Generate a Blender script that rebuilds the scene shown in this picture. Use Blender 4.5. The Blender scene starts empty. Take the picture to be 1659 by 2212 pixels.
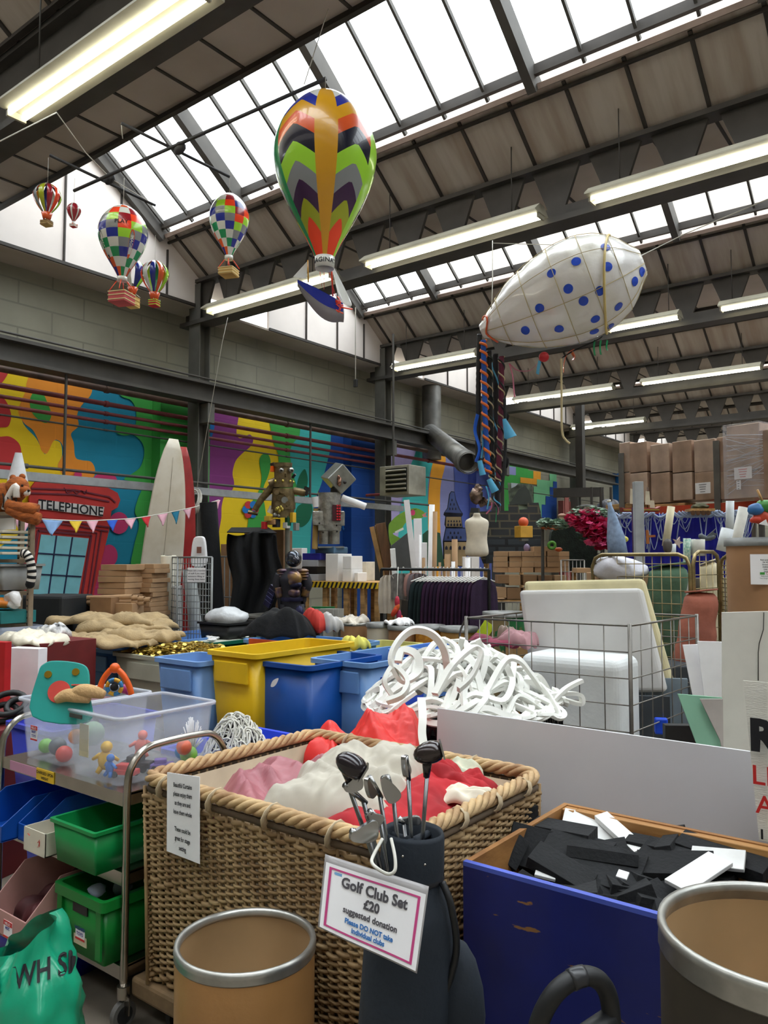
import bpy, math, random
from mathutils import Vector, Matrix, noise
random.seed(7)
# ---------------------------------------------------------------- camera, sky, exposure
F_PX=1690.0; PITCH=math.radians(3.45); YAW=math.radians(37.5)
CAM=Vector((0,0,1.6))
FW=Vector((-math.sin(YAW)*math.cos(PITCH), math.cos(YAW)*math.cos(PITCH), math.sin(PITCH)))
RT=Vector((math.cos(YAW), math.sin(YAW),0)); UP=RT.cross(FW)
cd=bpy.data.cameras.new('camera'); cam=bpy.data.objects.new('camera',cd)
bpy.context.scene.collection.objects.link(cam)
cam.matrix_world=Matrix(((RT.x,UP.x,-FW.x,CAM.x),(RT.y,UP.y,-FW.y,CAM.y),(RT.z,UP.z,-FW.z,CAM.z),(0,0,0,1)))
cd.sensor_fit='VERTICAL'; cd.sensor_height=24; cd.lens=24*F_PX/2212; cd.clip_start=.05; cd.clip_end=200
bpy.context.scene.camera=cam
sc=bpy.context.scene
sc.view_settings.view_transform='Standard'; sc.view_settings.look='None'; sc.view_settings.gamma=1
sc.view_settings.exposure=0.0
w=bpy.data.worlds.new('world'); sc.world=w; w.use_nodes=True
bg=w.node_tree.nodes['Background']; bg.inputs[0].default_value=(.93,.97,1,1); bg.inputs[1].default_value=8.0
def ray(px,py): return FW+RT*((px-829.5)/F_PX)-UP*((py-1106)/F_PX)
def PD(px,py,D): return CAM+ray(px,py)*D
def PZ(px,py,z):
    r=ray(px,py); return CAM+r*((z-CAM.z)/r.z)
def PX(px,py,x):
    r=ray(px,py); return CAM+r*(x/r.x)
def PY(px,py,y):
    r=ray(px,py); return CAM+r*(y/r.y)
# ---------------------------------------------------------------- mesh helpers
COL=sc.collection
def lin(h):
    h=h.lstrip('#'); c=[int(h[i:i+2],16)/255 for i in (0,2,4)]
    return tuple(x/12.92 if x<.04045 else ((x+.055)/1.055)**2.4 for x in c)+(1,)
def basis(axis):
    a=Vector(axis).normalized(); t=Vector((0,0,1)) if abs(a.z)<.9 else Vector((1,0,0))
    x=t.cross(a).normalized(); return x,a.cross(x),a
class MB:
    def __init__(s,M=None): s.v=[];s.f=[];s.m=[];s.s=[];s.M=M
    def add(s,vs,fs,mat=0,sm=False):
        b=len(s.v)
        for v in vs:
            v=Vector(v); s.v.append(s.M@v if s.M else v)
        for f in fs: s.f.append([b+i for i in f]); s.m.append(mat); s.s.append(sm)
        return s
    def box(s,c,d,R=None,mat=0):
        c=Vector(c); h=[x/2 for x in d]; vs=[]
        for x in(-1,1):
            for y in(-1,1):
                for z in(-1,1):
                    p=Vector((x*h[0],y*h[1],z*h[2])); vs.append(c+(R@p if R else p))
        return s.add(vs,[(0,1,3,2),(4,6,7,5),(0,4,5,1),(2,3,7,6),(0,2,6,4),(1,5,7,3)],mat)
    def bb(s,x0,x1,y0,y1,z0,z1,mat=0): return s.box(((x0+x1)/2,(y0+y1)/2,(z0+z1)/2),(x1-x0,y1-y0,z1-z0),None,mat)
    def bar(s,a,b,w,h=None,mat=0,up=None):
        a=Vector(a);b=Vector(b); h=h or w; d=(b-a)
        z=d.normalized(); u=Vector(up) if up else (Vector((0,0,1)) if abs(z.z)<.95 else Vector((1,0,0)))
        x=u.cross(z).normalized(); y=z.cross(x)
        R=Matrix((x,y,z)).transposed(); return s.box((a+b)/2,(w,h,d.length),R,mat)
    def quad(s,a,b,c,d,mat=0): return s.add([a,b,c,d],[(0,1,2,3)],mat)
    def tube(s,pts,r,n=8,mat=0,closed=False,prof=None,cap=True,sm=True):
        pts=[Vector(p) for p in pts]; N=len(pts)
        if not prof: prof=[(math.cos(2*math.pi*i/n),math.sin(2*math.pi*i/n)) for i in range(n)]
        n=len(prof); vs=[]; X=None
        for i,p in enumerate(pts):
            if closed: t=pts[(i+1)%N]-pts[i-1]
            else: t=pts[min(i+1,N-1)]-pts[max(i-1,0)]
            if t.length<1e-9: t=Vector((0,0,1))
            t.normalize()
            if X is None: X,Y,_=basis(t)
            else:
                X=X-t*X.dot(t)
                X=X.normalized() if X.length>1e-6 else basis(t)[0]
            Y=t.cross(X); rr=r[i] if isinstance(r,(list,tuple)) else r
            for (a,b) in prof: vs.append(p+X*a*rr+Y*b*rr)
        fs=[]
        for i in range(N if closed else N-1):
            for j in range(n):
                a=i*n+j;b=i*n+(j+1)%n;c=((i+1)%N)*n+(j+1)%n;d=((i+1)%N)*n+j
                fs.append((a,b,c,d))
        if not closed and cap: fs.append(tuple(range(n-1,-1,-1))); fs.append(tuple((N-1)*n+i for i in range(n)))
        return s.add(vs,fs,mat,sm)
    def lathe(s,prof,c,n=32,mat=0,axis=(0,0,1),sm=True,mf=None):
        X,Y,A=basis(axis) if axis!=(0,0,1) else (Vector((1,0,0)),Vector((0,1,0)),Vector((0,0,1)))
        c=Vector(c); vs=[]
        for (r,z) in prof:
            for j in range(n):
                t=2*math.pi*j/n; vs.append(c+X*r*math.cos(t)+Y*r*math.sin(t)+A*z)
        for i in range(len(prof)-1):
            for j in range(n):
                pass
        fs=[(i*n+j,i*n+(j+1)%n,(i+1)*n+(j+1)%n,(i+1)*n+j) for i in range(len(prof)-1) for j in range(n)]
        b=len(s.f); s.add(vs,fs,mat,sm)
        if mf:
            for k in range(len(fs)): s.m[b+k]=mf(k//n,k%n)
        return s
    def cyl(s,a,b,r,n=16,mat=0,r2=None):
        a=Vector(a);b=Vector(b); r2=r if r2 is None else r2; X,Y,A=basis(b-a)
        vs=[a+X*r*math.cos(2*math.pi*j/n)+Y*r*math.sin(2*math.pi*j/n) for j in range(n)]+[b+X*r2*math.cos(2*math.pi*j/n)+Y*r2*math.sin(2*math.pi*j/n) for j in range(n)]
        s.add(vs,[(j,(j+1)%n,n+(j+1)%n,n+j) for j in range(n)],mat,True)
        return s.add(vs,[tuple(range(n-1,-1,-1)),tuple(range(n,2*n))],mat)
    def ball(s,c,r,n=16,mat=0,sq=(1,1,1),R=None):
        c=Vector(c); m=n//2; vs=[];fs=[]
        for i in range(m+1):
            for j in range(n):
                p=Vector((math.sin(math.pi*i/m)*math.cos(2*math.pi*j/n)*r*sq[0],math.sin(math.pi*i/m)*math.sin(2*math.pi*j/n)*r*sq[1],math.cos(math.pi*i/m)*r*sq[2]))
                vs.append(c+(R@p if R else p))
        fs=[(i*n+j,(i+1)*n+j,(i+1)*n+(j+1)%n,i*n+(j+1)%n) for i in range(m) for j in range(n)]
        return s.add(vs,fs,mat,True)
    def poly(s,pts,th,nrm,mat=0):
        """solid slab from an outline, thickness th along nrm"""
        pts=[Vector(p) for p in pts]; nr=Vector(nrm).normalized()*th; n=len(pts)
        s.add(pts+[p+nr for p in pts],[tuple(range(n-1,-1,-1)),tuple(range(n,2*n))]+[(i,(i+1)%n,n+(i+1)%n,n+i) for i in range(n)],mat)
        return s
    def noise(s,amp,sc,seed=0,start=0):
        for i in range(start,len(s.v)):
            v=s.v[i]; s.v[i]=v+noise.noise_vector(v*sc+Vector((seed,seed*1.7,0)))*amp
        return s
    def build(s,name,mats,parent=None,bevel=0,solid=0,sub=0,seg=2):
        me=bpy.data.meshes.new(name)
        if parent is None:
            xs=[v.x for v in s.v];ys=[v.y for v in s.v];zs=[v.z for v in s.v]
            off=Vector(((min(xs)+max(xs))/2,(min(ys)+max(ys))/2,min(zs)))
        else:
            off=Vector((0,0,0)); p=parent
            while p: off+=p.location; p=p.parent
        me.from_pydata([tuple(v-off) for v in s.v],[],s.f); me.update()
        if not isinstance(mats,(list,tuple)): mats=[mats]
        for m in mats: me.materials.append(m)
        me.polygons.foreach_set('material_index',s.m); me.polygons.foreach_set('use_smooth',s.s)
        o=bpy.data.objects.new(name,me); COL.objects.link(o)
        if parent is None: o.location=off
        else: o.parent=parent
        if solid: m=o.modifiers.new('s','SOLIDIFY'); m.thickness=solid; m.offset=0
        if bevel: m=o.modifiers.new('b','BEVEL'); m.width=bevel; m.segments=seg; m.limit_method='ANGLE'
        if sub: m=o.modifiers.new('u','SUBSURF'); m.levels=sub; m.render_levels=sub
        return o
def T(name,label,cat,loc,group=None):
    o=bpy.data.objects.new(name,None); COL.objects.link(o); o.location=Vector(loc); o.empty_display_size=.05
    o['label']=label; o['category']=cat
    if group: o['group']=group
    return o
def tag(o,label,cat,group=None,kind=None):
    o['label']=label; o['category']=cat
    if group: o['group']=group
    if kind: o['kind']=kind
    return o
def ST(o,label=None):
    o['kind']='structure'
    if label: o['label']=label
    return o
def dup(o,loc=None,rz=None,label=None,parent=None):
    c=o.copy(); COL.objects.link(c)
    if loc is not None: c.location=Vector(loc)
    if rz is not None: c.rotation_euler=(0,0,rz)
    if label: c['label']=label
    if parent: c.parent=parent
    for ch in list(o.children): dup(ch,parent=c)
    return c
def text(s,size=1.0,bold=0,align='CENTER',shear=0):
    cu=bpy.data.curves.new('t','FONT'); cu.body=s; cu.size=size; cu.align_x=align; cu.align_y='CENTER'; cu.offset=bold; cu.shear=shear; cu.resolution_u=3
    o=bpy.data.objects.new('t',cu); COL.objects.link(o)
    dg=bpy.context.evaluated_depsgraph_get(); me=bpy.data.meshes.new_from_object(o.evaluated_get(dg))
    vs=[v.co.copy() for v in me.vertices]; fs=[tuple(p.vertices) for p in me.polygons]
    bpy.data.objects.remove(o); bpy.data.curves.remove(cu); bpy.data.meshes.remove(me)
    return vs,fs
def lettering(mb,lines,O,X,Y,mat=0):
    """lines: (string,size,x,y,bold); O origin, X/Y unit vectors of the surface"""
    O=Vector(O);X=Vector(X).normalized();Y=Vector(Y).normalized()
    for l in lines:
        s_,size,x,y=l[:4]; b=l[4] if len(l)>4 else 0; m=l[5] if len(l)>5 else mat
        vs,fs=text(s_,size,b)
        mb.add([O+X*(v.x+x)+Y*(v.y+y) for v in vs],fs,m)
    return mb
def spline(pts,n=6,closed=False):
    pts=[Vector(p) for p in pts]; N=len(pts); out=[]
    for i in range(N if closed else N-1):
        if closed: a,b,c,d=pts[i-1],pts[i],pts[(i+1)%N],pts[(i+2)%N]
        else: a,b,c,d=pts[max(i-1,0)],pts[i],pts[i+1],pts[min(i+2,N-1)]
        for k in range(n):
            t=k/n; out.append(.5*((2*b)+(c-a)*t+(2*a-5*b+4*c-d)*t*t+(3*b-a-3*c+d)*t**3))
    if not closed: out.append(pts[-1])
    return out
def RZ(a): return Matrix.Rotation(a,3,'Z')
def XF(loc,rz=0,rx=0,ry=0): return Matrix.Translation(Vector(loc))@Matrix.Rotation(rz,4,'Z')@Matrix.Rotation(ry,4,'Y')@Matrix.Rotation(rx,4,'X')
# ---------------------------------------------------------------- materials
MATS={}
def M(name,col=None,rough=.6,metal=0,var=.12,scale=6,bump=0,bscale=None,trans=0,alpha=1,coat=0,spec=.5,emit=0,stretch=None,col2=None):
    if name in MATS: return MATS[name]
    m=bpy.data.materials.new(name); m.use_nodes=True; nt=m.node_tree; b=nt.nodes['Principled BSDF']; L=nt.links
    tc=nt.nodes.new('ShaderNodeTexCoord'); mp=nt.nodes.new('ShaderNodeMapping'); L.new(tc.outputs['Object'],mp.inputs[0])
    if stretch: mp.inputs['Scale'].default_value=stretch
    nz=nt.nodes.new('ShaderNodeTexNoise'); nz.inputs['Scale'].default_value=scale; nz.inputs['Detail'].default_value=6; L.new(mp.outputs[0],nz.inputs['Vector'])
    rp=nt.nodes.new('ShaderNodeValToRGB'); c=lin(col)
    c2=lin(col2) if col2 else tuple(x*(1-var*2) for x in c[:3])+(1,)
    rp.color_ramp.elements[0].position=.32; rp.color_ramp.elements[1].position=.62
    rp.color_ramp.elements[0].color=c2; rp.color_ramp.elements[1].color=c
    L.new(nz.outputs[0],rp.inputs[0]); L.new(rp.outputs[0],b.inputs['Base Color'])
    b.inputs['Roughness'].default_value=rough; b.inputs['Metallic'].default_value=metal
    b.inputs['Transmission Weight'].default_value=trans; b.inputs['Alpha'].default_value=alpha
    b.inputs['Coat Weight'].default_value=coat; b.inputs['Specular IOR Level'].default_value=spec
    if emit: b.inputs['Emission Color'].default_value=c; b.inputs['Emission Strength'].default_value=emit
    if bump:
        n2=nt.nodes.new('ShaderNodeTexNoise'); n2.inputs['Scale'].default_value=bscale or scale*4; n2.inputs['Detail'].default_value=5; L.new(mp.outputs[0],n2.inputs['Vector'])
        bp=nt.nodes.new('ShaderNodeBump'); bp.inputs['Strength'].default_value=bump; bp.inputs['Distance'].default_value=.02
        L.new(n2.outputs[0],bp.inputs['Height']); L.new(bp.outputs[0],b.inputs['Normal'])
    MATS[name]=m; return m
def blocks(name,col,mortar,sx,sz,axis='Y',bump=.4,var=.12,msize=.012):
    """painted block masonry; axis = direction in which courses run"""
    m=M(name,col,.85,var=var,scale=1.3); nt=m.node_tree; L=nt.links; b=nt.nodes['Principled BSDF']
    tc=nt.nodes.new('ShaderNodeTexCoord'); sp=nt.nodes.new('ShaderNodeSeparateXYZ'); cb=nt.nodes.new('ShaderNodeCombineXYZ')
    L.new(tc.outputs['Object'],sp.inputs[0]); L.new(sp.outputs[axis],cb.inputs[0]); L.new(sp.outputs['Z'],cb.inputs[1])
    br=nt.nodes.new('ShaderNodeTexBrick'); br.inputs['Scale'].default_value=1; br.inputs['Brick Width'].default_value=sx; br.inputs['Row Height'].default_value=sz; br.inputs['Mortar Size'].default_value=msize
    L.new(cb.outputs[0],br.inputs['Vector']); mx=nt.nodes.new('ShaderNodeMix'); mx.data_type='RGBA'
    src=b.inputs['Base Color'].links[0].from_socket; L.new(br.outputs['Fac'],mx.inputs[0]); L.new(src,mx.inputs[6]); mx.inputs[7].default_value=lin(mortar); L.new(mx.outputs[2],b.inputs['Base Color'])
    bp=nt.nodes.new('ShaderNodeBump'); bp.invert=True; bp.inputs['Strength'].default_value=bump; bp.inputs['Distance'].default_value=.01; L.new(br.outputs['Fac'],bp.inputs['Height']); L.new(bp.outputs[0],b.inputs['Normal'])
    return m
steel_d=M('dark_steel','#4a4743',.7,.1,.15,3)
steel_g=M('grey_painted_steel','#6f6d67',.7,.1,.15,3)
galv=M('galvanised','#a9adb0',.45,.6,.1,9)
chrome=M('stainless','#b4aea5',.25,1,.06,20)
black=M('black_plastic','#17181a',.5,0,.2,8)
blackcloth=M('black_cloth','#101114',.95,0,.25,6,.3)
white=M('white_plastic','#eceae6',.5,0,.04,8)
paper=M('white_paper','#f1f0f2',.8,0,.03,10)
foam=M('white_foam','#f4f4f2',.9,0,.04,12,.15)
card=M('cardboard','#ad8a66',.85,0,.1,5)
cardd=M('cardboard_dark','#8a6848',.85,0,.15,5)
wood=M('pine','#c69b63',.7,0,.3,5,.1,stretch=(.3,4,4))
ink=M('ink_black','#15151a',.7,0,.05)
inkred=M('ink_red','#cc2420',.7,0,.05)
inkblue=M('ink_blue','#2a6fb5',.7,0,.05)
string=M('white_string','#dcdad0',.9)
# ---------------------------------------------------------------- structure
U=9.0; PER=4.4
def wallm(): return blocks('wall_block','#8f8c7c','#7a776a',.9,.3,'Y')
wm=wallm()
fl=M('floor_concrete','#84796a',.75,0,.28,2.2,.12,14,col2='#5e574d')
o=MB().bb(-9.9,11,-6,31,-.1,0).build('floor',fl); ST(o)
ST(MB().bb(-9.9,-9.5,-6,31,0,5.5).build('wall_left',wm))
wx=blocks('wall_block_x','#8f8c7c','#7a776a',.9,.3,'X')
ST(MB().bb(-9.9,11,31,31.2,0,8).build('wall_far',wx)); ST(MB().bb(-9.9,11,-6.2,-6,0,8).build('wall_back',wx)); ST(MB().bb(11,11.2,-6,31,0,8).build('wall_right',wm))
panel=M('roof_board','#b8aea3',.85,0,.16,1.0,0,col2='#a3988c')
panel_s=M('roof_board_stained','#b5aca1',.85,0,.2,2.2,0,stretch=(3,.35,.35),col2='#9b8c7e')
frame=M('roof_frame','#39342f',.7,0,.15,4)
sill=M('roof_sill','#9c8a80',.8,0,.12,3)
gwhite=M('gable_board','#e2dad4',.7,0,.04,2)
glass=bpy.data.materials.new('rooflight_glass'); glass.use_nodes=True
nt=glass.node_tree; nt.nodes.remove(nt.nodes['Principled BSDF']); tr=nt.nodes.new('ShaderNodeBsdfTransparent'); gl=nt.nodes.new('ShaderNodeBsdfGlossy'); gl.inputs['Roughness'].default_value=.1; mx=nt.nodes.new('ShaderNodeMixShader'); mx.inputs[0].default_value=.03
nzg=nt.nodes.new('ShaderNodeTexNoise'); nzg.inputs['Scale'].default_value=1.5; rpg=nt.nodes.new('ShaderNodeValToRGB'); rpg.color_ramp.elements[0].color=(.86,.9,.92,1); rpg.color_ramp.elements[1].color=(.96,.98,.98,1)
nt.links.new(nzg.outputs[0],rpg.inputs[0]); nt.links.new(rpg.outputs[0],tr.inputs[0]); nt.links.new(tr.outputs[0],mx.inputs[1]); nt.links.new(gl.outputs[0],mx.inputs[2]); nt.links.new(mx.outputs[0],nt.nodes['Material Output'].inputs[0])
X0,X1=-9.0,11.0; ZS=5.68
roof=MB(); roofs=MB(); fr=MB(); gb=MB(); gz=MB(); sl=MB(); bars=MB()
for k in range(-2,6):
    y=k*PER
    ye,yg,yk=4.29+y,6.67+y,7.31+y; zt,zg=7.83,6.14
    yprev=7.31+y-PER
    roof.bb(-9.5,X1,yprev,ye,ZS,ZS+.06)                    # flat soffit
    roof.bb(X0,X1,ye-.06,ye,ZS,zt)                          # upstand
    d=Vector((0,yk-yg,ZS-zg)).normalized(); nn=Vector((0,-d.z,d.y))
    a=Vector((X0,yg,zg));b=Vector((X1,yg,zg));c=Vector((X1,yk,ZS));e=Vector((X0,yk,ZS))
    roofs.poly([a,b,c,e],.05,nn)
    # sill board and edge frames
    sl.bar((X0,yg-.03,zg-.02),(X1,yg-.03,zg-.02),.05,.13,up=(0,1,.6)); fr.bar((X0,yg-.13,zg+.08),(X1,yg-.13,zg+.08),.05,.1)
    fr.bar((X0,yk,ZS-.01),(X1,yk,ZS-.01),.05,.03); fr.bar((X0,ye,ZS-.02),(X1,ye,ZS-.02),.05,.05); fr.bar((X0,yg+.05,zg-.08),(X1,yg+.05,zg-.08),.03,.03)
    x=X0+.2
    while x<X1:
        fr.bar((x,yprev,ZS-.006),(x,ye,ZS-.006),.028,.012); 
        fr.bar(Vector((x,yg+.02,zg-.03)),Vector((x,yk,ZS-.01)),.035,.02); x+=.58
    x=3.26-2.03*10
    i=0; x=-9.0; 
    sd=Vector((0,ye-yg,zt-zg))
    xb=-3.26-2.03*2.0
    tlist=[-3.26+2.03*j for j in range(-2,8)]+[-9.0+.06]
    for xt in tlist:
        if X0<=xt<=X1: bars.bar((xt,yg-.05,zg-.04),(xt,ye,zt-.04),.09,.2)
    for j in range(-11,29):
        xt=-3.26+.5075*j
        if X0+.1<xt<X1 and j%4: bars.bar((xt,yg-.05,zg+.02),(xt,ye,zt+.02),.028,.05)
    gz.quad((X0,yg,zg+.05),(X1,yg,zg+.05),(X1,ye,zt+.05),(X0,ye,zt+.05))
    gb.poly([(X0,ye,5.29),(X0,yk,5.29),(X0,yk,ZS),(X0,yg,zg),(X0,ye,zt)],-.05,(1,0,0))
    for q in (5.15,5.95,6.7,): fr.bar((X0+.01,q+y,5.3),(X0+.01,q+y,5.3+(zt-5.3)*(max(0,(yk-q-y)/(yk-ye)))**.95+.1),.02,.035)
    fr.bar((X0+.01,ye,5.29),(X0+.01,yk,5.29),.03,.04)
    al=bpy.data.lights.new('p','AREA'); al.shape='RECTANGLE'; al.size=X1-X0; al.size_y=sd.length; al.cycles.is_portal=True
    lo=bpy.data.objects.new('rooflight_portal',al); COL.objects.link(lo)
    ctr=Vector(((X0+X1)/2,(ye+yg)/2,(zt+zg)/2+.12)); zax=-Vector((0,-sd.z,sd.y)).normalized()
    if zax.z>0: zax=-zax      # light shines along -Z local
    zl=-zax; xl=Vector((1,0,0)); yl=zl.cross(xl)
    lo.matrix_world=Matrix(((xl.x,yl.x,zl.x,ctr.x),(xl.y,yl.y,zl.y,ctr.y),(xl.z,yl.z,zl.z,ctr.z),(0,0,0,1))); lo['kind']='helper'
roof.bb(-9.5,X0,-6,31,5.26,5.29)
C=roof.build('ceiling',panel); ST(C)
for mb,nm,mt in ((roofs,'sloped_boards',panel_s),(sl,'sill_boards',sill),(fr,'board_strips',frame),(gb,'gable_boards',gwhite)): ST(mb.build(nm,mt,C))
G=gz.build('window_1',glass); ST(G); ST(bars.build('glazing_bars',steel_d,G))
# valley beams with cut-out webs, steel columns
for k in range(-1,5):
    y=7.3+k*PER
    if k==-1: y=3.05
    mb=MB(); mb.bb(-9.3,X1,y-.13,y+.13,5.0,5.06); mb.bb(-9.3,X1,y-.02,y+.02,5.06,5.2); mb.bb(-9.3,X1,y-.1,y+.1,5.62,5.67)
    if k==-1: mb.bb(-9.3,X1,y-.02,y+.02,5.2,5.62)
    x=-9.2
    while x<X1 and k!=-1:
        mb.poly([(x,y-.02,5.62),(x+.52,y-.02,5.62),(x+.36,y-.02,5.2),(x+.16,y-.02,5.2)],.04,(0,1,0)); x+=.62
    ST(mb.build('trim_%d'%(k+2),steel_d),'dark steel roof beam with cut out web')
colm=M('column_paint','#5b5a55',.7,0,.15,3)
def column(i,y,mat,z1=5.6):
    mb=MB(); mb.bb(-9.12,-8.88,y-.1,y-.085,0,z1); mb.bb(-9.12,-8.88,y+.085,y+.1,0,z1); mb.bb(-9.01,-8.99,y-.085,y+.085,0,z1)
    mb.bb(-9.35,-9.1,y-.09,y+.09,4.1,4.22); mb.bb(-9.0,-8.72,y-.06,y+.06,3.55,3.83)
    ST(mb.build('trim_%d'%(10+i),mat),'steel stanchion against the painted wall')
redcol=M('column_red','#8e4a44',.7,0,.1)
for i,y in enumerate((7.3,11.7,16.1,20.5,24.9)): column(i,y,colm)
ST(MB().bb(-8.86,-8.84,19.45,19.7,1,3.3).build('trim_20',redcol)); 
# crane rail beam
mb=MB(); mb.bb(-8.95,-8.7,-2,23.2,4.09,4.13); mb.bb(-8.835,-8.81,-2,23.2,3.88,4.09); mb.bb(-8.95,-8.7,-2,23.2,3.84,3.88)
for zz,xx in((4.18,-8.75),(4.16,-8.85)): mb.cyl((xx,-2,zz),(xx,23,zz),.014,8)
ST(mb.build('trim_21',steel_d),'long dark crane rail beam along the painted wall')
# ---------------------------------------------------------------- strip lights
tubem=M('lit_tube','#fffbe0',.4,emit=9,var=0)
shade=M('fitting_enamel','#a7a391',.5,0,.1,4)
def xs_at(px,Y):
    r=ray(px,1208); return r.x/r.y*Y
def strip(px0,px1,Y,label,n=2,z=None,dbl=False):
    xa,xb=xs_at(px0,Y),xs_at(px1,Y); z=z if z else 1.6+.489*Y
    t=T('strip_light',label,'light fitting',((xa+xb)/2,Y,z),'strip lights under the roof beams')
    mb=MB(); mb.bb(xa,xb,Y-.05,Y+.05,z+.05,z+.11); mb.poly([(xa,Y-.05,z+.11),(xa,Y-.15,z+.03),(xa,Y-.15,z+.015),(xa,Y+.15,z+.015),(xa,Y+.15,z+.03),(xa,Y+.05,z+.11)],xb-xa,(1,0,0))
    mb.build('reflector',shade,t)
    for dy in ((-.05,.05) if n==2 else (0,)):
        mb=MB(); mb.cyl((xa+.03,Y+dy,z),(xb-.03,Y+dy,z),.014 if not dbl else .018,10); mb.build('tube',tubem,t)
    for xx in (xa+.015,xb-.015): MB().box((xx,Y,z+.0),(.02,.13,.06)).build('end_socket',shade,t)
    yy=(Y-4.29)%PER; zt_=5.68 if yy>3.02 else (5.68+.72*(3.02-yy) if yy>2.38 else 6.2)
    for f in(.15,.85):
        x=xa+(xb-xa)*f; MB().tube([(x,Y,z+.11),(x,Y,zt_)],.006,5).build('chain',steel_d,t)
strip(5,420,2.55,'nearest bare twin strip light, overhead at top left of the photo',2,z=1.6+2.55*1.175,dbl=True)
strip(444,718,7.05,'strip light beside the first column, just behind the big zigzag balloon')
strip(792,1180,7.05,'strip light between the zigzag balloon and the spotted hanging shape, first beam')
strip(1288,1800,7.05,'long strip light on the first beam at the right edge of the photo')
strip(853,1035,11.4,'strip light on the second beam, left of the spotted shape',z=5.08)
strip(1322,1482,11.4,'strip light on the second beam touching the right side of the spotted shape',z=5.08)
strip(1570,1760,11.4,'short piece of strip light on the second beam at right edge',z=5.08)
strip(1115,1333,15.8,'strip light on the third beam, below the spotted shape',z=5.18)
strip(1394,1658,15.8,'strip light on the third beam, above the stacked cartons on racking',z=5.18)
strip(1240,1400,20.2,'farthest strip light, on the fourth beam at the back',z=5.2)
# ---------------------------------------------------------------- murals on the left wall
PAL=dict(teal='#1689aa',yel='#f2cf1b',ora='#f0962f',grn='#3fa548',red='#c8373a',blu='#1c78c8',pnk='#c93a70',pur='#8d3a86',tur='#3fb7b4',navy='#10489a',lav='#8f93c8',lil='#b4a8d8',pbl='#5566b4',lgr='#7cc795',dkg='#0f6a4a',och='#f0a72e')
PM={}
def pm(k):
    if k not in PM:
        PM[k]=blocks('paint_'+k,PAL[k],PAL[k],.9,.3,'Y',bump=.5,var=.07,msize=.01)
    return PM[k]
WX=-9.5
class Mural:
    def __init__(s,conv,x=WX): s.c=conv; s.x=x; s.keys=[]; s.mb=MB(); s.lv=0
    def add(s,key,pts,smooth=True,lv=None):
        if key not in s.keys: s.keys.append(key)
        P=[]
        for p in pts:
            q=s.c(*p); P.append(PX(q[0],q[1],s.x))
        if smooth: P=spline(P,5,True)
        s.lv+=1; o=.0025*s.lv
        s.mb.add([(s.x+o,p.y,p.z) for p in P],[tuple(range(len(P)-1,-1,-1))],s.keys.index(key))
    def done(s,name='trim_30'):
        o=s.mb.build(name,[pm(k) for k in s.keys]); return ST(o,'painted mural on the block wall')
c3=lambda x,y:(x/2.9625,660+y/2.9625)
m=Mural(c3)
m.add('teal',[(-300,300),(1190,560),(1190,2300),(-300,2300)],False)
m.add('yel',[(-100,330),(120,350),(260,385),(220,450),(170,560),(130,660),(150,760),(230,850),(270,930),(290,950),(310,900),(340,865),(385,880),(395,960),(368,1030),(420,1100),(440,1170),(200,1190),(190,1400),(-150,1500)])
m.add('ora',[(230,375),(400,395),(540,440),(585,500),(580,570),(520,640),(492,700),(500,770),(453,820),(470,880),(480,970),(520,990),(580,1000),(606,1050),(590,1105),(500,1120),(420,1100),(368,1030),(398,960),(400,900),(375,865),(340,868),(300,945),(265,930),(245,870),(210,800),(150,750),(115,680),(135,610),(165,540),(170,490)])
m.add('grn',[(190,600),(225,540),(265,550),(300,620),(326,700),(300,750),(250,735),(200,680)])
m.add('red',[(-60,600),(10,590),(45,630),(68,700),(55,765),(20,780),(-60,760)])
m.add('red',[(-80,850),(0,840),(60,840),(115,880),(133,940),(130,1060),(60,1100),(-80,1080)])
m.add('red',[(-80,330),(40,345),(80,362),(50,430),(20,480),(-20,520),(-80,540)])
m.add('grn',[(745,515),(780,492),(840,520),(1000,540),(1125,565),(1200,585),(1200,1700),(980,1750),(840,1700),(850,1550),(885,1400),(858,1320),(880,1230),(905,1160),(850,1130),(788,1110),(850,1070),(895,1030),(918,950),(905,880),(850,830),(790,832),(742,815),(738,770),(765,745),(810,765),(850,782),(866,740),(862,660),(830,605),(770,580)])
m.add('blu',[(1125,566),(1190,576),(1190,815),(1125,808)],False)
for cx,cy,rx,ry in((755,1392,62,70),(665,1115,75,45),(690,1600,55,70),(640,1740,60,130),(490,1085,25,25),(590,1900,70,90)):
    m.add('pnk',[(cx+rx*math.cos(a),cy+ry*math.sin(a)) for a in [i*math.pi/4 for i in range(8)]])
m.done('trim_30')
c4=lambda x,y:(400+x/3.6065,850+y/3.6065)
m=Mural(c4)
m.add('yel',[(100,60),(1140,240),(1140,1500),(100,1500)],False)
m.add('pur',[(100,80),(180,85),(300,90),(420,105),(412,200),(398,300),(415,345),(450,345),(500,320),(528,355),(510,410),(440,470),(390,530),(368,620),(380,700),(360,760),(305,800),(283,880),(280,970),(262,1080),(240,1300),(100,1300)])
m.add('blu',[(120,110),(200,150),(226,230),(215,310),(180,390),(150,405),(110,405)])
m.add('grn',[(600,132),(760,165),(960,210),(960,400),(940,1300),(830,1300),(800,1000),(740,800),(725,600),(722,480),(690,400),(668,300),(645,200)])
m.add('grn',[(575,540),(585,490),(620,465),(652,490),(662,560),(640,650),(610,720),(600,800),(620,900),(640,1200),(470,1200),(487,1000),(490,930),(520,840),(570,760),(592,660)])
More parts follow.
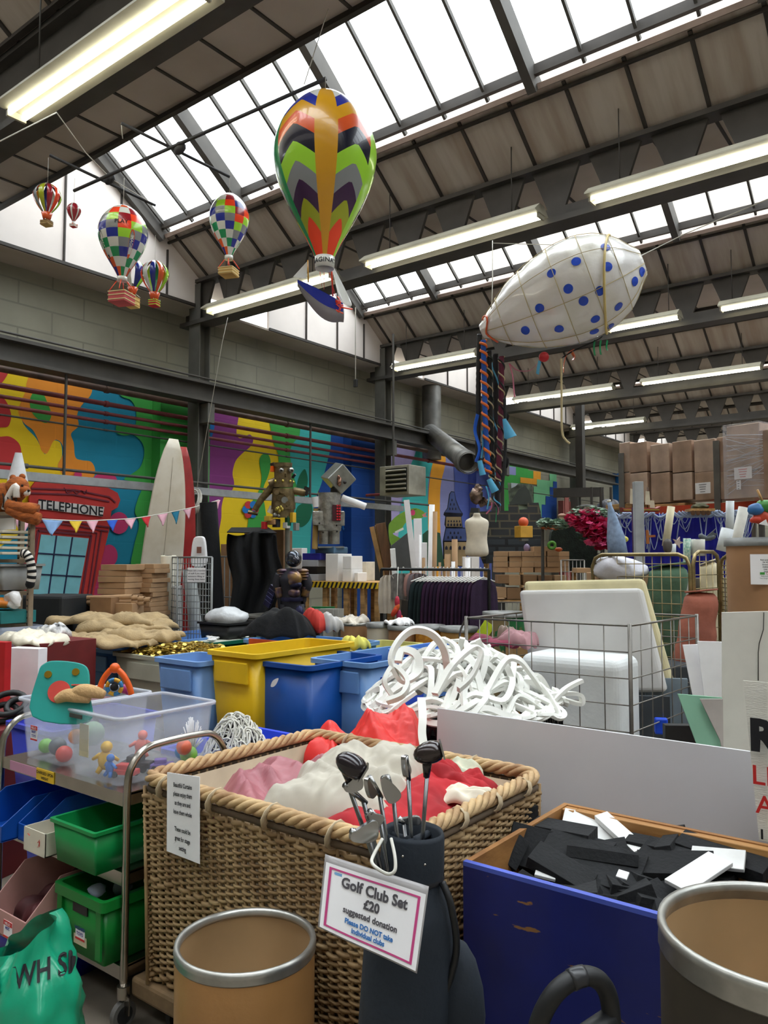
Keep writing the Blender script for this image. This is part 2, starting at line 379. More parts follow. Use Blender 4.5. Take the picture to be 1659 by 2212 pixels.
m.add('tur',[(905,195),(1000,215),(1140,250),(1160,420),(1110,560),(1060,700),(1010,850),(990,1300),(790,1300),(800,1100),(850,900),(868,760),(836,620),(812,470),(835,390),(885,330)])
m.add('navy',[(1130,245),(1420,310),(1420,1400),(960,1400),(980,1000),(1010,830),(1060,690),(1100,540),(1128,430)],False)
m.add('dkg',[(862,760),(868,690),(890,630),(925,590),(945,640),(948,700),(930,770),(900,810)])
m.add('dkg',[(860,900),(900,860),(960,850),(985,900),(960,990),(900,1040),(862,1000)])
for i in range(6):
    a=i*math.pi/3; m.add('blu' if i%2 else 'red',[(500+38*math.cos(a)+28*math.cos(b),905+42*math.sin(a)+30*math.sin(b)) for b in [j*math.pi/3 for j in range(6)]])
m.add('blu',[(1212,975),(1250,950),(1330,965),(1350,1030),(1310,1090),(1240,1085),(1212,1040)])
for i in range(9): m.add('lgr',[(1235+(i%3)*38+dx,985+(i//3)*35+dy) for dx,dy in((0,-14),(15,0),(0,14),(-15,0))],False)
m.done('trim_31')
c5=lambda x,y:(800+x/3.318,850+y/3.318)
m=Mural(c5)
m.add('lav',[(60,300),(860,480),(860,1300),(60,1300)],False)
m.add('lil',[(60,300),(300,330),(320,430),(270,560),(240,700),(205,850),(205,1300),(60,1300)])
m.add('tur',[(350,345),(420,365),(485,415),(450,500),(415,620),(412,850),(440,1300),(190,1300),(200,1000),(215,830),(245,690),(275,550),(320,430)])
m.add('och',[(478,415),(535,455),(528,540),(503,650),(496,830),(500,1300),(420,1300),(412,1000),(412,780),(425,600),(445,500)])
m.add('pbl',[(600,440),(710,470),(705,850),(690,1300),(600,1300),(560,1000),(600,700)])
m.add('navy',[(705,465),(860,500),(860,900),(705,900)],False)
m.done('trim_32')
def r5(k,x0,y0,x1,y1): m.add(k,[(x0,y0),(x1,y0+(x1-x0)*.12),(x1,y1+(x1-x0)*.12),(x0,y1)],False)
m=Mural(c5)
r5('grn',950,490,1130,900); r5('lav',985,520,1042,580); r5('grn',1042,540,1165,605); r5('grn',1072,495,1130,560)
r5('och',1072,600,1190,640); r5('och',1165,555,1218,640); r5('lgr',1190,615,1330,900); r5('lgr',1280,575,1330,700); r5('lgr',1165,665,1240,800)
r5('navy',1222,795,1330,900); r5('navy',1250,735,1330,800); r5('navy',1280,670,1330,740); r5('navy',1303,630,1330,680)
m.done('trim_33')
# pilaster returns between mural bays
for i,(y,k) in enumerate(((6.85,'grn'),(11.1,'navy'),(15.6,'pbl'))):
    ST(MB().bb(-9.5,-9.28,y,y+.9,0,3.95).build('trim_%d'%(40+i),pm(k)))
ST(MB().bb(-9.25,-9.1,19.9,20.6,0,3.2).build('trim_45',redcol))
# ---------------------------------------------------------------- pipes, rails
pipem=M('old_pipe','#6b5348',.6,.2,.25,5); pipered=M('pipe_red','#7b3438',.5,.1,.2,5)
for z,r,mt,nm,y1 in((3.86,.042,pipem,'thick brown pipe, topmost of those across the mural',16),(3.66,.032,pipered,'second pipe from the top across the mural',17),(3.53,.024,pipered,'third pipe from the top across the mural, slim red',12),(3.42,.024,pipered,'fourth pipe from the top across the mural, slim red',12),(3.31,.012,steel_d,'thinnest pipe, lowest across the mural',23)):
    mb=MB(); mb.cyl((-9.2,-1,z-.12*0),(-9.2,y1,z),r,10)
    for y in (2.2,5.9,9.3,13.5): 
        if y<y1: mb.cyl((-9.2,y,z),(-9.2,y+.05,z),r*1.35,10)
    tag(mb.build('wall_pipe',mt),nm,'pipe','pipes across the mural')
mb=MB(); mb.bb(-8.72,-8.66,-1,11.9,2.5,2.6); mb.bb(-8.76,-8.72,-1,11.9,2.58,2.6); mb.bb(-8.76,-8.72,-1,11.9,2.5,2.52)
tag(mb.build('support_rail',galv),'galvanised rail running across the mural in front of the columns','rail')
mb=MB(); mb.cyl((-8.8,-1,2.68),(-8.8,13,2.68),.018,8)
for y in(4.6,9.2,3): mb.cyl((-8.8,y,2.68),(-8.8,y+.06,2.68),.03,8)
tag(mb.build('conduit_pipe',steel_d),'thin dark conduit lying along the galvanised rail','pipe')
for px,z0,lab in((141,2.6,'dark hanging rod in front of the yellow and orange paint'),(671,2.6,'dark hanging rod beside the turquoise paint')):
    p=PX(px,900,-8.78); tag(MB().cyl((-8.78,p.y,z0),(-8.78,p.y,3.86),.018,8).build('hanging_rod',steel_d),lab,'rod')
for x,ya,yb,z in((-9.0,8.9,9.0,0),):
    pass
# blue post on the racking end, far flue duct and heater
tag(MB().bb(-8.9,-8.66,23.0,23.22,0,4.2).build('blue_post',M('blue_post','#1f72c4',.5)),'tall blue steel post at the end of the crane rail','post')
ductm=M('flue_metal','#8b8a86',.5,.5,.25,3)
p0=PX(932,900,-8.7)
t=T('flue_duct','tall round metal flue with an angled open end, above the spiral wrapped hangings','duct',(-9.2,p0.y,3))
a=PX(932,830,-9.2);b=PX(932,925,-9.2)
MB().cyl((-9.2,a.y,a.z),(-9.2,a.y,3.7),.2,20).cyl((-9.2,a.y,a.z),(-9.2,a.y,5.25),.2,20).build('upright_flue',ductm,t)
e0=PX(930,955,-9.0); e1=PD(1012,1000,e0.length*.80)
mb=MB(); mb.tube([e0+Vector((0,0,.2)),e1],.17,20,cap=False); d=(e1-e0).normalized(); mb.tube([e1-d*.22,e1-d*.2],.2,20); mb.tube([e1-d*.02,e1],.19,20,cap=False); mb.build('angled_outlet',ductm,t,solid=.01)
# heater
h0=PX(870,1040,-9.0); D=14.2
c=PD(870,1040,13.4)
t=T('unit_heater','grey fan heater box with dark louvres beside the second column','heater',(c.x,c.y,c.z-.3))
Mx=XF(c,0)
hm=M('heater_cream','#a39f90',.6,0,.2,4)
MB(Mx).box((0,0,0),(.62,.5,.5)).build('casing',hm,t,bevel=.01)
MB(Mx).box((.05,-.256,0),(.44,.01,.4)).build('grille_recess',black,t)
for i in range(5):
    MB(Mx).box((.05,-.27,-.15+i*.078),(.42,.03,.02),Matrix.Rotation(.6,3,'X')).build('louvre',hm,t)
MB(Mx).cyl((-.2,0,.25),(-.2,0,2.6),.02,8).build('hanger_rod',steel_d,t)
MB(Mx).cyl((.3,0,-.2),(-.8,0,-.2),.025,8).build('feed_pipe',pipered,t)
# end of the thick pipe with flange
# tubular bracket frame under the far beam
p=PD(1253,1020,21.5)
mb=MB(); q=PD(1253,930,19.5); mb.bar((q.x,q.y,5.68),(q.x,q.y,3.3),.18,.18); mb.bar((q.x-.6,q.y-.3,3.25),(q.x+.5,q.y+.2,3.25),.22,.22)
tag(mb.build('hanging_bracket',steel_d),'black steel drop bracket below the crane rail near the far cartons','bracket')
# ---------------------------------------------------------------- painted telephone box and surfboards
t=T('telephone_box_cutout','painted red telephone box with pale blue panes, leaning on the mural','cutout',(WX+.1,PX(130,1200,WX).y,0))
bx=M('box_red','#c3322d',.7,0,.1,3,.1); bxd=M('box_dark_line','#6e1f33',.7); paneb=M('box_pane','#7fc3cf',.6,0,.06)
def flat(pts,x,th,mat,name,par,conv=c3,sm=False):
    P=[PX(*conv(*p),x) for p in pts]
    if sm: P=spline(P,4,True)
    mb=MB(); mb.poly(P,th,(1,0,0)); return mb.build(name,mat,par)
flat([(195,1160),(230,1115),(400,1095),(560,1120),(700,1175),(745,1200),(762,1245),(745,1292),(705,1315),(690,1440),(600,1800),(500,2500),(20,2500),(100,1800),(215,1390),(180,1330),(180,1230)],WX+.08,.03,bx,'board',t)
mb=MB()
def pl(pts,w=.02,x=WX+.118,conv=c3):
    P=[PX(*conv(*p),x) for p in pts]
    for a,b in zip(P,P[1:]): mb.bar(a,b,w,.008,up=(1,0,0))
pl([(200,1170),(480,1180),(700,1225),(740,1262)]); pl([(190,1200),(470,1210),(700,1255)]); pl([(185,1350),(460,1385),(700,1420)]); pl([(190,1372),(460,1405),(690,1445)])
pl([(150,2000),(245,1440),(585,1470),(500,2000)],.03); pl([(120,2000),(225,1420),(620,1455),(540,2000)],.015); pl([(560,2000),(650,1440)],.02); pl([(90,2000),(200,1400)],.02)
pl([(410,1165),(430,1200),(470,1185),(490,1205),(520,1185),(545,1205),(555,1180)],.012)
mb.build('painted_lines',bxd,t)
flat([(262,1465),(567,1490),(470,2010),(180,2000)],WX+.118,.006,paneb,'window_panes',t)
mb=MB(); 
for a,b in(((362,1472),(290,2000)),((464,1482),(385,2000)),((245,1585),(545,1605)),((225,1718),(520,1735)),((206,1850),(497,1862))): pl([a,b],.018,WX+.128)
mb.build('window_bars',M('navy_line','#142049',.7),t)
sg=flat([(247,1240),(666,1290),(655,1350),(238,1300)],WX+.12,.008,M('sign_pale','#dcd8d6',.7),'sign',t)
A=PX(*c3(247,1270),WX+.13);B=PX(*c3(660,1320),WX+.13); mb=MB(); lettering(mb,[('TELEPHONE',.168,.0,-.005,.003)],(A+B)/2,B-A,(0,0,1)); mb.build('lettering',ink,sg)
# surfboards leaning on the wall
def surf(px,py0,py1,wpx,D,mat,label,lean,name='surfboard',tip=.28):
    top=PD(px[0],py0,D); bot=PD(px[1],py1,D)
    L=(top-bot).length; ax=(top-bot).normalized(); side=Vector((0,1,0))*.9+Vector((.3,0,0)); side=(side-ax*side.dot(ax)).normalized(); nr=ax.cross(side)
    N=24; ring=16; vs=[];fs=[]
    W=wpx*D/F_PX/2
    for i in range(N+1):
        f=i/N; ww=W*(max(0.0,1-(abs(f-.38)/.64)**2.6))**.6 if f>.38 else W*(1-.25*((.38-f)/.38)**2)
        ww=max(ww,.012)
        rk=.12*(f-.4)**2*0+.10*max(0,f-.6)**2*3
        for j in range(ring):
            a=2*math.pi*j/ring; vs.append(bot+ax*L*f+side*math.cos(a)*ww+nr*(math.sin(a)*.035*min(1,ww/W+.2)+rk))
    fs=[(i*ring+j,i*ring+(j+1)%ring,(i+1)*ring+(j+1)%ring,(i+1)*ring+j) for i in range(N) for j in range(ring)]+[tuple(range(ring-1,-1,-1)),tuple(N*ring+j for j in range(ring))]
    t=T(name,label,'surfboard',(bot.x,bot.y,bot.z)); mb=MB(); mb.add(vs,fs,0,True); mb.build('board',mat,t)
    mb=MB(); f0=.25; c=bot+ax*L*.28; s=-1 if nr.dot(FW)>0 else 1; n2=nr*s
    mb.box(c+n2*.036,(.02,.02,.3),Matrix((side,n2,ax)).transposed()); mb.build('fin_slot',M('slot_brown','#6b6558',.6),t)
    mb=MB(); mb.tube([bot+ax*L*(.3+.63*k/10)+n2*(.037+.10*3*max(0,.3+.63*k/10-.6)**2*s) for k in range(11)],.003,4); mb.build('stringer',M('stringer_tan','#a39a86',.6),t)
surf((398,372),965,1500,75,10.2,M('board_red','#a62c2c',.4,0,.15),'red surfboard standing behind the white one at the column',0)
surf((378,318),948,1520,93,9.9,M('board_ivory','#e3ddd0',.35,0,.12,2,col2='#c9bda6'),'worn ivory surfboard leaning on the mural left of the first column',0)
# ---------------------------------------------------------------- hanging things
PROF=[(0,.0),(.02,.2),(.06,.42),(.13,.66),(.22,.86),(.32,.97),(.4,1.0),(.5,.95),(.6,.84),(.7,.69),(.8,.51),(.9,.32),(1,.17)]
def pr(t):
    t=min(max(t,0),1)
    for (a,ra),(b,rb) in zip(PROF,PROF[1:]):
        if t<=b: 
            u=(t-a)/(b-a) if b>a else 0; u2=u
            return ra+(rb-ra)*u2
    return PROF[-1][1]
def prs(t):  # smoothed
    return sum(pr(t+d) for d in(-.03,-.015,0,.015,.03))/5 if .04<t<.97 else pr(t)
def C_(k,h): return M('film_'+k,h,.25,0,.04,5,coat=.4)
F=dict(w=C_('white','#dcded8'),b=C_('blue','#21309a'),o=C_('ochre','#dba021'),r=C_('orange','#e05a28'),k=C_('black','#12142a'),l=C_('lime','#a6e23a'),g=C_('grey','#8c8f92'),p=C_('plum','#3c1746'),v=C_('olive','#a8b022'),f=C_('flame','#ff4a22'),m=C_('mint','#a5e8cb'),e=C_('green','#17945a'),n=C_('navy','#1b2a86'),c=C_('crimson','#9c1f2b'))
FK=list(F); FM=[F[k] for k in FK]
vdir=math.atan2(-FW.y,-FW.x)   # direction towards the camera
def ballpos(c,R,H,th,t,s=1.0): return c+Vector((R*prs(t)*math.cos(th)*s,R*prs(t)*math.sin(th)*s,H*(1-t)))
def surftext(mb,c,R,H,s_,size,th0,t0,mat=0,vert=False,bold=0):
    vs,fs=text(s_,size,bold); out=[]
    for v in vs:
        x,y=(v.x,v.y)
        if vert: x,y=v.y,-v.x
        rr=R*max(prs(t0),.2); th=th0+x/rr; t=t0-y/H
        out.append(ballpos(c,R,H,th,t,1.012))
    mb.add(out,fs,mat)
def gondola_ropes(c,R,top,bot,w,mat,t):
    for sx in(-1,1):
        for sy in(-1,1):
            MB().tube([(c.x+sx*R*.75,c.y+sy*R*.75,top),(c.x+sx*w,c.y+sy*w,bot)],.003,5).build('rope',mat,t)
# zigzag balloon
D=4.5; s=D/F_PX
top=PD(703,196,D); H=372*s; R=112*s; c=Vector((top.x,top.y,top.z-H)) 
t=T('zigzag_balloon','big hanging model balloon with zigzag colour bands and an ochre stripe','model balloon',c)
bands='wborklgpvf'; nb=len(bands); ND=72; rows=[]
edges=[0.0,.17,.25,.335,.42,.52,.62,.71,.80,.885,1.0]
def tri(a):
    f=(a%72)/72
    return 0 if f<1/3 else 1-abs((f-1/3)/(2/3)*2-1)
mb=MB(); sub=3; grid=[]
for i in range(nb):
    for q in range(sub): grid.append((edges[i]+(edges[i+1]-edges[i])*q/sub,i))
grid.append((1.0,nb-1)); th00=vdir+math.radians(-19+12)
for (tt,i) in grid:
    for j in range(ND):
        a=j*5.0; amp=.085*min(1,tt/.17,(1-tt)/.12)
        mb.v.append(ballpos(c,R,H,th00+math.radians(-a)*-1-math.radians(0),tt-amp*tri(a)))
stripes='olrmg'
stripes=['o','l','r','b','e']
for r in range(len(grid)-1):
    for j in range(ND):
        a=j*5+2.5; f=(a%72)/72; k=bands[grid[r][1]]
        if f<1/3: k=stripes[int(a//72)%5]; 
        if f<1/3 and k=='l' and grid[r][0]<.27: k='m'
        mb.f.append([r*ND+j,r*ND+(j+1)%ND,(r+1)*ND+(j+1)%ND,(r+1)*ND+j]); mb.m.append(FK.index(k)); mb.s.append(True)
# rotate so that stripe 0 is in place
mb.build('envelope',FM,t)
cb=MB(); rc=R*.185; cb.lathe([(rc,0.01),(rc*.96,-.055)],c,24); o=cb.build('collar',F['w'],t,solid=.004)
mb=MB(); vs,fs=text('IMAGINATION',.038,.0006)
mb.add([c+Vector((rc*1.06*math.cos(vdir+.5+v.x/rc),rc*1.06*math.sin(vdir+.5+v.x/rc),-.022+v.y)) for v in vs],fs); mb.build('lettering',ink,o)
# boat under the balloon
def PB(px,py,dd=0): return PD(px,py,D+dd)
hull=t2=MB(); 
bow=PB(643,606,-.05); stern=PB(742,664,.10); ax=stern-bow; side=FW.copy(); side.z=0; side.normalize(); NS=12; vs=[];fs=[]
for i in range(NS+1):
    f=i/NS; ctr=bow+ax*f; wd=.075*math.sin(math.pi*min(f*.62+.02,.62))**.8; dp=.02+.115*math.sin(math.pi*min(f*.8+.03,.8)); 
    for (a,b) in((-1,0),(-.75,-.5),(0,-1),(.75,-.5),(1,0)): vs.append(ctr+side*wd*a+Vector((0,0,dp*b)))
fs=[(i*5+j,i*5+j+1,i*5+6+j,i*5+5+j) for i in range(NS) for j in range(4)]+[tuple(NS*5+j for j in range(5))]
mb=MB(); mb.add(vs,fs,0,True); o=mb.build('boat_hull',[M('hull_grey','#9b9aa0',.4)],t,solid=.004)
mb=MB(); mb.add([v+Vector((0,0,.003)) for v in vs],[(i*5,i*5+4,i*5+9,i*5+5) for i in range(NS)]); mb.build('boat_deck',F['b'],o)
mb=MB(); mb.add([v+side*(-.004)+Vector((0,0,0)) for v in vs],[(i*5,i*5+1,i*5+6,i*5+5) for i in range(NS)]); mb.build('boat_side',F['b'],o)
mb=MB(); q=[PB(633,598),PB(664,564),PB(662,602)]; mb.poly(q,.003,FW); o=mb.build('fore_sail',F['w'],t)
MB().tube([PB(665,562),PB(666,610)],.004,6).build('mast',F['o'],t)
MB().poly(spline([PB(716,570,.02),PB(728,590,.06),PB(748,630,.08),PB(760,660,.06),PB(736,650,.04),PB(724,610,.02)],4,True),.003,FW).build('rear_sail',F['w'],t)
MB().tube([PB(716,575),PB(719,640,.05)],.005,6).build('mast',F['f'],t)
MB().tube([PB(736,664),PB(762,668)],.004,6).build('bowsprit',F['f'],t)
for a,b in(((700,578),(700,625)),((690,578),(695,620)),((708,578),(725,640))): MB().tube([PB(*a),PB(*b,.03)],.002,4).build('rope',F['f'],t)
mb=MB(); 
for i in range(14): mb.tube([PB(728+random.uniform(-4,10),640+i*2.4,-.0),PB(732+random.uniform(-2,12),646+i*2.4,.0)],.003,4)
o=mb.build('orange_lacing',F['f'],t); o['kind']='stuff'
MB().tube([c+Vector((0,0,H)),c+Vector((0.0,0,H+.08))],.0015,4).build('hanging_thread',string,t)
# hanging bars
barm=M('bar_black','#2b2a2e',.6)
def hbar(a,b,Da,Db,label,r=.011):
    tag(MB().tube([PD(*a,Da),PD(*b,Db)],r,8).build('display_bar',barm),label,'bar','mobile bars')
hbar((160,412),(704,170),5.9,4.62,'long dark bar from the zigzag balloon down to the cross of bars at left',.012)
hbar((262,266),(496,382),5.35,5.75,'dark bar crossing the long bar in front of the first rooflight')
hbar((107,335),(336,444),5.7,6.2,'dark bar at the lower left crossing in front of the white gable')
tag(MB().ball(PD(388,320,5.32),.045,10,sq=(1.3,.7,1)).build('binding',barm),'black binding where the two upper bars cross','binding')
tag(MB().ball(PD(236,386,5.78),.045,10,sq=(1.3,.7,1)).build('binding',barm),'black binding where the lower bars cross before the gable','binding')
def wire(pts,label,r=.0035,name='hanging_wire',mat=string): tag(MB().tube([PD(*p) for p in pts],r,5,mat=0).build(name,mat),label,'wire')
wire([(657,182,4.62),(715,0,6.0),(735,-60,6.7)],'thin wire rising from the zigzag balloon bar past the rooflight')
wire([(122,243,4.4),(185,330,5.4),(236,384,5.8)],'white cord from the first roof beam to the lower left bar')
wire([(122,243,4.4),(0,305,4.1)],'white cord stretched from the first roof beam to the left edge')
wire([(185,330,5.4),(240,386,5.8),(330,440,6.2)],'white cord lying beside the lower left bar')
wire([(492,686,8.6),(480,740,8.7),(425,1055,8.9)],'thin white line slanting down in front of the first column')
wire([(768,664,5.0),(768,822,5.0)],'thin white line with a small weight below the boat')
tag(MB().box(PD(768,828,5.0),(.025,.02,.05),None).build('line_weight',black,bevel=.004),'small black weight on the thin line below the boat','weight')
wire([(265,300,5.4),(262,266,5.36)],'short loop of wire at the upper end of the crossing bar')
# coil of rope on the column
mb=MB()
for i in range(7):
    q=PD(425+random.uniform(-6,6),1075+random.uniform(-4,8),10.6); mb.tube([q+Vector((.07*math.cos(a)+.02*i*0,.02*math.sin(2*a),.15*math.sin(a)-.05)) for a in[k*math.pi/8 for k in range(16)]],.008,5,closed=True)
tag(mb.build('rope_coil',string),'coil of pale rope tied on the rail at the first column','rope')
def smallballoon(px,py0,py1,wpx,D,kind,label,basket,seed=0,name='model_balloon',col=None):
    s=D/F_PX; top=PD(px,py0,D); H=(py1-py0)*s; R=wpx/2*s; c=Vector((top.x,top.y,top.z-H))
    t=T(name,label,'model balloon',c,)
    rnd=random.Random(seed)
    if kind=='check':
        mb=MB(); n=12; rr=9; sub=3; dg='wegoncfl'
        for i in range(rr*sub+1):
            for j in range(n*3): mb.v.append(ballpos(c,R,H,vdir+math.radians(j*10+seed*7),i/(rr*sub)))
        seq=['w','e','w','r','n','c','f','l','g','b']
        for i in range(rr*sub):
            for j in range(n*3):
                k=seq[(i//sub+ (j//3)*(1 if (j//3)<7 else -1)+seed*3+((0 if (j//3)<7 else 13)))%10]
                if (i//sub)<2 and (j//3+i//sub)%2: k='w'
                mb.f.append([i*n*3+j,i*n*3+(j+1)%(n*3),(i+1)*n*3+(j+1)%(n*3),(i+1)*n*3+j]); mb.m.append(FK.index(k)); mb.s.append(True)
        e=mb.build('envelope',FM,t)
        if seed==1:
            mb=MB(); surftext(mb,c,R,H,'PLAY',.04,vdir+.25,.36,bold=.0008); mb.build('lettering',ink,e)
            for (s_,th,mt,bgm) in(('IMAGINE',.72,F['w'],F['r']),('CREATE',-.78,F['w'],F['k'])):
                mb=MB(); q=[]
                for k in range(20):
                    a=2*math.pi*k/20; q.append(ballpos(c,R,H,vdir+th+.1*math.cos(a)*1.3,.62+.18*math.sin(a),1.01))
                mb.add(q,[tuple(range(20))]); l=mb.build('badge',bgm,e)
                mb=MB(); surftext(mb,c,R*1.01,H,s_,.028,vdir+th,.62,vert=True,bold=.0006); mb.build('lettering',mt,l)
    elif kind=='strip':
        n=col or ['f','l','c','w','n','o','r','g','v','c']
        for i,k in enumerate(n):
            a=2*math.pi*i/len(n)+seed; w_=2*math.pi/len(n)*.33; mb=MB()
            for q in range(15):
                for d in(-1,1): mb.v.append(ballpos(c,R,H,a+d*w_,q/14))
            for q in range(14): mb.f.append([2*q,2*q+1,2*q+3,2*q+2]); mb.m.append(0); mb.s.append(True)
            mb.build('ribbon_strip',F[k],t,solid=.002)
    else:
        mb=MB(); mb.lathe([(max(.001,R*prs(i/16)),H*(1-i/16)) for i in range(17)],c,24,mf=lambda i,j:1 if j%4==0 else 0); mb.build('envelope',[F['c'],F['w']],t)
    rc=R*.2
    if kind=='strip': MB().lathe([(rc*1.9,.02),(rc*1.2,-H*.12)],c,16).build('collar',F['r'],t,solid=.003); zb=-H*.12
    else: MB().lathe([(rc,.0),(rc,-.03)],c,16).build('collar',F['w'],t,solid=.003); zb=-.03
    w_=R*basket[0]; d_=basket[1]*s; h_=basket[2]*s
    gondola_ropes(c,rc,c.z+zb,c.z-d_,w_,F['f'] if kind!='strip' else string,t)
    mb=MB(XF(c-Vector((0,0,d_+h_/2)),YAW*.6)); mb.bb(-w_,w_,-w_,w_,-h_/2,h_/2); wk=MB(XF(c-Vector((0,0,d_+h_/2)),YAW*.6))
    b=mb.build('basket',M('mini_basket_'+basket[3],basket[3],.8),t,bevel=.003)
    for z in(-.3,.1,.42): wk.bb(-w_*1.04,w_*1.04,-w_*1.04,w_*1.04,h_*z-.003,h_*z+.003)
    wk.build('basket_bands',M('mini_band_'+basket[4],basket[4],.7),b)
    MB().tube([c+Vector((0,0,H)),c+Vector((0,0,H+.2))],.0015,4).build('hanging_thread',string,t)
    return t
smallballoon(267,443,602,105,5.6,'check','chequered model balloon at left with the word PLAY on it',(.38,34,24,'#c8585a','#e8dca0'),1)
smallballoon(496,417,556,86,5.9,'check','chequered model balloon hanging in front of the rooflight corner',(.38,28,16,'#c9a45e','#e5cf95'),4)
smallballoon(103,396,468,58,5.9,'strip','ribbon striped model balloon before the white gable, at far left',(.32,12,10,'#b79a5a','#7d5a34'),.3)
smallballoon(335,562,640,60,6.1,'strip','ribbon striped model balloon right of the big chequered one',(.3,10,14,'#c3242f','#a6e23a'),1.1,col=['c','o','e','l','c','f','w','n','r','l'])
smallballoon(288,560,628,56,6.4,'strip','ribbon model balloon half hidden behind the chequered one',(.4,16,22,'#d8b66a','#c98f46'),2.0,col=['l','f','e','w','n','l'])
smallballoon(160,438,480,30,6.2,'plain','tiny crimson model balloon with pale lines before the gable',(.4,6,6,'#c3383c','#e0d8d0'),0)
# ---------------------------------------------------------------- spotted wrapped shape with long tails
from mathutils.bvhtree import BVHTree
E1=PD(1040,716,6.1);E2=PD(1389,566,5.7); AX=(E2-E1); LL=AX.length; ax=AX.normalized(); n1=FW-ax*FW.dot(ax); n1.normalize(); n2=ax.cross(n1)
if n2.z<0: n2=-n2
HP=[(0,12),(.04,24),(.12,48),(.25,77),(.4,97),(.55,108),(.68,108),(.8,96),(.9,72),(.97,40),(1,20)]
def hr(f):
    for (a,ra),(b,rb) in zip(HP,HP[1:]):
        if f<=b: 
            u=(f-a)/(b-a); return ra+(rb-ra)*u
    return HP[-1][1]
def bp(f,a,k=1.0):
    r=(hr(f-.03 if f>.03 else 0)+hr(f)+hr(min(1,f+.03)))/3*5.9/F_PX*k
    sag=-.0*math.sin(math.pi*f)
    return E1+AX*f+(n1*math.cos(a)+n2*math.sin(a))*r+Vector((0,0,sag))
mb=MB(); NF,NA=48,48
for i in range(NF+1):
    for j in range(NA):
        f=i/NF;a=2*math.pi*j/NA; p=bp(f,a); p+= (p-(E1+AX*f)).normalized()*(.012*noise.noise(p*9)-.008*abs(math.sin(a*4)))
        mb.v.append(p)
mb.f=[[i*NA+j,i*NA+(j+1)%NA,(i+1)*NA+(j+1)%NA,(i+1)*NA+j] for i in range(NF) for j in range(NA)]+[list(range(NA)),[NF*NA+j for j in range(NA)]]; mb.m=[0]*len(mb.f); mb.s=[True]*len(mb.f)
bv=BVHTree.FromPolygons([tuple(v) for v in mb.v],mb.f)
t=T('spotted_airship','big wrapped cream shape with blue spots, hanging with long spiral wrapped tails','hanging sculpture',(E1.x,E1.y,E1.z))
wrap=M('clear_wrap','#e9e7e6',.3,0,.06,3,.25,9,coat=.6,col2='#d9d6cb')
body=mb.build('body',wrap,t)
spot=M('spot_blue','#1f4fd0',.35)
for (x,y) in[(900,222),(1130,260),(720,308),(1330,368),(1382,298),(842,422),(1072,437),(954,510),(632,563),(1210,550),(1040,643),(527,727),(775,718),(1033,733),(813,848),(1115,118),(440,888),(1148,697)]:
    px,py=980+x/3.402,500+y/3.402; r=ray(px,py).normalized(); h=bv.ray_cast(CAM,r)
    if not h[0]: continue
    nn=h[1] if h[1].dot(r)<0 else -h[1]; u,v,_=basis(nn); q=[]
    for k in range(20):
        a=2*math.pi*k/20; p=h[0]+(u*math.cos(a)+v*math.sin(a))*.034; hh=bv.find_nearest(p); q.append(hh[0]+nn*.004)
    MB().add([h[0]+nn*.005]+q,[(0,1+k,1+(k+1)%20) for k in range(20)]).build('blue_spot',spot,t,solid=.003)
cord=M('net_cord','#c9b88c',.8)
for k in range(8):
    a=k*math.pi/4+.3; MB().tube([bp(f/24,a,1.012) for f in range(1,25)],.003,4).build('net_cord',cord,t)
for f in(.15,.33,.52,.7,.86): MB().tube([bp(f,2*math.pi*k/32,1.015) for k in range(32)],.003,4,closed=True).build('net_cord',cord,t)
MB().tube([bp(.78+.1*math.sin(a),a,1.03) for a in[2*math.pi*k/32 for k in range(32)]],.009,6,closed=True).build('bent_cane',M('cane','#d9c27c',.5),t)
MB().tube([bp(.05+.02*math.sin(a*3),a,1.1) for a in[2*math.pi*k/24 for k in range(24)]],.008,5,closed=True).build('orange_tie',F['r'],t)
MB().ball(PD(1175,771,5.75),.038,14).build('red_ball',M('red_ball','#c2202a',.4),t)
def Q(px,py,D=5.9): return PD(px,py,D)
def ribbon(pts,w_,mat,name='ribbon',D=5.9,parent=None):
    P=spline([Q(*p,D) for p in pts],5); mb=MB(); mb.tube(P,w_,prof=[(-1,-.12),(1,-.12),(1,.12),(-1,.12)],sm=False); return mb.build(name,mat,parent or t)
ribbon([(1100,785),(1107,810),(1110,840),(1112,858)],.009,M('pink_ribbon','#d0708f',.6))
ribbon([(1100,785),(1118,800),(1145,800),(1160,785)],.009,M('pink_ribbon','#d0708f',.6))
ribbon([(1166,780),(1163,795),(1161,808)],.02,M('net_blue','#58b4e0',.6),'blue_net')
ribbon([(1240,755),(1225,765),(1218,785),(1217,805)],.016,F['r'],'orange_pods'); ribbon([(1235,760),(1240,770),(1238,778)],.02,F['r'],'orange_pods')
for x,yy in((1285,768),(1298,766),(1312,757)): ribbon([(x,735),(x-2,750),(x,yy)],.014,F['e'],'green_pods')
ribbon([(1215,772),(1245,755),(1285,737),(1300,728)],.018,blackcloth,'dark_seam')
MB().tube(spline([Q(1212,775,5.8),Q(1213,850,5.8),Q(1214,930,5.8),Q(1222,950,5.8),Q(1231,958,5.8)],5),.008,6).build('cream_cord',M('cord_cream','#d8c79a',.7),t)
hose=M('hose_black','#1b1c20',.5); ob=M('orange_fabric','#e8742c',.7); bb_=M('blue_fabric','#1d56b4',.7); maroon=M('maroon_tube','#6e2440',.7); cream=M('cream_rope','#d9cba0',.7); dgreen=M('dark_green_tube','#22342c',.7); netb=M('net_blue')
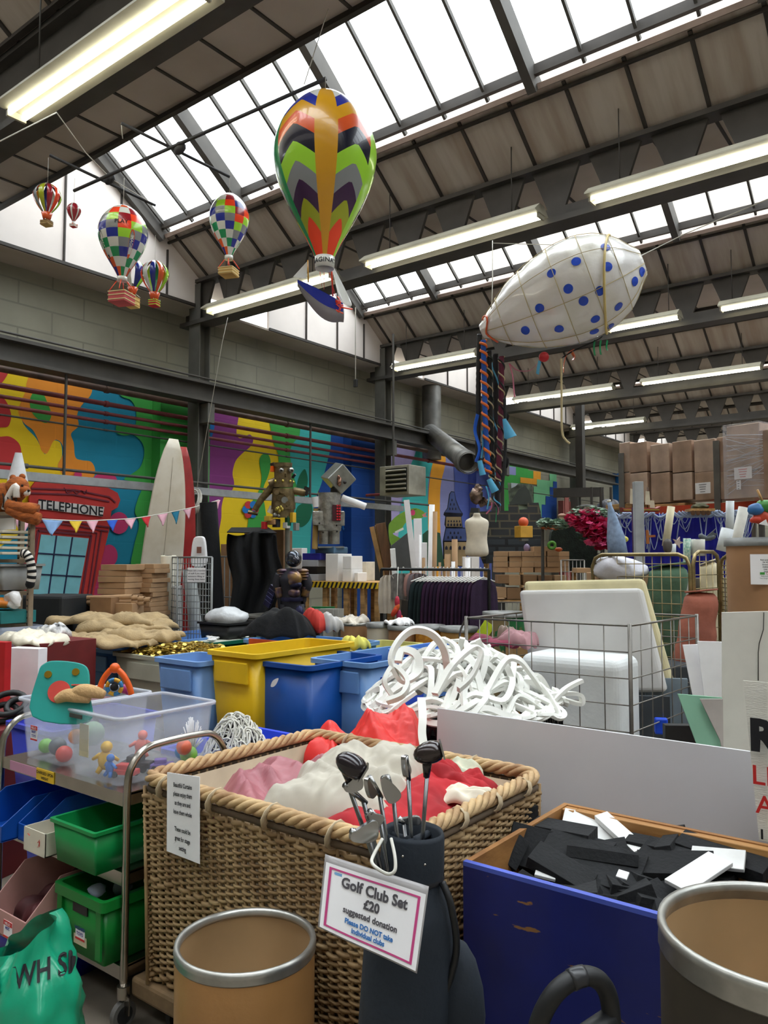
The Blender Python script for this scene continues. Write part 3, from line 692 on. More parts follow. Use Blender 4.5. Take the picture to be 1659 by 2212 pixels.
def tail(pts,r,mat,wraps,D=6.0,cor=False,name='tail'):
    P=spline([Q(*p,D) for p in pts],14); rr=[r*(1+.12*(i%2)) for i in range(len(P))] if cor else r
    o=MB().tube(P,rr,10).build(name,mat,t)
    for (wm,turns,wr,ph) in wraps:
        n=int(turns*12); W=[]
        for i in range(n+1):
            f=i/n*(len(P)-1); k=min(int(f),len(P)-2); p=P[k].lerp(P[k+1],f-k); a=i/12*2*math.pi+ph; W.append(p+(RT*math.cos(a)+FW*math.sin(a))*(r+wr*.15))
        MB().tube(W,wr,5).build('spiral_wrap',wm,o)
tail([(1036,722),(1034,800),(1033,900),(1032,1000)],.019,hose,[],5.95,True,'corrugated_tail')
tail([(1044,735),(1046,820),(1049,920),(1055,1022)],.02,bb_,[(ob,13,.011,0)],5.9,name='spiral_tail')
tail([(1056,758),(1058,850),(1061,960),(1063,1040)],.022,hose,[(cream,9,.006,1),(dgreen,7,.008,2)],6.0,name='spiral_tail')
tail([(1070,765),(1072,900),(1074,1040),(1074,1095)],.024,M('tail_dark','#26242a',.8),[(netb,4,.006,1)],6.1,name='spiral_tail')
tail([(1083,770),(1083,860),(1080,950),(1076,1040)],.021,maroon,[(cream,10,.006,0),(hose,6,.008,2)],5.95,name='spiral_tail')
tail([(1090,860),(1092,960),(1086,1040),(1078,1062),(1074,1040)],.012,hose,[],5.9)
ribbon([(1032,895),(1026,930),(1036,970),(1028,998)],.02,M('blue_plastic_strip','#1b62d0',.4),'blue_strip')
ribbon([(1042,930),(1044,960),(1040,990)],.012,netb,'blue_net')
def cone(px,py,qx,qy,r0,r1,mat,name,D=5.85): MB().cyl(Q(px,py,D),Q(qx,qy,D),r0,14,r2=r1).build(name,mat,t)
cone(1036,995,1043,1026,.018,.024,netb,'blue_net'); cone(1056,1035,1070,1062,.02,.03,netb,'blue_net'); cone(1090,905,1104,945,.01,.045,netb,'blue_net'); cone(1088,905,1098,945,.01,.03,netb,'blue_net')
foil=M('foil','#8a7466',.25,.8,.4,18,.4)
for (x,y,r) in((1030,1072,.05),(1040,1085,.035),(1034,1055,.03),(1058,1085,.03)):
    mb=MB(); mb.ball(Q(x,y,5.95),r,10,sq=(1.2,.6,1.1)); mb.noise(.03,25,x); mb.build('crumpled_foil',foil,t)
for (a,b,mt) in(((1062,1085),(1050,1110),'pink_ribbon'),((1068,1085),(1075,1112),'pink_ribbon'),((1050,1050),(1052,1100),'net_blue')): ribbon([a,((a[0]+b[0])/2+5,(a[1]+b[1])/2),b],.009,MATS[mt])
ribbon([(1072,1090),(1072,1110),(1071,1128)],.004,F['e'])
for kp in((1093,900),(1093,1000)): mb=MB(); mb.ball(Q(*kp,5.95),.03,8,sq=(.8,.8,1.4)); mb.noise(.012,30); mb.build('dark_knot',blackcloth,t)
MB().tube([Q(1064,540,6.05),Q(1064,600,6.0),Q(1062,660,5.95),Q(1060,700,6.0)],.004,5).build('hanging_cord',string,t)
wire([(1064,540,6.05),(1064,520,7.0)],'short thin cord above the spotted shape tied towards the beam')
wire([(1385,552,5.75),(1480,505,5.2),(1659,430,4.4)],'thin cord from the nose of the spotted shape to the right edge')
wire([(1064,525,6.05),(1230,530,5.9),(1385,552,5.75)],'thin line stretched above the back of the spotted shape')
# ---------------------------------------------------------------- bunting
pts=[(-60,1110),(0,1117),(84,1121),(169,1125),(236,1123),(294,1119),(354,1109),(422,1095),(473,1080)]
def bd(px): return 7.2+px/473*2.6
P=spline([PD(x,y,bd(x)) for x,y in pts],4)
t=T('bunting','string of small triangular pennants hanging across the telephone box','bunting',P[0])
MB().tube(P,.006,5).build('cord',string,t)
PK=dict(pink='#eab3c4',sky='#8fb4e6',yellow='#f2cc3a',blue='#2a5fd0',red='#c92a35',teal='#1c7fa0',white='#e8e8e8')
for (a,b,tx,ty,k) in((-20,27,-4,1160,'white'),(28,71,49,1158,'pink'),(90,137,112,1158,'sky'),(149,178,164,1151,'yellow'),(186,213,201,1151,'pink'),(230,255,243,1148,'blue'),(268,294,283,1143,'pink'),(305,326,319,1139,'red'),(339,363,352,1136,'pink'),(370,388,381,1132,'teal'),(395,414,408,1121,'pink'),(462,476,470,1099,'pink')):
    def ly(x):
        for (x0,y0),(x1,y1) in zip(pts,pts[1:]):
            if x<=x1: return y0+(y1-y0)*(x-x0)/(x1-x0)
        return 1080
    A,B,Cc=PD(a,ly(a),bd(a)),PD(b,ly(b),bd(b)),PD(tx,ty,bd(tx)-.05)
    mb=MB(); mid=(A+B)/2; N=6; 
    for i in range(N+1):
        for j in range(5):
            u=j/4; e=A.lerp(B,u); p=e.lerp(Cc,i/N); mb.v.append(p+FW*.02*math.sin(u*6+i*.7+a)*(i/N))
    for i in range(N):
        for j in range(4): mb.f.append([i*5+j,i*5+j+1,i*5+6+j,i*5+5+j]); mb.m.append(0); mb.s.append(True)
    mb.build('pennant',M('pennant_'+k,PK[k],.85),t,solid=.003)
# ---------------------------------------------------------------- generic builders
def rrect(x0,x1,y0,y1,r,z,n=4):
    o=[]
    for cx,cy,a0 in((x1-r,y1-r,0),(x0+r,y1-r,90),(x0+r,y0+r,180),(x1-r,y0+r,270)):
        for k in range(n+1):
            a=math.radians(a0+90*k/n); o.append(Vector((cx+r*math.cos(a),cy+r*math.sin(a),z)))
    return o
def loft(mb,loops,mat=0,sm=True,cap0=False,cap1=False):
    n=len(loops[0]); vs=[p for l in loops for p in l]
    fs=[(i*n+j,i*n+(j+1)%n,(i+1)*n+(j+1)%n,(i+1)*n+j) for i in range(len(loops)-1) for j in range(n)]
    if cap0: fs.append(tuple(range(n-1,-1,-1)))
    if cap1: fs.append(tuple((len(loops)-1)*n+j for j in range(n)))
    return mb.add(vs,fs,mat,sm)
def shell(x0,x1,y0,y1,z0,z1,ins=.02,th=.006,r=.03,lip=.018,liph=.02,M_=None):
    mb=MB(M_); R=lambda d,z,rr=r: rrect(x0+d,x1-d,y0+d,y1-d,max(rr-d*.3,.004),z)
    loft(mb,[R(ins+lip,z0),R(lip,z1-liph),R(lip,z1-liph)],cap0=True)
    loft(mb,[R(lip,z1-liph),R(0,z1-liph)],sm=False); loft(mb,[R(0,z1-liph),R(0,z1)],sm=True); loft(mb,[R(0,z1),R(lip+th,z1)],sm=False)
    loft(mb,[R(lip+th,z1),R(ins+lip+th,z0+th)],cap1=True)
    return mb
def tub(name,label,cat,x0,x1,y0,y1,z0,z1,mat,group=None,**k):
    t=T(name,label,cat,((x0+x1)/2,(y0+y1)/2,z0),group)
    shell(x0,x1,y0,y1,z0,z1,**k).build('body',mat,t); return t
def quadmap(TL,TR,BR,BL):
    return lambda u,v: (TL*(1-u)+TR*u)*v+(BL*(1-u)+BR*u)*(1-v)
def qtext(mb,lines,qm,asp,nrm,off=.002,mat=0):
    """lines: (string,size,u,v,bold,mat): unit = quad height; asp = width/height"""
    for l in lines:
        vs,fs=text(l[0],l[1],l[4] if len(l)>4 else 0)
        mb.add([qm(l[2]+v.x/asp,l[3]+v.y)+nrm*off for v in vs],fs,l[5] if len(l)>5 else mat)
def cloth(name,label,cat,cx,cy,rx,ry,z0,h,mat,seed=0,rz=0,fold=.04,group=None,n=64,m=0,p=.4,fs=6,par=None,edge=.18,ang=0.6,thick=.004,sq=.75):
    """a crumpled sheet heaped over a low mound"""
    mb=MB(); rot=RZ(rz); V=noise.voronoi
    for i in range(n+1):
        for j in range(n+1):
            u,v=i/n*2-1,j/n*2-1; k=max(abs(u),abs(v)); L2=math.hypot(u,v)+1e-9; k2=k/L2; s_=sq+(1-sq)*k2   # squircle
            x,y=u*s_*rx,v*s_*ry; th=math.atan2(v,u); wob=1+edge*noise.noise(Vector((math.cos(th)*2,math.sin(th)*2,seed)))*k
            x*=wob; y*=wob; u_=x*math.cos(ang)+y*math.sin(ang); w_=-x*math.sin(ang)+y*math.cos(ang)
            P3=Vector((x,y,seed)); wp=noise.noise_vector(P3*3)*.12
            d1=V(Vector((u_*fs*1.0,w_*fs*.2,seed))+wp*3)[0]; d2=V((P3+wp*1.5)*fs*2.6)[0]
            cr=.45-(d1[1]-d1[0])*1.15-(d2[1]-d2[0])*.22
            z=h*(1-k**4)**p*(.72+.5*noise.noise(P3*4))+(cr*fold*1.9+noise.noise(P3*fs*5)*fold*.15)*(1-k**8)+.012*(1+math.sin(th*7+seed))*k
            q=Vector((x,y,0))+Vector((wp.x,wp.y,0))*fold*3
            mb.v.append(Vector((cx,cy,z0+max(z,0)))+rot@q)
    for i in range(n):
        for j in range(n): mb.f.append([i*(n+1)+j,(i+1)*(n+1)+j,(i+1)*(n+1)+j+1,i*(n+1)+j+1]); mb.m.append(0); mb.s.append(True)
    o=mb.build(name,mat,par,solid=thick)
    if par is None: tag(o,label,cat,group)
    return o
def drum(name,label,c,r,h,wall,rimm,inn=None,lid=None,group=None,band=.024,cat='drum'):
    t=T(name,label,cat,c,group); c=Vector(c)
    mb=MB(); mb.lathe([(0.001,0),(r*.985,0),(r,.01),(r,h-.01)],c,48)
    mb.build('wall',wall,t)
    MB().lathe([(r-.006,h-.005),(r-.007,.012),(.001,.012)],c,48).build('lining',inn or wall,t)
    MB().lathe([(r-.012,h-.012),(r-.012,h),(r-.006,h+.005),(r+.002,h+.004),(r+.004,h-.010),(r+.001,h-.015),(r+.003,h-band),(r+.001,h-band-.004),(r-.002,h-band),(r-.012,h-.012)],c,48).build('metal_rim',rimm,t)
    if lid: MB().lathe([(.001,h+.004),(r*.93,h+.004),(r*.95,h+.014),(r+.012,h+.014),(r+.012,h-.03)],c,48).build('lid',lid,t)
    return t
def bx(name,label,cat,c,d,mat,rz=0,bevel=.003,group=None,R=None):
    mb=MB(); mb.box(c,d,R or RZ(rz)); return tag(mb.build(name,mat,bevel=bevel),label,cat,group)
rimm=M('drum_rim','#b9b8b2',.35,.8,.15,14)
kraft=M('kraft_board','#b4834c',.6,0,.10,3,.05,60,coat=.25)
kraftin=M('kraft_inside','#a98a62',.85,0,.08,5)
# ---------------------------------------------------------------- front drums
c=PD(531,2030,2.08); drum('fibre_drum','open tan fibre drum with metal rim in front of the wicker basket',(c.x,c.y,0),.183,c.z,kraft,rimm,kraftin)
c=PD(1700,2015,1.5); t=drum('fibre_drum','large open drum with dark scuffed side at the bottom right corner',(c.x,c.y,0),.232,c.z,M('drum_dark','#3d362b',.6,0,.25,5,col2='#2a251e'),rimm,kraftin,band=.045)
# ---------------------------------------------------------------- wicker basket with curtains
bx0,bx1,by0,by1,bz0,bz1=-2.33,-1.26,1.68,2.53,.17,.85
t=T('wicker_basket','large rectangular wicker basket full of curtains, standing on a wooden dolly','basket',((bx0+bx1)/2,(by0+by1)/2,bz0))
wick=M('wicker','#ad9168',.7,0,.3,9,.2,30,col2='#8a6c48'); wickrim=M('wicker_rim','#c9aa7c',.65,0,.25,12,.2,40,col2='#9a7550'); wickdk=M('wicker_dark','#5a4936',.7,0,.2)
def side(A,B,n,skip=None):
    A=Vector(A);B=Vector(B);n=Vector(n);L=(B-A).length;d=(B-A)/L; mb=MB(); ns=int(L/.038); row=0; z=bz0+.01
    while z<bz1-.05:
        wale=(.32<z-bz0<.36) or (z-bz0<.05) or (.60<z-bz0)
        r=.0078 if wale else .0052; k=(z-bz0)/(bz1-bz0); out=-.035*(1-k)
        pts=[]
        for i in range(ns*2+1):
            u=i/(ns*2); ph=(i%4)-1.5 if wale else (1 if (i//1)%4<2 else -1)
            off=(.0085 if ((i//2+row)%2) else -.004)+(0.0 if i%2 else .0)
            pts.append(A+d*(L*u)+n*(out+off)+Vector((0,0,z+.0015*math.sin(i*2.1+row)-A.z)))
        mb.tube(pts,r,5,cap=False); z+=r*2.02; row+=1
    o=mb.build('woven_side',wick,t); o['kind']='stuff'
    mb=MB()
    for i in range(ns+1):
        u=i/ns; mb.tube([A+d*(L*u)+n*(-.035)+Vector((0,0,bz0-A.z)),A+d*(L*u)+Vector((0,0,bz1-A.z-.03))],.007,5)
    o2=mb.build('stakes',wick,t); o2['kind']='stuff'
side((bx0,by0,0),(bx1,by0,0),(0,-1,0)); side((bx1,by0,0),(bx1,by1,0),(1,0,0)); side((bx1,by1,0),(bx0,by1,0),(0,1,0)); side((bx0,by1,0),(bx0,by0,0),(-1,0,0))
lin_=MB(); loft(lin_,[rrect(bx0+.03,bx1-.03,by0+.03,by1-.03,.03,bz1-.03),rrect(bx0+.06,bx1-.06,by0+.06,by1-.06,.03,bz0+.02)],cap1=True); lin_.build('canvas_lining',M('lining_canvas','#b7a48a',.9,0,.1),t,solid=.003)
path=[]; L=rrect(bx0,bx1,by0,by1,.06,bz1,5)
for a,b in zip(L,L[1:]+L[:1]):
    k=max(1,int((b-a).length/.012))
    for i in range(k): path.append(a.lerp(b,i/k))
for s_ in range(4):
    pts=[]
    for i,p in enumerate(path):
        tn=(path[(i+1)%len(path)]-path[i-1]).normalized(); nr=Vector((tn.y,-tn.x,0)); a=i*2*math.pi*round(len(path)/14)/len(path)+s_*math.pi/2
        pts.append(p+nr*math.cos(a)*.014+Vector((0,0,math.sin(a)*.014)))
    MB().tube(pts,.0115,6,closed=True).build('rim_strand',wickrim,t)
MB().tube([p+Vector((0,0,-.035))+((p-Vector(((bx0+bx1)/2,(by0+by1)/2,bz1)))*.012) for p in path],.011,6,closed=True).build('rim_underband',wickdk,t)
for (x,y,ax_) in[(bx0+.25*i+.12,by0,0) for i in range(4)]+[(bx1,by0+.2*i+.12,1) for i in range(4)]+[(bx0+.3*i+.2,by1,0) for i in range(3)]:
    pts=[]
    for k in range(10):
        a=2*math.pi*k/10; q=Vector((.008*math.sin(a*1.0),math.cos(a)*.032,math.sin(a)*.03-.012)) if ax_==0 else Vector((math.cos(a)*.032,.008*math.sin(a),math.sin(a)*.03-.012)); pts.append(Vector((x,y,bz1))+q)
    MB().tube(pts,.012,closed=True,prof=[(-1,-.15),(1,-.15),(1,.15),(-1,.15)]).build('cane_binding',M('cane_pale','#c9b594',.6),t)
# notice on the basket
TLq,TRq=PY(362,1668,by0-.03),PY(432,1678,by0-.03); 
TL,TR=Vector((TLq.x,by0-.03,TLq.z)),Vector((TRq.x,by0-.03,TRq.z)); BLp,BRp=PY(361,1838,by0-.035),PY(432,1866,by0-.035)
qm=quadmap(TL,TR,Vector(BRp),Vector(BLp)); tt=T('curtain_notice','white laminated notice hanging on the left corner of the wicker basket','notice',BLp)
mb=MB(); mb.poly([TL,TR,BRp,BLp],.002,(0,-1,0)); n_=mb.build('sheet',paper,tt)
h=(TL-BLp).length; asp=(TR-TL).length/h
mb=MB(); qtext(mb,[(s,.075,.5,.86-.11*i-(.1 if i>3 else 0),.002) for i,s in enumerate(['Beautiful Curtains','please enjoy them','as they are and','leave them whole','These could be','great for stage','setting'])],qm,asp*1.45,Vector((0,-1,0)),.004); 
mb.build('lettering',ink,n_)
# dolly
woodd=M('dolly_wood','#8b6f4e',.8,0,.3,6,.1)
t=T('wooden_dolly','worn wooden dolly board under the wicker basket','dolly',((bx0+bx1)/2,(by0+by1)/2,0))
MB().bb(bx0-.06,bx1-.02,by0-.0,by1-.02,.10,.165).build('board',woodd,t,bevel=.012)
for x in(bx0+.08,bx1-.2):
    for y in(by0+.1,by1-.15):
        MB().cyl((x-.012,y,.05),(x+.012,y,.05),.05,16).build('wheel',black,t); MB().bb(x-.02,x+.02,y-.02,y+.02,.09,.11).build('castor_plate',steel_g,t)
# fabrics
pinkf=M('pink_satin','#a9666d',.45,0,.15,4,col2='#9c5f68'); whitef=M('white_linen','#bdb6a8',.8,0,.05,6); redf=M('red_velvet','#b3131f',.8,0,.25,5,col2='#8c0c18'); redt=M('red_tissue','#ee3a36',.45,0,.1,6); burl=M('burlap','#b39b74',.95,0,.15,9,.3,90)
def U(px,py,z): p=PZ(px,py,z); return p.x,p.y
cloth('pink_curtain','dusty pink satin curtain heaped at the left of the basket','curtain',-1.98,2.10,.28,.38,.70,.12,pinkf,3,.3,fold=.07,ang=.9,fs=5)
cloth('red_curtain','deep red velvet curtain in the front and right of the basket','curtain',-1.53,2.09,.22,.30,.745,.09,redf,8,fold=.045,ang=.2,fs=5)
cloth('white_curtain','creamy white curtain heaped in the middle of the basket','curtain',-1.74,2.12,.21,.31,.76,.12,whitef,5,.35,fold=.07,ang=1.2,fs=5)
cloth('cream_lining_fabric','strip of cream cloth lying across the red curtain at right','cloth',-1.42,2.2,.15,.05,.80,.05,M('cream_cloth','#ece3cf',.8),11,fold=.02,rz=.3)
cloth('red_velvet_cloth','square of red velvet standing up behind the tallest golf clubs','cloth',-1.47,2.36,.13,.08,.74,.14,redf,12,.2,fold=.03)
cloth('floral_cloth','pale floral patterned cloth at the back of the basket','cloth',-1.68,2.40,.24,.09,.78,.10,M('floral','#d8cfb8',.8,0,.2,14,col2='#9fae98'),14,fold=.03)
cloth('beige_cloth','pale beige cloth end against the basket lining at left','cloth',-2.2,2.0,.07,.12,.66,.12,M('cream_cloth'),19,fold=.03)
# ---------------------------------------------------------------- golf bag, clubs, sign
top=PD(893,1787,1.75); navyb=M('golf_bag_cloth','#1c2530',.8,0,.2,5,.1,50)
t=T('golf_bag','dark navy golf bag standing against the wicker basket','golf bag',(top.x-.02,top.y-.02,0))
ax=Vector((top.x,top.y,top.z)); bot=Vector((top.x-.03,top.y-.03,0)); d=(ax-bot); 
prof=[(.001,0),(.11,0),(.115,.05),(.112,.3),(.104,.6),(.098,.8),(.088,.84),(.074,.87),(.070,.89),(.072,.92),(.070,.985),(.066,.995),(.060,.985),(.058,.93),(.056,.6),(.001,.6)]
mb=MB(); mb.lathe([(r,z*d.length) for r,z in prof],bot,36,axis=tuple(d.normalized())); mb.build('bag_body',navyb,t)
for a in(0,math.pi/2):
    e=Vector((math.cos(a),math.sin(a),0))*.058; MB().tube([ax+e-Vector((0,0,.03)),ax-e-Vector((0,0,.03))],.009,8).build('divider',navyb,t)
mb=MB(); q=PD(985,2130,1.72); mb.ball(q+Vector((0,0,-.05)),.09,16,sq=(.75,.6,1.7)); mb.build('side_pocket',navyb,t)
MB().tube(spline([PD(955,1905,1.7),PD(975,1960,1.68),PD(985,2060,1.68),PD(950,2180,1.68)],6),.008,6).build('strap',black,t)
for a,b in((870,1850),(918,1868)): MB().ball(PD(a,b,1.66),.003,8).build('stud',chrome,t)
MB().lathe([(.0725,.905),(.0735,.9),(.0725,.895)],bot,36,axis=tuple(d.normalized())).build('seam',ink,t)
clubm=M('club_metal','#b9babb',.22,1,.1,12); woodm=M('club_wood_head','#241c22',.2,.3,.3,8,coat=.6,col2='#3a2e28'); shaftm=M('club_shaft','#8d8f92',.25,1,.05)
def shaft(head,inn,t,grip=True):
    MB().tube([head,inn],.0048,8).build('shaft',shaftm,t)
def wood_club(px,py,D,label,ang,tpx,tpy):
    h=PD(px,py,D); i=PD(tpx,tpy,1.76); t=T('golf_club',label,'golf club',i)
    R=Matrix.Rotation(YAW,3,'Z')@Matrix.Rotation(ang,3,'Y')
    mb=MB(); mb.ball((0,0,0),.034,18,sq=(1.15,.75,.72))
    for k,v in enumerate(mb.v):
        if v.x>.02: v.x=.02+(v.x-.02)*.4
        mb.v[k]=h+R@v
    mb.build('club_head',woodm,t)
    nk=h+R@Vector((-.012,0,-.03)); MB().tube([h+R@Vector((-.01,0,-.01)),nk.lerp(i,.15)],[.013,.007],10).build('hosel',woodm,t)
    shaft(nk.lerp(i,.1),i-Vector((0,0,.25)),t)
    mb=MB(); mb.box(h+R@Vector((.026,0,0)),(.004,.045,.035),R); mb.build('face_plate',clubm,t)
wood_club(762,1655,1.62,'dark wooden headed golf club leaning out of the bag at far left',.55,870,1790)
wood_club(930,1625,1.72,'dark wooden headed golf club standing tallest at the right of the bag',-.25,895,1795)
def iron(px,py,D,label,ang,tw,tpx,tpy,w_=.07,hh=.045):
    h=PD(px,py,D); i=PD(tpx,tpy,1.76); t=T('golf_club',label,'golf club',i)
    ex=(RT*math.cos(tw)+FW*math.sin(tw)); R=Matrix((ex,ex.cross(Vector((0,0,1)))*-1,Vector((0,0,1)))).transposed()@Matrix.Rotation(ang,3,'Y')
    o=[(-.5,-.35),(-.3,-.5),(.1,-.55),(.42,-.42),(.5,-.05),(.42,.4),(.2,.5),(-.35,.05),(-.5,.0)]
    P=spline([Vector((a*w_,0,b*hh)) for a,b in o],3,True); mb=MB(); mb.poly([h+R@p for p in P],.011,R@Vector((0,1,0))); mb.build('club_head',clubm,t,bevel=.002)
    hs=h+R@Vector((-.46*w_,.005,0)); MB().tube([hs,hs.lerp(i,.35)],[.0075,.0055],8).build('hosel',clubm,t)
    shaft(hs.lerp(i,.3),i-Vector((0,0,.25)),t)
iron(790,1797,1.60,'iron golf club with a large mirror bright face low at the left',.15,.45,862,1815,.062,.042)
iron(765,1693,1.62,'iron golf club just under the dark wooden head',-.1,.3,868,1800,.04,.032)
iron(812,1768,1.64,'small iron golf club with its face turned up in the middle',.9,.5,868,1812,.042,.03)
iron(806,1700,1.68,'iron golf club standing upright with its number facing up',1.2,.9,872,1800,.05,.028)
iron(845,1705,1.70,'iron golf club with a round hole in its head',1.25,.2,880,1795,.062,.034)
iron(882,1655,1.74,'slim iron golf club beside the tallest wood',1.35,1.0,898,1780,.05,.022)
iron(885,1772,1.76,'iron golf club lying inside the mouth of the bag',.15,.1,900,1800,.055,.02)
TL,TR,BR,BL=PD(703,1845,1.60),PD(926,1915,1.55),PD(900,2104,1.50),PD(687,2002,1.55)
t=T('golf_sign','laminated pink bordered sign tied on the golf bag with white cord','sign',BL)
nrm=-(TR-TL).cross(BL-TL).normalized()
if nrm.dot(FW)>0: nrm=-nrm
qm=quadmap(TL,TR,BR,BL)
def qpatch(u0,u1,v0,v1,off,name,mat,par,N=10):
    mb=MB()
    for i in range(N+1):
        for j in range(N+1):
            u=u0+(u1-u0)*i/N; v=v0+(v1-v0)*j/N; mb.v.append(qm(u,v)+nrm*(off+.006*math.sin(u*5+.5)))
    mb.f=[[i*(N+1)+j,(i+1)*(N+1)+j,(i+1)*(N+1)+j+1,i*(N+1)+j+1] for i in range(N) for j in range(N)]; mb.m=[0]*N*N; mb.s=[True]*N*N
    return mb.build(name,mat,par)
lam=qpatch(0,1,0,1,0,'laminate',M('laminate','#b8b4b4',.2,alpha=.8),t); lam.modifiers.new('s','SOLIDIFY').thickness=.0012
sh=qpatch(.02,.985,.02,.90,.0018,'paper_sheet',paper,t); pkb=M('border_pink','#c2417f',.7,0,.05)
for (a,b,c_,d_) in((.06,.085,.07,.85),(.915,.94,.07,.85),(.06,.94,.83,.855),(.06,.94,.065,.09)): qpatch(a,b,c_,d_,.003,'pink_border',pkb,sh)
class QM: pass
def qt(s_,size,u,v,b,mat,name='lettering'):
    vs,fs=text(s_,size,b); w_=(TR-TL).length/(TL-BL).length
    mb=MB(); mb.add([ (lambda U_,V_: qm(U_,V_)+nrm*(.0038+.006*math.sin(U_*5+.5)))(u+x_.x/w_,v+x_.y) for x_ in vs],fs); mb.build(name,mat,sh)
gry=M('ink_grey','#4d4a4f',.7,0,.05)
qt('Golf Club Set',.19,.51,.705,.0065,gry); qt('£20',.165,.50,.53,.0065,gry); qt('suggested donation',.112,.50,.375,.0035,gry); qt('Please DO NOT take',.088,.50,.245,.0035,inkblue); qt('individual clubs',.088,.50,.155,.0035,inkblue)
mb=MB()
for k in range(5): mb.add([qm(.13+.02*math.cos(a)*(1+k*.2)+.014*k,.79+.02*math.sin(a))+nrm*(.004+.006*math.sin(.65)) for a in[i*math.pi/4 for i in range(8)]],[tuple(range(8))])
mb.build('paint_splash_mark',M('splash_blue','#7fb2e0',.7),sh)
MB().tube(spline([PD(826,1812,1.60),PD(808,1845,1.57),PD(803,1862,1.545),PD(815,1876,1.53),PD(838,1888,1.53),PD(853,1880,1.53),PD(853,1850,1.55),PD(845,1812,1.60)],6),.0035,8).build('white_cord',string,t)
# ---------------------------------------------------------------- blue wooden box with foam offcuts
qx0,qx1,qy0,qy1,qz=-1.2,.45,1.93,2.60,.75
bluep=M('blue_paint','#101f70',.5,0,.12,3,col2='#0d1858',coat=.1); nt=bluep.node_tree
# worn chips of bare wood in the paint
bs=nt.nodes['Principled BSDF']; tc=nt.nodes.new('ShaderNodeTexCoord'); vn=nt.nodes.new('ShaderNodeTexNoise'); vn.inputs['Scale'].default_value=14; vn.inputs['Detail'].default_value=8; cr=nt.nodes.new('ShaderNodeValToRGB'); cr.color_ramp.elements[0].position=.665; cr.color_ramp.elements[1].position=.68; mpn=nt.nodes.new('ShaderNodeMapping'); mpn.inputs['Scale'].default_value=(.5,1,2)
nt.links.new(tc.outputs['Object'],mpn.inputs[0]); nt.links.new(mpn.outputs[0],vn.inputs[0]); nt.links.new(vn.outputs[0],cr.inputs[0]); mxn=nt.nodes.new('ShaderNodeMix'); mxn.data_type='RGBA'; src=bs.inputs['Base Color'].links[0].from_socket
nt.links.new(cr.outputs[0],mxn.inputs[0]); nt.links.new(src,mxn.inputs[6]); mxn.inputs[7].default_value=lin('#8a6238'); nt.links.new(mxn.outputs[2],bs.inputs['Base Color'])
plyw=M('ply_inside','#a5743f',.6,0,.25,4,.05,stretch=(.4,2,6),col2='#86592e'); pine=M('pine_batten','#bb8a50',.6,0,.35,5,.1,stretch=(.25,5,5),col2='#8f6233')
edgeb=M('edge_light_blue','#4c5fc0',.5)
t=T('blue_box','large blue painted wooden box with bare wood inside, holding foam offcuts','box',((qx0+qx1)/2,qy0,0))
MB().bb(qx0,qx1,qy0,qy0+.018,.08,qz-.012).build('front_panel',bluep,t); MB().bb(qx0,qx1,qy0,qy0+.018,qz-.012,qz).build('front_edge',edgeb,t)
MB().bb(qx0,qx0+.018,qy0+.018,qy1-.018,.08,qz).build('side_panel',plyw,t); MB().bb(qx1-.018,qx1,qy0+.018,qy1-.018,.08,qz).build('side_panel',plyw,t); MB().bb(qx0,qx1,qy1-.018,qy1,.08,qz).build('back_panel',plyw,t)
MB().bb(qx0+.06,qx1,qy1-.05,qy1-.018,qz-.075,qz-.003).build('rim_batten',pine,t,bevel=.003); MB().bb(qx0+.018,qx0+.06,qy1-.06,qy1-.018,.1,qz-.003).build('corner_post',pine,t,bevel=.003)
MB().bb(qx0+.018,qx1-.018,qy0+.018,qy1-.018,.08,.1).build('base_panel',plyw,t)
for x in(qx0+.15,qx1-.15): 
    for y in(qy0+.12,qy1-.12): MB().cyl((x-.015,y,.04),(x+.015,y,.04),.04,14).build('castor',black,t)
fb=M('black_foam','#1d1e20',.95,0,.2,9,.2,80); fw_=M('white_offcut','#eeeeec',.8)
t0=None; rnd=random.Random(5)
spots=[]
def offcut(c,d,rot,mat,label,grp):
    mb=MB(); R=Matrix.Rotation(rot[2],3,'Z')@Matrix.Rotation(rot[1],3,'Y')@Matrix.Rotation(rot[0],3,'X'); mb.box(c,d,R)
    return tag(mb.build('foam_offcut',mat,bevel=.0015),label,'foam offcut',grp)
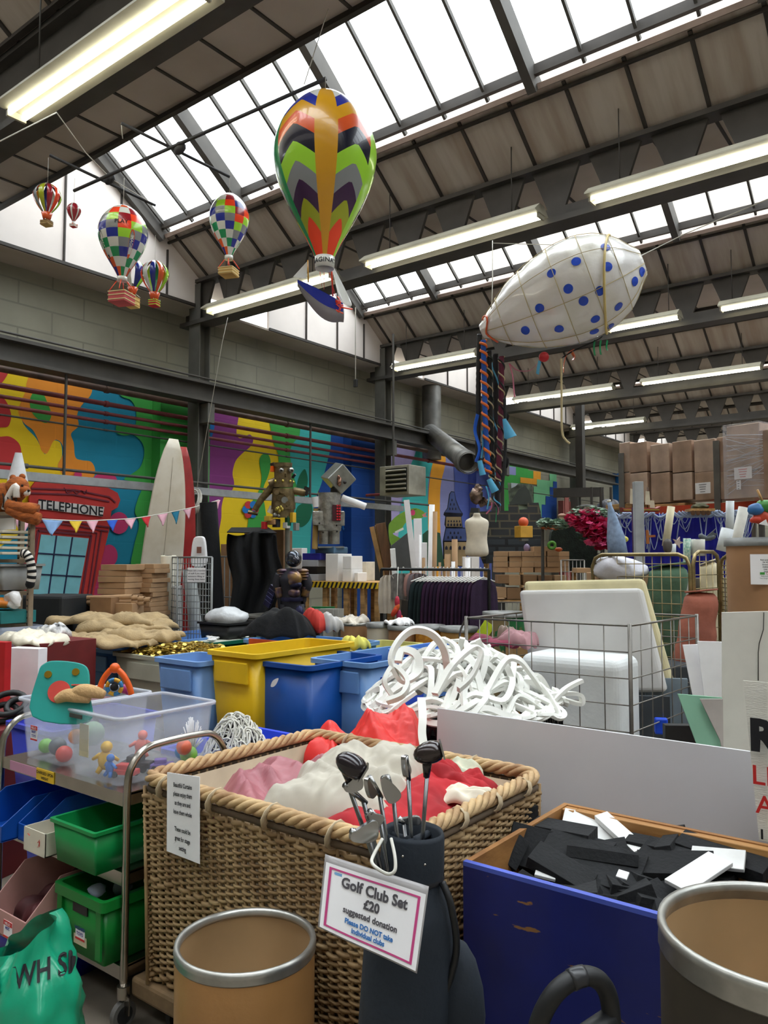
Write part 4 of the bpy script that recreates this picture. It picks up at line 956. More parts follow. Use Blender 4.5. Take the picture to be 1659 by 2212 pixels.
# two hidden layers, then the visible top
for layer,(zz,nn) in enumerate(((.52,22),(.64,44),(.665,14))):
    for k in range(nn):
        x=rnd.uniform(-1.05,.3) if layer<2 else rnd.uniform(-1.05,-.75); y=rnd.uniform(2.03,2.48)
        offcut((x,y,zz+rnd.uniform(-.03,.035)),(rnd.uniform(.12,.26),rnd.uniform(.06,.13),rnd.uniform(.025,.05)),(rnd.uniform(-.5,.5),rnd.uniform(-.4,.4),rnd.uniform(-1.6,1.6)),fb,'small black foam offcut jumbled in the blue wooden box','black foam offcuts in the blue box')
def at(px,py,z): return PZ(px,py,z)
for (px,py,z,d,rot,w_,lab) in(
 (1275,1865,.69,(.30,.17,.03),(.35,.1,.1),0,'widest black foam slab tilted at the front middle of the box'),
 (1225,1818,.70,(.30,.08,.03),(.1,0,.0),0,'long flat black offcut behind the widest slab'),
 (1215,1800,.72,(.20,.10,.05),(.0,0,.1),0,'black block lying topmost at the back left of the box'),
 (1145,1835,.69,(.13,.13,.05),(.9,.2,.5),0,'black offcut standing on edge near the left end'),
 (1100,1845,.68,(.11,.10,.04),(.8,-.4,-.5),0,'black offcut leaning near the left front corner'),
 (1450,1815,.72,(.05,.22,.03),(.0,-.3,.1),0,'narrow black strip resting on the rear batten'),
 (1440,1840,.70,(.24,.07,.05),(.1,0,.05),0,'black bar lying below the rear batten'),
 (1560,1850,.71,(.26,.09,.04),(.2,.1,-.1),0,'black bar at the right behind the white sheet'),
 (1130,1790,.69,(.12,.02,.14),(.0,.0,1.2),0,'black square pad leaning on the left wall of the box'),
 (1270,1790,.71,(.17,.14,.012),(.4,.1,.3),1,'white torn sheet at the back left of the box'),
 (1340,1800,.72,(.22,.05,.02),(.2,.2,-.6),1,'white strip slanting behind the black slabs'),
 (1510,1885,.71,(.08,.2,.012),(.2,.1,-.35),1,'long white sheet standing up beside the right drum'),
 (1550,1855,.72,(.15,.08,.012),(.4,-.1,.1),1,'white rectangle next to the long white sheet'),
 (1180,1885,.69,(.06,.05,.01),(.3,.1,.3),1,'small white corner piece at the left front of the box'),
 (1345,1890,.725,(.03,.03,.006),(.35,.1,.1),1,'tiny white square tab on the widest black slab')):
    offcut(at(px,py,z),d,rot,fw_ if w_ else fb,lab,None)
# ---------------------------------------------------------------- vacuum handle in front of the blue box
t=T('vacuum_tube','curved black plastic handle rising in front of the blue box','handle',PD(1160,2330,1.35))
P=spline([PD(1150,2330,1.35),PD(1160,2225,1.35),PD(1195,2150,1.35),PD(1245,2112,1.36),PD(1285,2112,1.37),PD(1312,2145,1.38),PD(1322,2212,1.38),PD(1325,2330,1.38)],8)
MB().tube(P,.0165,14).build('bent_tube',black,t); MB().tube(P[22:28],.018,14).build('grip_sleeve',M('sleeve_grey','#2a2b2e',.3),t)
MB().tube([PD(1322,2200,1.38),PD(1270,2235,1.36),PD(1240,2260,1.35)],.02,10).build('side_arm',black,t)
MB().tube([PD(1325,2330,1.38),Vector((PD(1325,2330,1.38).x,PD(1325,2330,1.38).y,0))],.018,10).build('pole',black,t)
# ---------------------------------------------------------------- white board, sheets at right
a=PY(945,1530,2.75); 
t=tag(MB().poly([(a.x,2.75,a.z),(1.2,2.75,a.z),(1.2,2.71,0),(a.x,2.71,0)],.012,(0,1,0)).build('white_board',M('board_white','#cfced3',.4,0,.04,2)),'big white board standing on edge behind the blue box','board')
Yb=2.66; A,B,Cc,D_=PY(1605,1470,Yb),PY(1800,1470,Yb),PY(1900,1960,Yb-.02),PY(1640,1815,Yb-.02)
sheetm=M('corrugated_white','#dedcd2',.7,0,.06,3,.2,60,stretch=(1,1,6))
t=T('lettered_sheet','white corrugated sheet with big black and red letters at the right edge','sign',D_)
s_=MB().poly([A,Vector((1.0,Yb,A.z)),Vector((1.0,Yb-.02,D_.z)),D_],.004,(0,1,0)).build('sheet',sheetm,t)
def letters(txt,px0,py0,py1,mat,bold,xw=None):
    p0=PY(px0,py1,Yb-.03); p1=PY(px0,py0,Yb-.03); hh=p1.z-p0.z; vs,fs=text(txt,1,bold); 
    mn=min(v.x for v in vs); y0=min(v.y for v in vs); y1=max(v.y for v in vs); sc_=hh/(y1-y0)
    MB().add([Vector((p0.x+(v.x-mn)*sc_,Yb-.03,p0.z+(v.y-y0)*sc_)) for v in vs],fs).build('lettering',mat,s_)
letters('R',1622,1550,1622,ink,.05); letters('LE',1627,1652,1693,inkred,.01); letters('A',1632,1716,1755,inkred,.01); MB().box(PY(1646,1802,Yb-.03),(.006,.002,.03)).build('lettering',ink,s_)
def sheet(name,label,pts,D,mat,th=.006,par=None,cat='sheet'):
    P=[PD(*p,D if len(p)==2 else p[2]) if len(p)==2 else PD(*p) for p in pts]; return tag(MB().poly(P,th,FW).build(name,mat,bevel=.0005),label,cat)
sheet('cream_card','tall cracked cream board at the right edge, in front of the lidded drum',[(1560,1323),(1760,1318),(1760,1700),(1562,1700)],3.55,M('card_cream','#d9d6cd',.8,0,.05),.008,cat='board')
mb=MB(); mb.tube([PD(*p,3.54) for p in((1650,1323),(1649,1360),(1640,1390),(1638,1410),(1638,1470))],.0022,4)
tag(mb.build('board_crack',M('crack_dark','#4a4640',.8)),'dark jagged crack running down the cream board','crack')
sheet('white_card','white card nearest the cream board, standing upright',[(1507,1385),(1580,1387),(1600,1750),(1550,1750)],3.9,paper)
sheet('white_card','narrow white card fanned out at the left of the others',[(1475,1393),(1508,1392),(1570,1750),(1545,1750)],3.95,paper)
sheet('mint_board','mint green board with a grey lower part, leaning before the white cards',[(1464,1499),(1560,1507),(1562,1700),(1540,1700)],3.3,M('mint','#8fc3a6',.6,0,.05))
sheet('grey_card','pale grey card overlapping the mint green board',[(1512,1510),(1562,1510),(1563,1640),(1556,1600)],3.28,M('pale_grey_card','#bdb5ae',.7))
# ---------------------------------------------------------------- stainless trolley
tx0,tx1,ty0,ty1=-3.28,-2.40,1.66,2.10
t=T('trolley','stainless steel three shelf trolley at left, loaded with tubs and toys','trolley',((tx0+tx1)/2,(ty0+ty1)/2,0))
for xx in(tx0,tx1):
    MB().tube(spline([(xx,ty0,.12),(xx,ty0,.5),(xx,ty0,.80),(xx,ty0+.02,.88),(xx,ty0+.07,.925),(xx,ty0+.15,.935),(xx,ty1-.15,.935),(xx,ty1-.07,.925),(xx,ty1-.02,.88),(xx,ty1,.80),(xx,ty1,.5),(xx,ty1,.12)],6),.0135,12).build('end_frame',chrome,t)
for z,nm in((.78,'shelf'),(.51,'shelf'),(.195,'shelf')):
    mb=MB(); mb.bb(tx0+.01,tx1-.01,ty0+.0,ty1-.0,z-.006,z); mb.bb(tx0+.01,tx1-.01,ty0-.004,ty0,z-.042,z+.004); mb.bb(tx0+.01,tx1-.01,ty1,ty1+.004,z-.042,z+.004); mb.bb(tx1-.014,tx1-.01,ty0,ty1,z-.042,z+.004)
    mb.build(nm,chrome,t)
for xx in(tx0,tx1):
    for yy in(ty0,ty1):
        cst=MB().cyl((xx,yy,.1),(xx,yy,.14),.022,14).build('castor',chrome,t)
        MB().bar((xx-.005,yy-.0,.11),(xx-.02,yy,.05),.006,.035).bar((xx+.02,yy,.11),(xx+.015,yy,.05),.006,.035).build('fork',chrome,cst)
        MB().cyl((xx-.012,yy,.045),(xx+.010,yy,.045),.045,20).build('wheel',M('wheel_grey','#5c5a57',.6),cst); MB().cyl((xx-.014,yy,.045),(xx+.012,yy,.045),.03,16).build('wheel_hub',black,cst)
o=MB().bb(-3.2,-2.99,ty0-.006,ty0-.004,.742,.778).build('pink_tape',M('tape_pink','#d79ab8',.6),t)
lab=MB().bb(-2.99,-2.865,ty0-.008,ty0-.005,.738,.782).build('yellow_label',M('label_yellow','#f0c32b',.6),t)
mb=MB(); lettering(mb,[('CHARGED UPON',.016,0,.008,.0003),('WEIGHT',.014,0,-.011,.0003)],(-2.927,ty0-.009,.76),(1,0,0),(0,0,1)); mb.build('lettering',ink,lab)
# clear tubs
cl=M('clear_plastic','#dfe2ee',.25,0,.05,3,alpha=.17); cl2=M('milky_plastic','#cdd6ec',.35,0,.05,3,alpha=.35); clrim=M('clear_rim','#e3e6ef',.3,0,.03,3,alpha=.6)
def ctub(label,x0,x1,y0,y1,z0,z1,mat=cl,group=None,handle=False):
    t=tub('clear_tub',label,'tub',x0,x1,y0,y1,z0,z1,mat,group,ins=.02,th=.003,r=.03,lip=.012,liph=.014)
    MB().tube(rrect(x0+.004,x1-.004,y0+.004,y1-.004,.03,z1-.006),.006,6,closed=True).build('rim',clrim,t)
    return t
A=ctub('large clear plastic tub at the front right of the trolley, toys inside',-2.83,-2.46,1.66,2.12,.785,1.035)
MB().bb(-2.77,-2.69,1.655,1.66,1.005,1.02).build('handle_slot',M('slot_dark','#4b4a48',.7),A)
lb=MB().bb(-2.745,-2.685,1.684,1.686,.86,.98).build('cream_label',M('label_cream','#d9cfae',.7),A)
B=ctub('clear plastic tub with baby toys at the left of the trolley',-3.22,-2.88,1.68,2.12,.785,1.03)
def badge(cx,y,cz,w_,h_,txt,par,red=M('badge_red','#cf2b2b',.6)):
    o=MB().bb(cx-w_/2,cx+w_/2,y-.001,y,cz-h_/2,cz+h_/2).build('name_label',paper,par)
    MB().bb(cx-w_/2,cx+w_/2,y-.0022,y-.001,cz+h_*.22,cz+h_/2).build('red_band',red,o)
    MB().bb(cx-w_/2,cx+w_/2,y-.0022,y-.001,cz-h_/2,cz-h_*.4).build('red_band',red,o)
    mb=MB(); lettering(mb,[('HELLO',h_*.22,0,h_*.35,.0002)],(cx,y-.003,cz),(1,0,0),(0,0,1)); mb.build('lettering',paper,o)
    mb=MB(); lettering(mb,[(s_,h_*.24,0,h_*(.08-.27*i),.0004) for i,s_ in enumerate(txt)],(cx,y-.003,cz),(1,0,0),(0,0,1)); mb.build('lettering',M('ink_violet','#3b3c9c',.7),o)
badge(-3.07,1.683,.90,.05,.058,['BABY','TOYS'],B)
def toycar(c,col,label,s=1,rz=.3):
    t=T('toy_car',label,'toy',c); Mx=XF(c,rz); mb=MB(Mx); mb.box((0,0,.018*s),(.09*s,.04*s,.018*s)); mb.box((-.005*s,0,.034*s),(.045*s,.034*s,.018*s)); mb.build('body',M('toy_'+col,col,.4),t,bevel=.004)
    for sx in(-1,1):
        for sy in(-1,1): MB(Mx).cyl((sx*.028*s,sy*.018*s,.010*s),(sx*.028*s,sy*.024*s,.010*s),.011*s,12).build('wheel',black,t)
def toyfig(c,col,label,s=1,rz=0):
    t=T('toy_figure',label,'toy',c); m_=M('toy_'+col,col,.45); Mx=XF(c,rz)
    mb=MB(Mx); mb.ball((0,0,.03*s),.022*s,12,sq=(1,.7,1.3)); mb.build('body',m_,t); MB(Mx).ball((.005,0,.068*s),.017*s,12).build('head',m_,t)
    for sx in(-1,1):
        MB(Mx).tube([(sx*.016*s,0,.045*s),(sx*.04*s,.005,.03*s)],[.007*s,.005*s],8).build('arm',m_,t); MB(Mx).tube([(sx*.01*s,0,.012*s),(sx*.02*s,-.01,-.006*s)],[.009*s,.007*s],8).build('leg',m_,t)
z0=.795
toyfig((-2.66,1.74,z0+.01),'#e9b833','yellow toy figure lying in the large clear tub',1.3,.5); toyfig((-2.60,1.72,z0+.01),'#3f7fd6','blue toy figure beside the yellow one',.9)
toycar((-2.56,1.76,z0),'#d0302c','red toy car in the large clear tub',1.1,.4); toycar((-2.60,1.84,z0),'#22262e','black toy car in the large clear tub',1.3,.5); toycar((-2.53,1.9,z0),'#7a5fb0','violet toy car in the large clear tub',1,.9)
toyfig((-2.62,1.87,z0+.05),'#ec6f5c','coral toy figure on top of the cars in the clear tub',1.1,1)
for (c,r,col,lab) in(((-2.52,2.02,.83),.035,'#8fcf4a','lime green ball in the large clear tub'),((-2.6,2.05,.825),.03,'#3b8fd0','blue ball in the large clear tub'),((-2.50,1.98,.87),.03,'#f0785a','coral ball on top of the others in the clear tub'),((-3.15,1.78,.82),.03,'#7fbf5a','green ball in the baby toys tub'),((-2.96,1.75,.82),.033,'#e24a42','red ball in the baby toys tub'),((-3.06,1.78,.83),.036,'#5d6670','grey ball in the baby toys tub'),((-3.0,1.9,.87),.05,'#9fd0a0','pale green ball in the baby toys tub'),((-2.96,1.8,.88),.03,'#d88a3a','orange ball in the baby toys tub')):
    tag(MB().ball(c,r,16).build('toy_ball',M('toy_'+col,col,.4)),lab,'toy')
mb=MB(); 
for i in range(40):
    a=random.uniform(0,6.28);b=random.uniform(.2,1.4); q=Vector((-2.55,2.06,.83)); mb.tube([q,q+Vector((math.cos(a)*math.cos(b)*.06,math.sin(a)*math.cos(b)*.04,math.sin(b)*.14))],.0025,4)
tag(mb.build('white_tinsel',paper),'white tinsel tuft at the far end of the large clear tub','tinsel',kind='stuff')
# things sticking out of the baby toys tub
c=PD(138,1478,3.0)
t=T('teal_tray','teal toy tray with red disc and two brass eyes in the baby toys tub','toy',c-Vector((0,0,.1)))
Rm=Matrix.Translation(c)@Matrix.Rotation(YAW+.1,4,'Z')@Matrix.Rotation(-.25,4,'X')@Matrix.Rotation(.12,4,'Y')
mb=MB(Rm); pts=[(x*1.0,0,y) for x,y in [(-.09,-.13),(-.105,.03),(-.09,.07),(-.05,.085),(.04,.085),(.08,.06),(.10,-.02),(.12,-.13)]]; mb.poly(spline(pts,4,True),.012,(0,1,0)); o=mb.build('tray',M('tray_teal','#2ba39a',.4),t,bevel=.004)
MB(Rm).cyl((-.01,-.006,-.03),(-.01,.002,-.03),.042,24).build('red_disc',M('disc_red','#df5048',.4),t)
MB(Rm).bar((.03,-.003,-.0),(.09,-.003,.008),.012,.004).build('red_bar',M('disc_red'),t)
for x,y in((-.065,.03),(.035,.05)): MB(Rm).cyl((x,-.006,y),(x,.001,y),.014,16).build('brass_eye',M('brass','#c9a23a',.3,.9),t)
t=T('orange_toy_arch','bright orange plastic toy arch sticking up from the baby toys tub','toy',PD(245,1500,3.05))
orp=M('orange_plastic','#f5651c',.35); MB().tube(spline([PD(212,1500,3.02),PD(222,1470,3.02),PD(236,1450,3.02),PD(247,1442,3.02)],6),.0115,10).build('arm',orp,t); MB().tube(spline([PD(249,1442,3.02),PD(266,1458,3.02),PD(278,1480,3.02),PD(284,1500,3.02)],6),.0115,10).build('arm',orp,t); MB().ball(PD(248,1443,3.02),.02,14).build('pivot',orp,t)
t=T('ring_rattle','blue and yellow ring rattle under the orange arch','toy',PD(247,1490,3.05)); q=PD(247,1484,3.06)
for i in range(8):
    a0=i*math.pi/4; MB().tube([q+(RT*math.cos(a0+k*.15)+UP*math.sin(a0+k*.15))*.028 for k in range(6)],.008,8).build('ring_segment',M('toy_#e9b833') if i%2 else M('toy_#3b8fd0'),t)
MB().ball(q,.016,12).build('centre_ball',ink,t)
tag(MB().ball(PD(270,1488,3.1),.02,12).ball(PD(278,1492,3.1),.018,12).build('magenta_toy',M('magenta','#b0307a',.4)),'small magenta toy beneath the right leg of the orange arch','toy')
for (px,py,lab) in((155,1508,'tan stuffed toy limb lying on the left rim of the tub'),(186,1498,'second tan stuffed toy limb behind the first')):
    q=PD(px,py,2.98); MB_=MB(); MB_.tube(spline([q-RT*.06-UP*.008,q-RT*.02+UP*.01,q+RT*.03+UP*.006,q+RT*.07-UP*.006],5),[.014+.012*math.sin(math.pi*k/15) for k in range(16)],12); tag(MB_.build('plush_limb',M('plush_tan','#d2ab78',.95,0,.1,9,.3,90)),lab,'soft toy')
# tubs on the lower shelves
grn=M('green_plastic','#0f8a46',.35,0,.08,3); grnd=M('green_crate','#0a7a2e',.4,0,.08,3)
g=tub('green_tub','open green plastic tub on the middle shelf of the trolley','tub',-2.73,-2.44,1.56,2.02,.515,.665,grn,ins=.012,th=.004,r=.012,lip=.01,liph=.012)
g=tub('green_crate','deep green crate with a paper label on the bottom shelf of the trolley','crate',-2.735,-2.42,1.585,2.02,.20,.43,grnd,ins=.02,th=.005,r=.02,lip=.014,liph=.035)
for x in(-2.715,-2.47): MB().bb(x,x+.03,1.592,1.60,.23,.39).build('rib',grnd,g)
MB().bb(-2.62,-2.53,1.596,1.601,.355,.385).build('hand_hole',black,g)
lb=MB().bb(-2.635,-2.555,1.612,1.615,.235,.335).build('cream_label',M('label_cream'),g); badge(-2.592,1.611,.288,.058,.068,['WIZARD','TOYS'],lb)
for(c,r) in(((-2.60,1.68,.40),.03),((-2.55,1.75,.40),.035)): tag(MB().ball(c,r,10,sq=(1.3,1,.6)).noise(.012,30).build('clear_bag',cl2),'crumpled clear bag inside the green crate' if r<.032 else 'larger clear bag behind the first inside the green crate','bag')
def picking(label,x0,x1,y0,y1,z0,z1,mat,txt=None):
    t=T('picking_bin',label,'bin',((x0+x1)/2,y0,z0)); th=.005; zf=z0+(z1-z0)*.42
    MB().bb(x0,x1,y0,y1,z0,z0+th).build('base',mat,t)
    for xx in(x0,x1-th):
        MB().poly([(xx,y0,z0),(xx,y1,z0),(xx,y1,z1),(xx,y0+.13,z1),(xx,y0,zf)],th,(1,0,0)).build('side',mat,t,bevel=.002)
    MB().bb(x0,x1,y0,y0+th,z0,zf).build('front',mat,t,bevel=.002); MB().bb(x0,x1,y1-th,y1,z0,z1).build('back',mat,t)
    if txt: badge((x0+x1)/2+.01,y0-.001,z0+.035,.06,.06,txt,t)
    return t
picking('dusty pink open fronted bin on the bottom shelf of the trolley',-3.02,-2.76,1.50,1.95,.215,.43,M('pink_plastic','#c3938c',.5,0,.1),['MISC'])
cloth('dark_contents','dark maroon contents of the pink bin','contents',-2.89,1.72,.1,.16,.23,.11,M('maroon_fill','#551f22',.7,0,.3),4,fold=.02)
picking('blue open fronted bin at the left end of the middle shelf',-3.26,-3.03,1.54,1.97,.515,.66,M('bin_blue','#0f4fae',.4,0,.08),['BITS'])
picking('blue open fronted bin right beside the white box on the middle shelf',-3.02,-2.9,1.60,2.0,.515,.665,M('bin_blue'))
t=T('white_box','open white card box with red pen marks on the middle shelf','box',(-2.83,1.58,.515)); wc=M('white_card','#e3dcc9',.7)
for a in((-2.9,-2.75,1.56,1.564,.515,.60),(-2.9,-2.896,1.56,1.95,.515,.60),(-2.754,-2.75,1.56,1.95,.515,.60),(-2.9,-2.75,1.946,1.95,.515,.60),(-2.9,-2.75,1.56,1.95,.515,.519)): MB().bb(*a).build('panel',wc,t)
mb=MB(); 
for k in range(6): mb.bar((-2.80+.008*(k%3),1.558,.545+.005*k),(-2.785,1.558,.55+.006*((k*3)%5)),.0015,.001)
mb.bar((-2.87,1.558,.58),(-2.855,1.558,.575),.002,.001); mb.build('pen_marks',inkred,t)
# things behind and left of the trolley
for (x0,x1,y0,y1,z0,z1,h_,lab) in((-3.75,-3.32,1.9,2.5,.45,.83,'#3a48c8','translucent blue tub left behind the trolley'),(-3.8,-3.34,2.0,2.6,.0,.42,'#5a6ad6','lower translucent blue tub left behind the trolley')):
    tub('blue_tub',lab,'tub',x0,x1,y0,y1,z0,z1,M('tub_'+h_,h_,.3,0,.08,3,alpha=.85),ins=.03)
tub('blue_tub','deep blue tub on the floor under the left end of the trolley','tub',-3.25,-2.78,1.60,2.1,.0,.15,M('tub_royal','#1c1c8c',.4),None,ins=.02)
tub('black_bin','black bin standing behind the trolley posts','bin',-3.2,-2.85,2.2,2.6,.0,.72,black,ins=.05)
tub('blue_tub','royal blue tub standing behind the right end of the trolley','tub',-2.8,-2.42,2.18,2.62,.3,.72,M('tub_cobalt','#1436a8',.4,0,.08),ins=.03)
bx('red_sheet','red perforated panel behind the middle of the trolley','panel',(-2.86,2.19,.62),(.22,.01,.3),M('panel_red','#a3231f',.5))
# green carrier bag
gb_=M('bag_green','#12a27a',.3,0,.12,4,.35,8,coat=.3,alpha=.93)
c=PD(60,2130,2.15); c.z=0
mb=MB(); n,m_=64,36
for i in range(m_+1):
    f=i/m_
    for j in range(n):
        a=2*math.pi*j/n; r=.15*(1.0-.25*f**2)*(.7+.3*math.sin(min(1,f*3+.25)*math.pi/2)); 
        if f>.72: r*=(1-(f-.72)*1.5)
        p=Vector((r*1.15*math.cos(a),r*.95*math.sin(a),0.57*f+(.05*math.cos(a-.9) if f>.5 else 0)*(f-.5)*2))
        q=noise.noise(Vector((math.cos(a)*2.2,math.sin(a)*2.2,f*5)))*.035+(1-abs(noise.noise(p*14))*2.2)*.012
        p+=Vector((math.cos(a),math.sin(a),0))*q*(.3+f); mb.v.append(c+p)
mb.f=[[i*n+j,i*n+(j+1)%n,(i+1)*n+(j+1)%n,(i+1)*n+j] for i in range(m_) for j in range(n)]+[list(range(n-1,-1,-1))]; mb.m=[0]*len(mb.f); mb.s=[True]*len(mb.f)
bvb=BVHTree.FromPolygons([tuple(v) for v in mb.v],mb.f)
t=T('carrier_bag','crumpled green plastic carrier bag with black lettering at the bottom left corner','bag',c); mb.build('bag_body',gb_,t)
def onsurf(px,py,off=.003):
    r=ray(px,py).normalized(); h=bvb.ray_cast(CAM,r); return h[0]-r*off if h[0] else None
vs,fs=text('EI  WH SMITH',60,1.2); out=[];ok=True
keep=[]
for v in vs:
    x=112+v.x*.78; y=2092-v.y*1.15-(x-112)*.30; q=onsurf(x,y); keep.append(q)
good=[f for f in fs if all(keep[i] for i in f)]
mb=MB(); mb.add([k or Vector((0,0,0)) for k in keep],good)
used=sorted({i for f in good for i in f}); rm={i:k for k,i in enumerate(used)}
if used:
    mb=MB(); mb.add([keep[i] for i in used],[tuple(rm[i] for i in f) for f in good]); mb.build('lettering',ink,t)
# ---------------------------------------------------------------- big bins of materials
def bigbin(px1,py1,px2,L,col,label,z=.95,name='plastic_bin',hgt=.72,group=None,handle=True,alpha=1,cat='bin'):
    p=PZ(px1,py1,z); q=PY(px2,py1,p.y); x0,x1=p.x,q.x; mt=M('bin_'+col,col,.38,0,.1,2.5,.04,20,alpha=alpha)
    t=tub(name,label,cat,x0,x1,p.y,p.y+L,z-hgt,z,mt,group,ins=.05,th=.008,r=.05,lip=.022,liph=.03)
    if handle:
        w_=(x1-x0); MB().bb(x0+w_*.18,x1-w_*.18,p.y+.006,p.y+.03,z-.2,z-.06).build('moulded_panel',mt,t,bevel=.008)
    mb=MB(); 
    MB().bb(x0+.04,x1-.04,p.y+.05,p.y+L-.04,z-hgt-.06,z-hgt).build('base_frame',black,t)
    for xx in(x0+.08,x1-.08):
        for yy in(p.y+.1,p.y+L-.1): MB().cyl((xx-.015,yy,.04),(xx+.015,yy,.04),.04,12).build('castor',black,t); 
    MB().bb(x0+.06,x0+.1,p.y+.08,p.y+.12,.08,z-hgt-.05).build('leg',steel_g,t); MB().bb(x1-.1,x1-.06,p.y+.08,p.y+.12,.08,z-hgt-.05).build('leg',steel_g,t)
    return t,x0,x1,p.y,p.y+L
yb=bigbin(441,1403,553,1.0,'#f0c41d','tall yellow plastic bin in the middle of the row',z=1.0)
db=bigbin(543,1426,669,.75,'#0b4ea2','dark blue plastic bin right of the yellow one, paint scuffed',handle=False)
mb=MB(); mb.poly(spline([PY(x,y,db[3]+.004) for x,y in((585,1482),(590,1470),(602,1465),(597,1478),(590,1484))],3,True),.002,(0,-1,0)); mb.build('white_scuff',paper,db[0])
lbn=bigbin(664,1421,797,.9,'#6f9ad2','light blue plastic bin right of the dark blue one')
lb2=bigbin(327,1419,428,.42,'#78a2dc','light blue plastic bin left of the yellow one',z=.93)
cb_=bigbin(238,1408,442,.8,'#b9b9a8','milky bin brimming with gold discs',alpha=.9,hgt=.58,z=.82)
bb2=bigbin(145,1394,248,.7,'#5f93cf','light blue bin at left with burlap sacks heaped on it',z=.80)
bigbin(288,1373,392,.9,'#6d9be0','low light blue bin behind the burlap sacks',z=.84)
gbn=bigbin(394,1383,458,.7,'#156a52','dark green bin with white flowers behind the yellow bin',z=.82)
obn=bigbin(520,1380,722,.6,'#6ea0e0','wide light blue bin with black cloth behind the yellow bin',z=.93)
bigbin(690,1399,790,.8,'#d8d17c','pale yellow bin behind the dark blue one',z=.9)
bigbin(797,1460,850,.45,'#1a3fb0','small royal blue bin right of the light blue one',z=.85,hgt=.5)
bigbin(832,1402,905,.6,'#5f93e6','light blue bin peeping out behind the white strips',z=.95)
MB().bb(obn[1]+.1,obn[2]-.05,obn[3]-.002,obn[3]+.008,.75,.94).build('orange_panel',M('panel_orange','#e05a2a',.5),obn[0])
# contents
gold=M('gold_disc','#c9ac52',.3,.85,.2,20); mb=MB(); rnd=random.Random(3)
def binfill(b,z=.95): return (b[1]+.05,b[2]-.05,b[3]+.06,b[4]-.08)
x0,x1,y0,y1=binfill(cb_)
for i in range(900):
    x=rnd.uniform(x0,x1+.25*0);y=rnd.uniform(y0,y1); u=(x-x0)/(x1-x0)*2-1; v=(y-y0)/(y1-y0)*2-1; z=.81+.08*(1-u*u)*(1-v*v)+rnd.uniform(-.01,.012)
    R=Matrix.Rotation(rnd.uniform(0,6),3,'Z')@Matrix.Rotation(rnd.uniform(-.6,.6),3,'X'); d=R@Vector((0,0,1)); mb.cyl(Vector((x,y,z)),Vector((x,y,z))+d*.005,.019,8)
mb.bb(x0,x1,y0,y1,.70,.80)
tag(mb.build('gold_discs',gold),'heap of small gold discs filling the milky bin','discs',kind='stuff')
x0,x1,y0,y1=binfill(gbn); 
for k in range(14):
    c=Vector((rnd.uniform(x0,x1),rnd.uniform(y0,y1),.84)); t=T('fabric_flower','small white fabric flower on the dark green bin','flower',c,'white flowers on the green bin')
    for i in range(5): a=i*1.2566; MB().ball(c+Vector((.025*math.cos(a),.025*math.sin(a),0)),.02,8,sq=(1,1,.5)).build('petal',paper,t)
bx('flower_tray','pale tray carrying the white flowers in the green bin','tray',((x0+x1)/2,(y0+y1)/2,.81),(x1-x0,y1-y0,.02),M('tray_pale','#c8cbbd',.7))
# burlap sacks
q=PZ(235,1370,1.04)
def CL(name,label,px,py,D,rx,ry,h,mat,seed,rz=0,zadd=0,fold=.03,cat='cloth',base=None,**k):
    c=PD(px,py,D); return cloth(name,label,cat,c.x,c.y,rx,ry,c.z-h/2 if base is None else base,h,mat,seed,rz,fold,**k)
for (px,py,D_,rx,ry,h_,rz,base,lab,sd) in((225,1345,7.1,.50,.24,.10,.55,1.04,'large folded burlap sack lying topmost on the heap',21),(275,1352,6.9,.42,.20,.09,.75,1.00,'burlap sack with a long pointed end at the back of the heap',27),(300,1378,6.5,.34,.2,.09,.5,.95,'burlap sack slipping off the right side of the heap',22),(235,1385,6.2,.36,.18,.08,.35,.93,'burlap sack with rolled edge at the front of the heap',26),(170,1380,6.4,.28,.2,.07,.2,.92,'burlap sack at the left front of the heap',25)):
    CL('burlap_sack',lab,px,py,D_+.45,rx,ry,h_,burl,sd,rz,cat='sack',base=base-.07,fold=.045,fs=4,thick=.012,sq=1.0,edge=.3)
CL('patterned_cloth','black and white patterned cloth left of the burlap',112,1372,6.6,.14,.1,.10,M('bw_pattern','#eeeeee',.8,0,0,16,col2='#18181c'),31,base=.95)
CL('cream_fabric','cream fabric lying flat left of the patterned cloth',70,1385,6.3,.32,.16,.09,M('cream_cloth'),33,base=.92)
CL('black_fabric','black felt cloth rising from the wide light blue bin',610,1352,6.9,.30,.24,.24,blackcloth,41,.3,base=.92,fold=.05,p=1.0,fs=3)
CL('red_fabric','bright red cloth tucked beside the black felt',690,1352,7.0,.11,.12,.22,M('cloth_red','#d2382c',.7),42,base=.95)
CL('grey_fabric','pale grey cloth at the right end of the wide light blue bin',712,1350,7.0,.09,.1,.20,M('cloth_grey','#c9c6c4',.8),43,base=.95)
CL('yellow_fabric','small yellow cloth corner in the light blue bin',770,1418,5.9,.09,.09,.09,M('cloth_yellow','#e8e06a',.8),44,base=.92)
CL('red_tissue','crumpled bright red tissue heap behind the wicker basket',790,1552,3.35,.25,.17,.25,redt,51,.4,base=.72,fold=.055,p=.5,fs=7)
CL('maroon_fabric','maroon cloth heap behind the white strips in the cage',1075,1398,5.6,.20,.16,.06,M('cloth_maroon','#8e2f4c',.7,0,.2),53,base=.98)
CL('rose_fabric','dusty rose cloth trailing right of the maroon cloth',1118,1405,5.5,.13,.1,.12,M('cloth_rose','#b98a90',.7),54,base=.98)
CL('cream_sock','tan fabric piece rising above the maroon cloth',1095,1375,5.6,.06,.05,.16,M('cloth_tan','#a9978b',.8),55,base=.98)
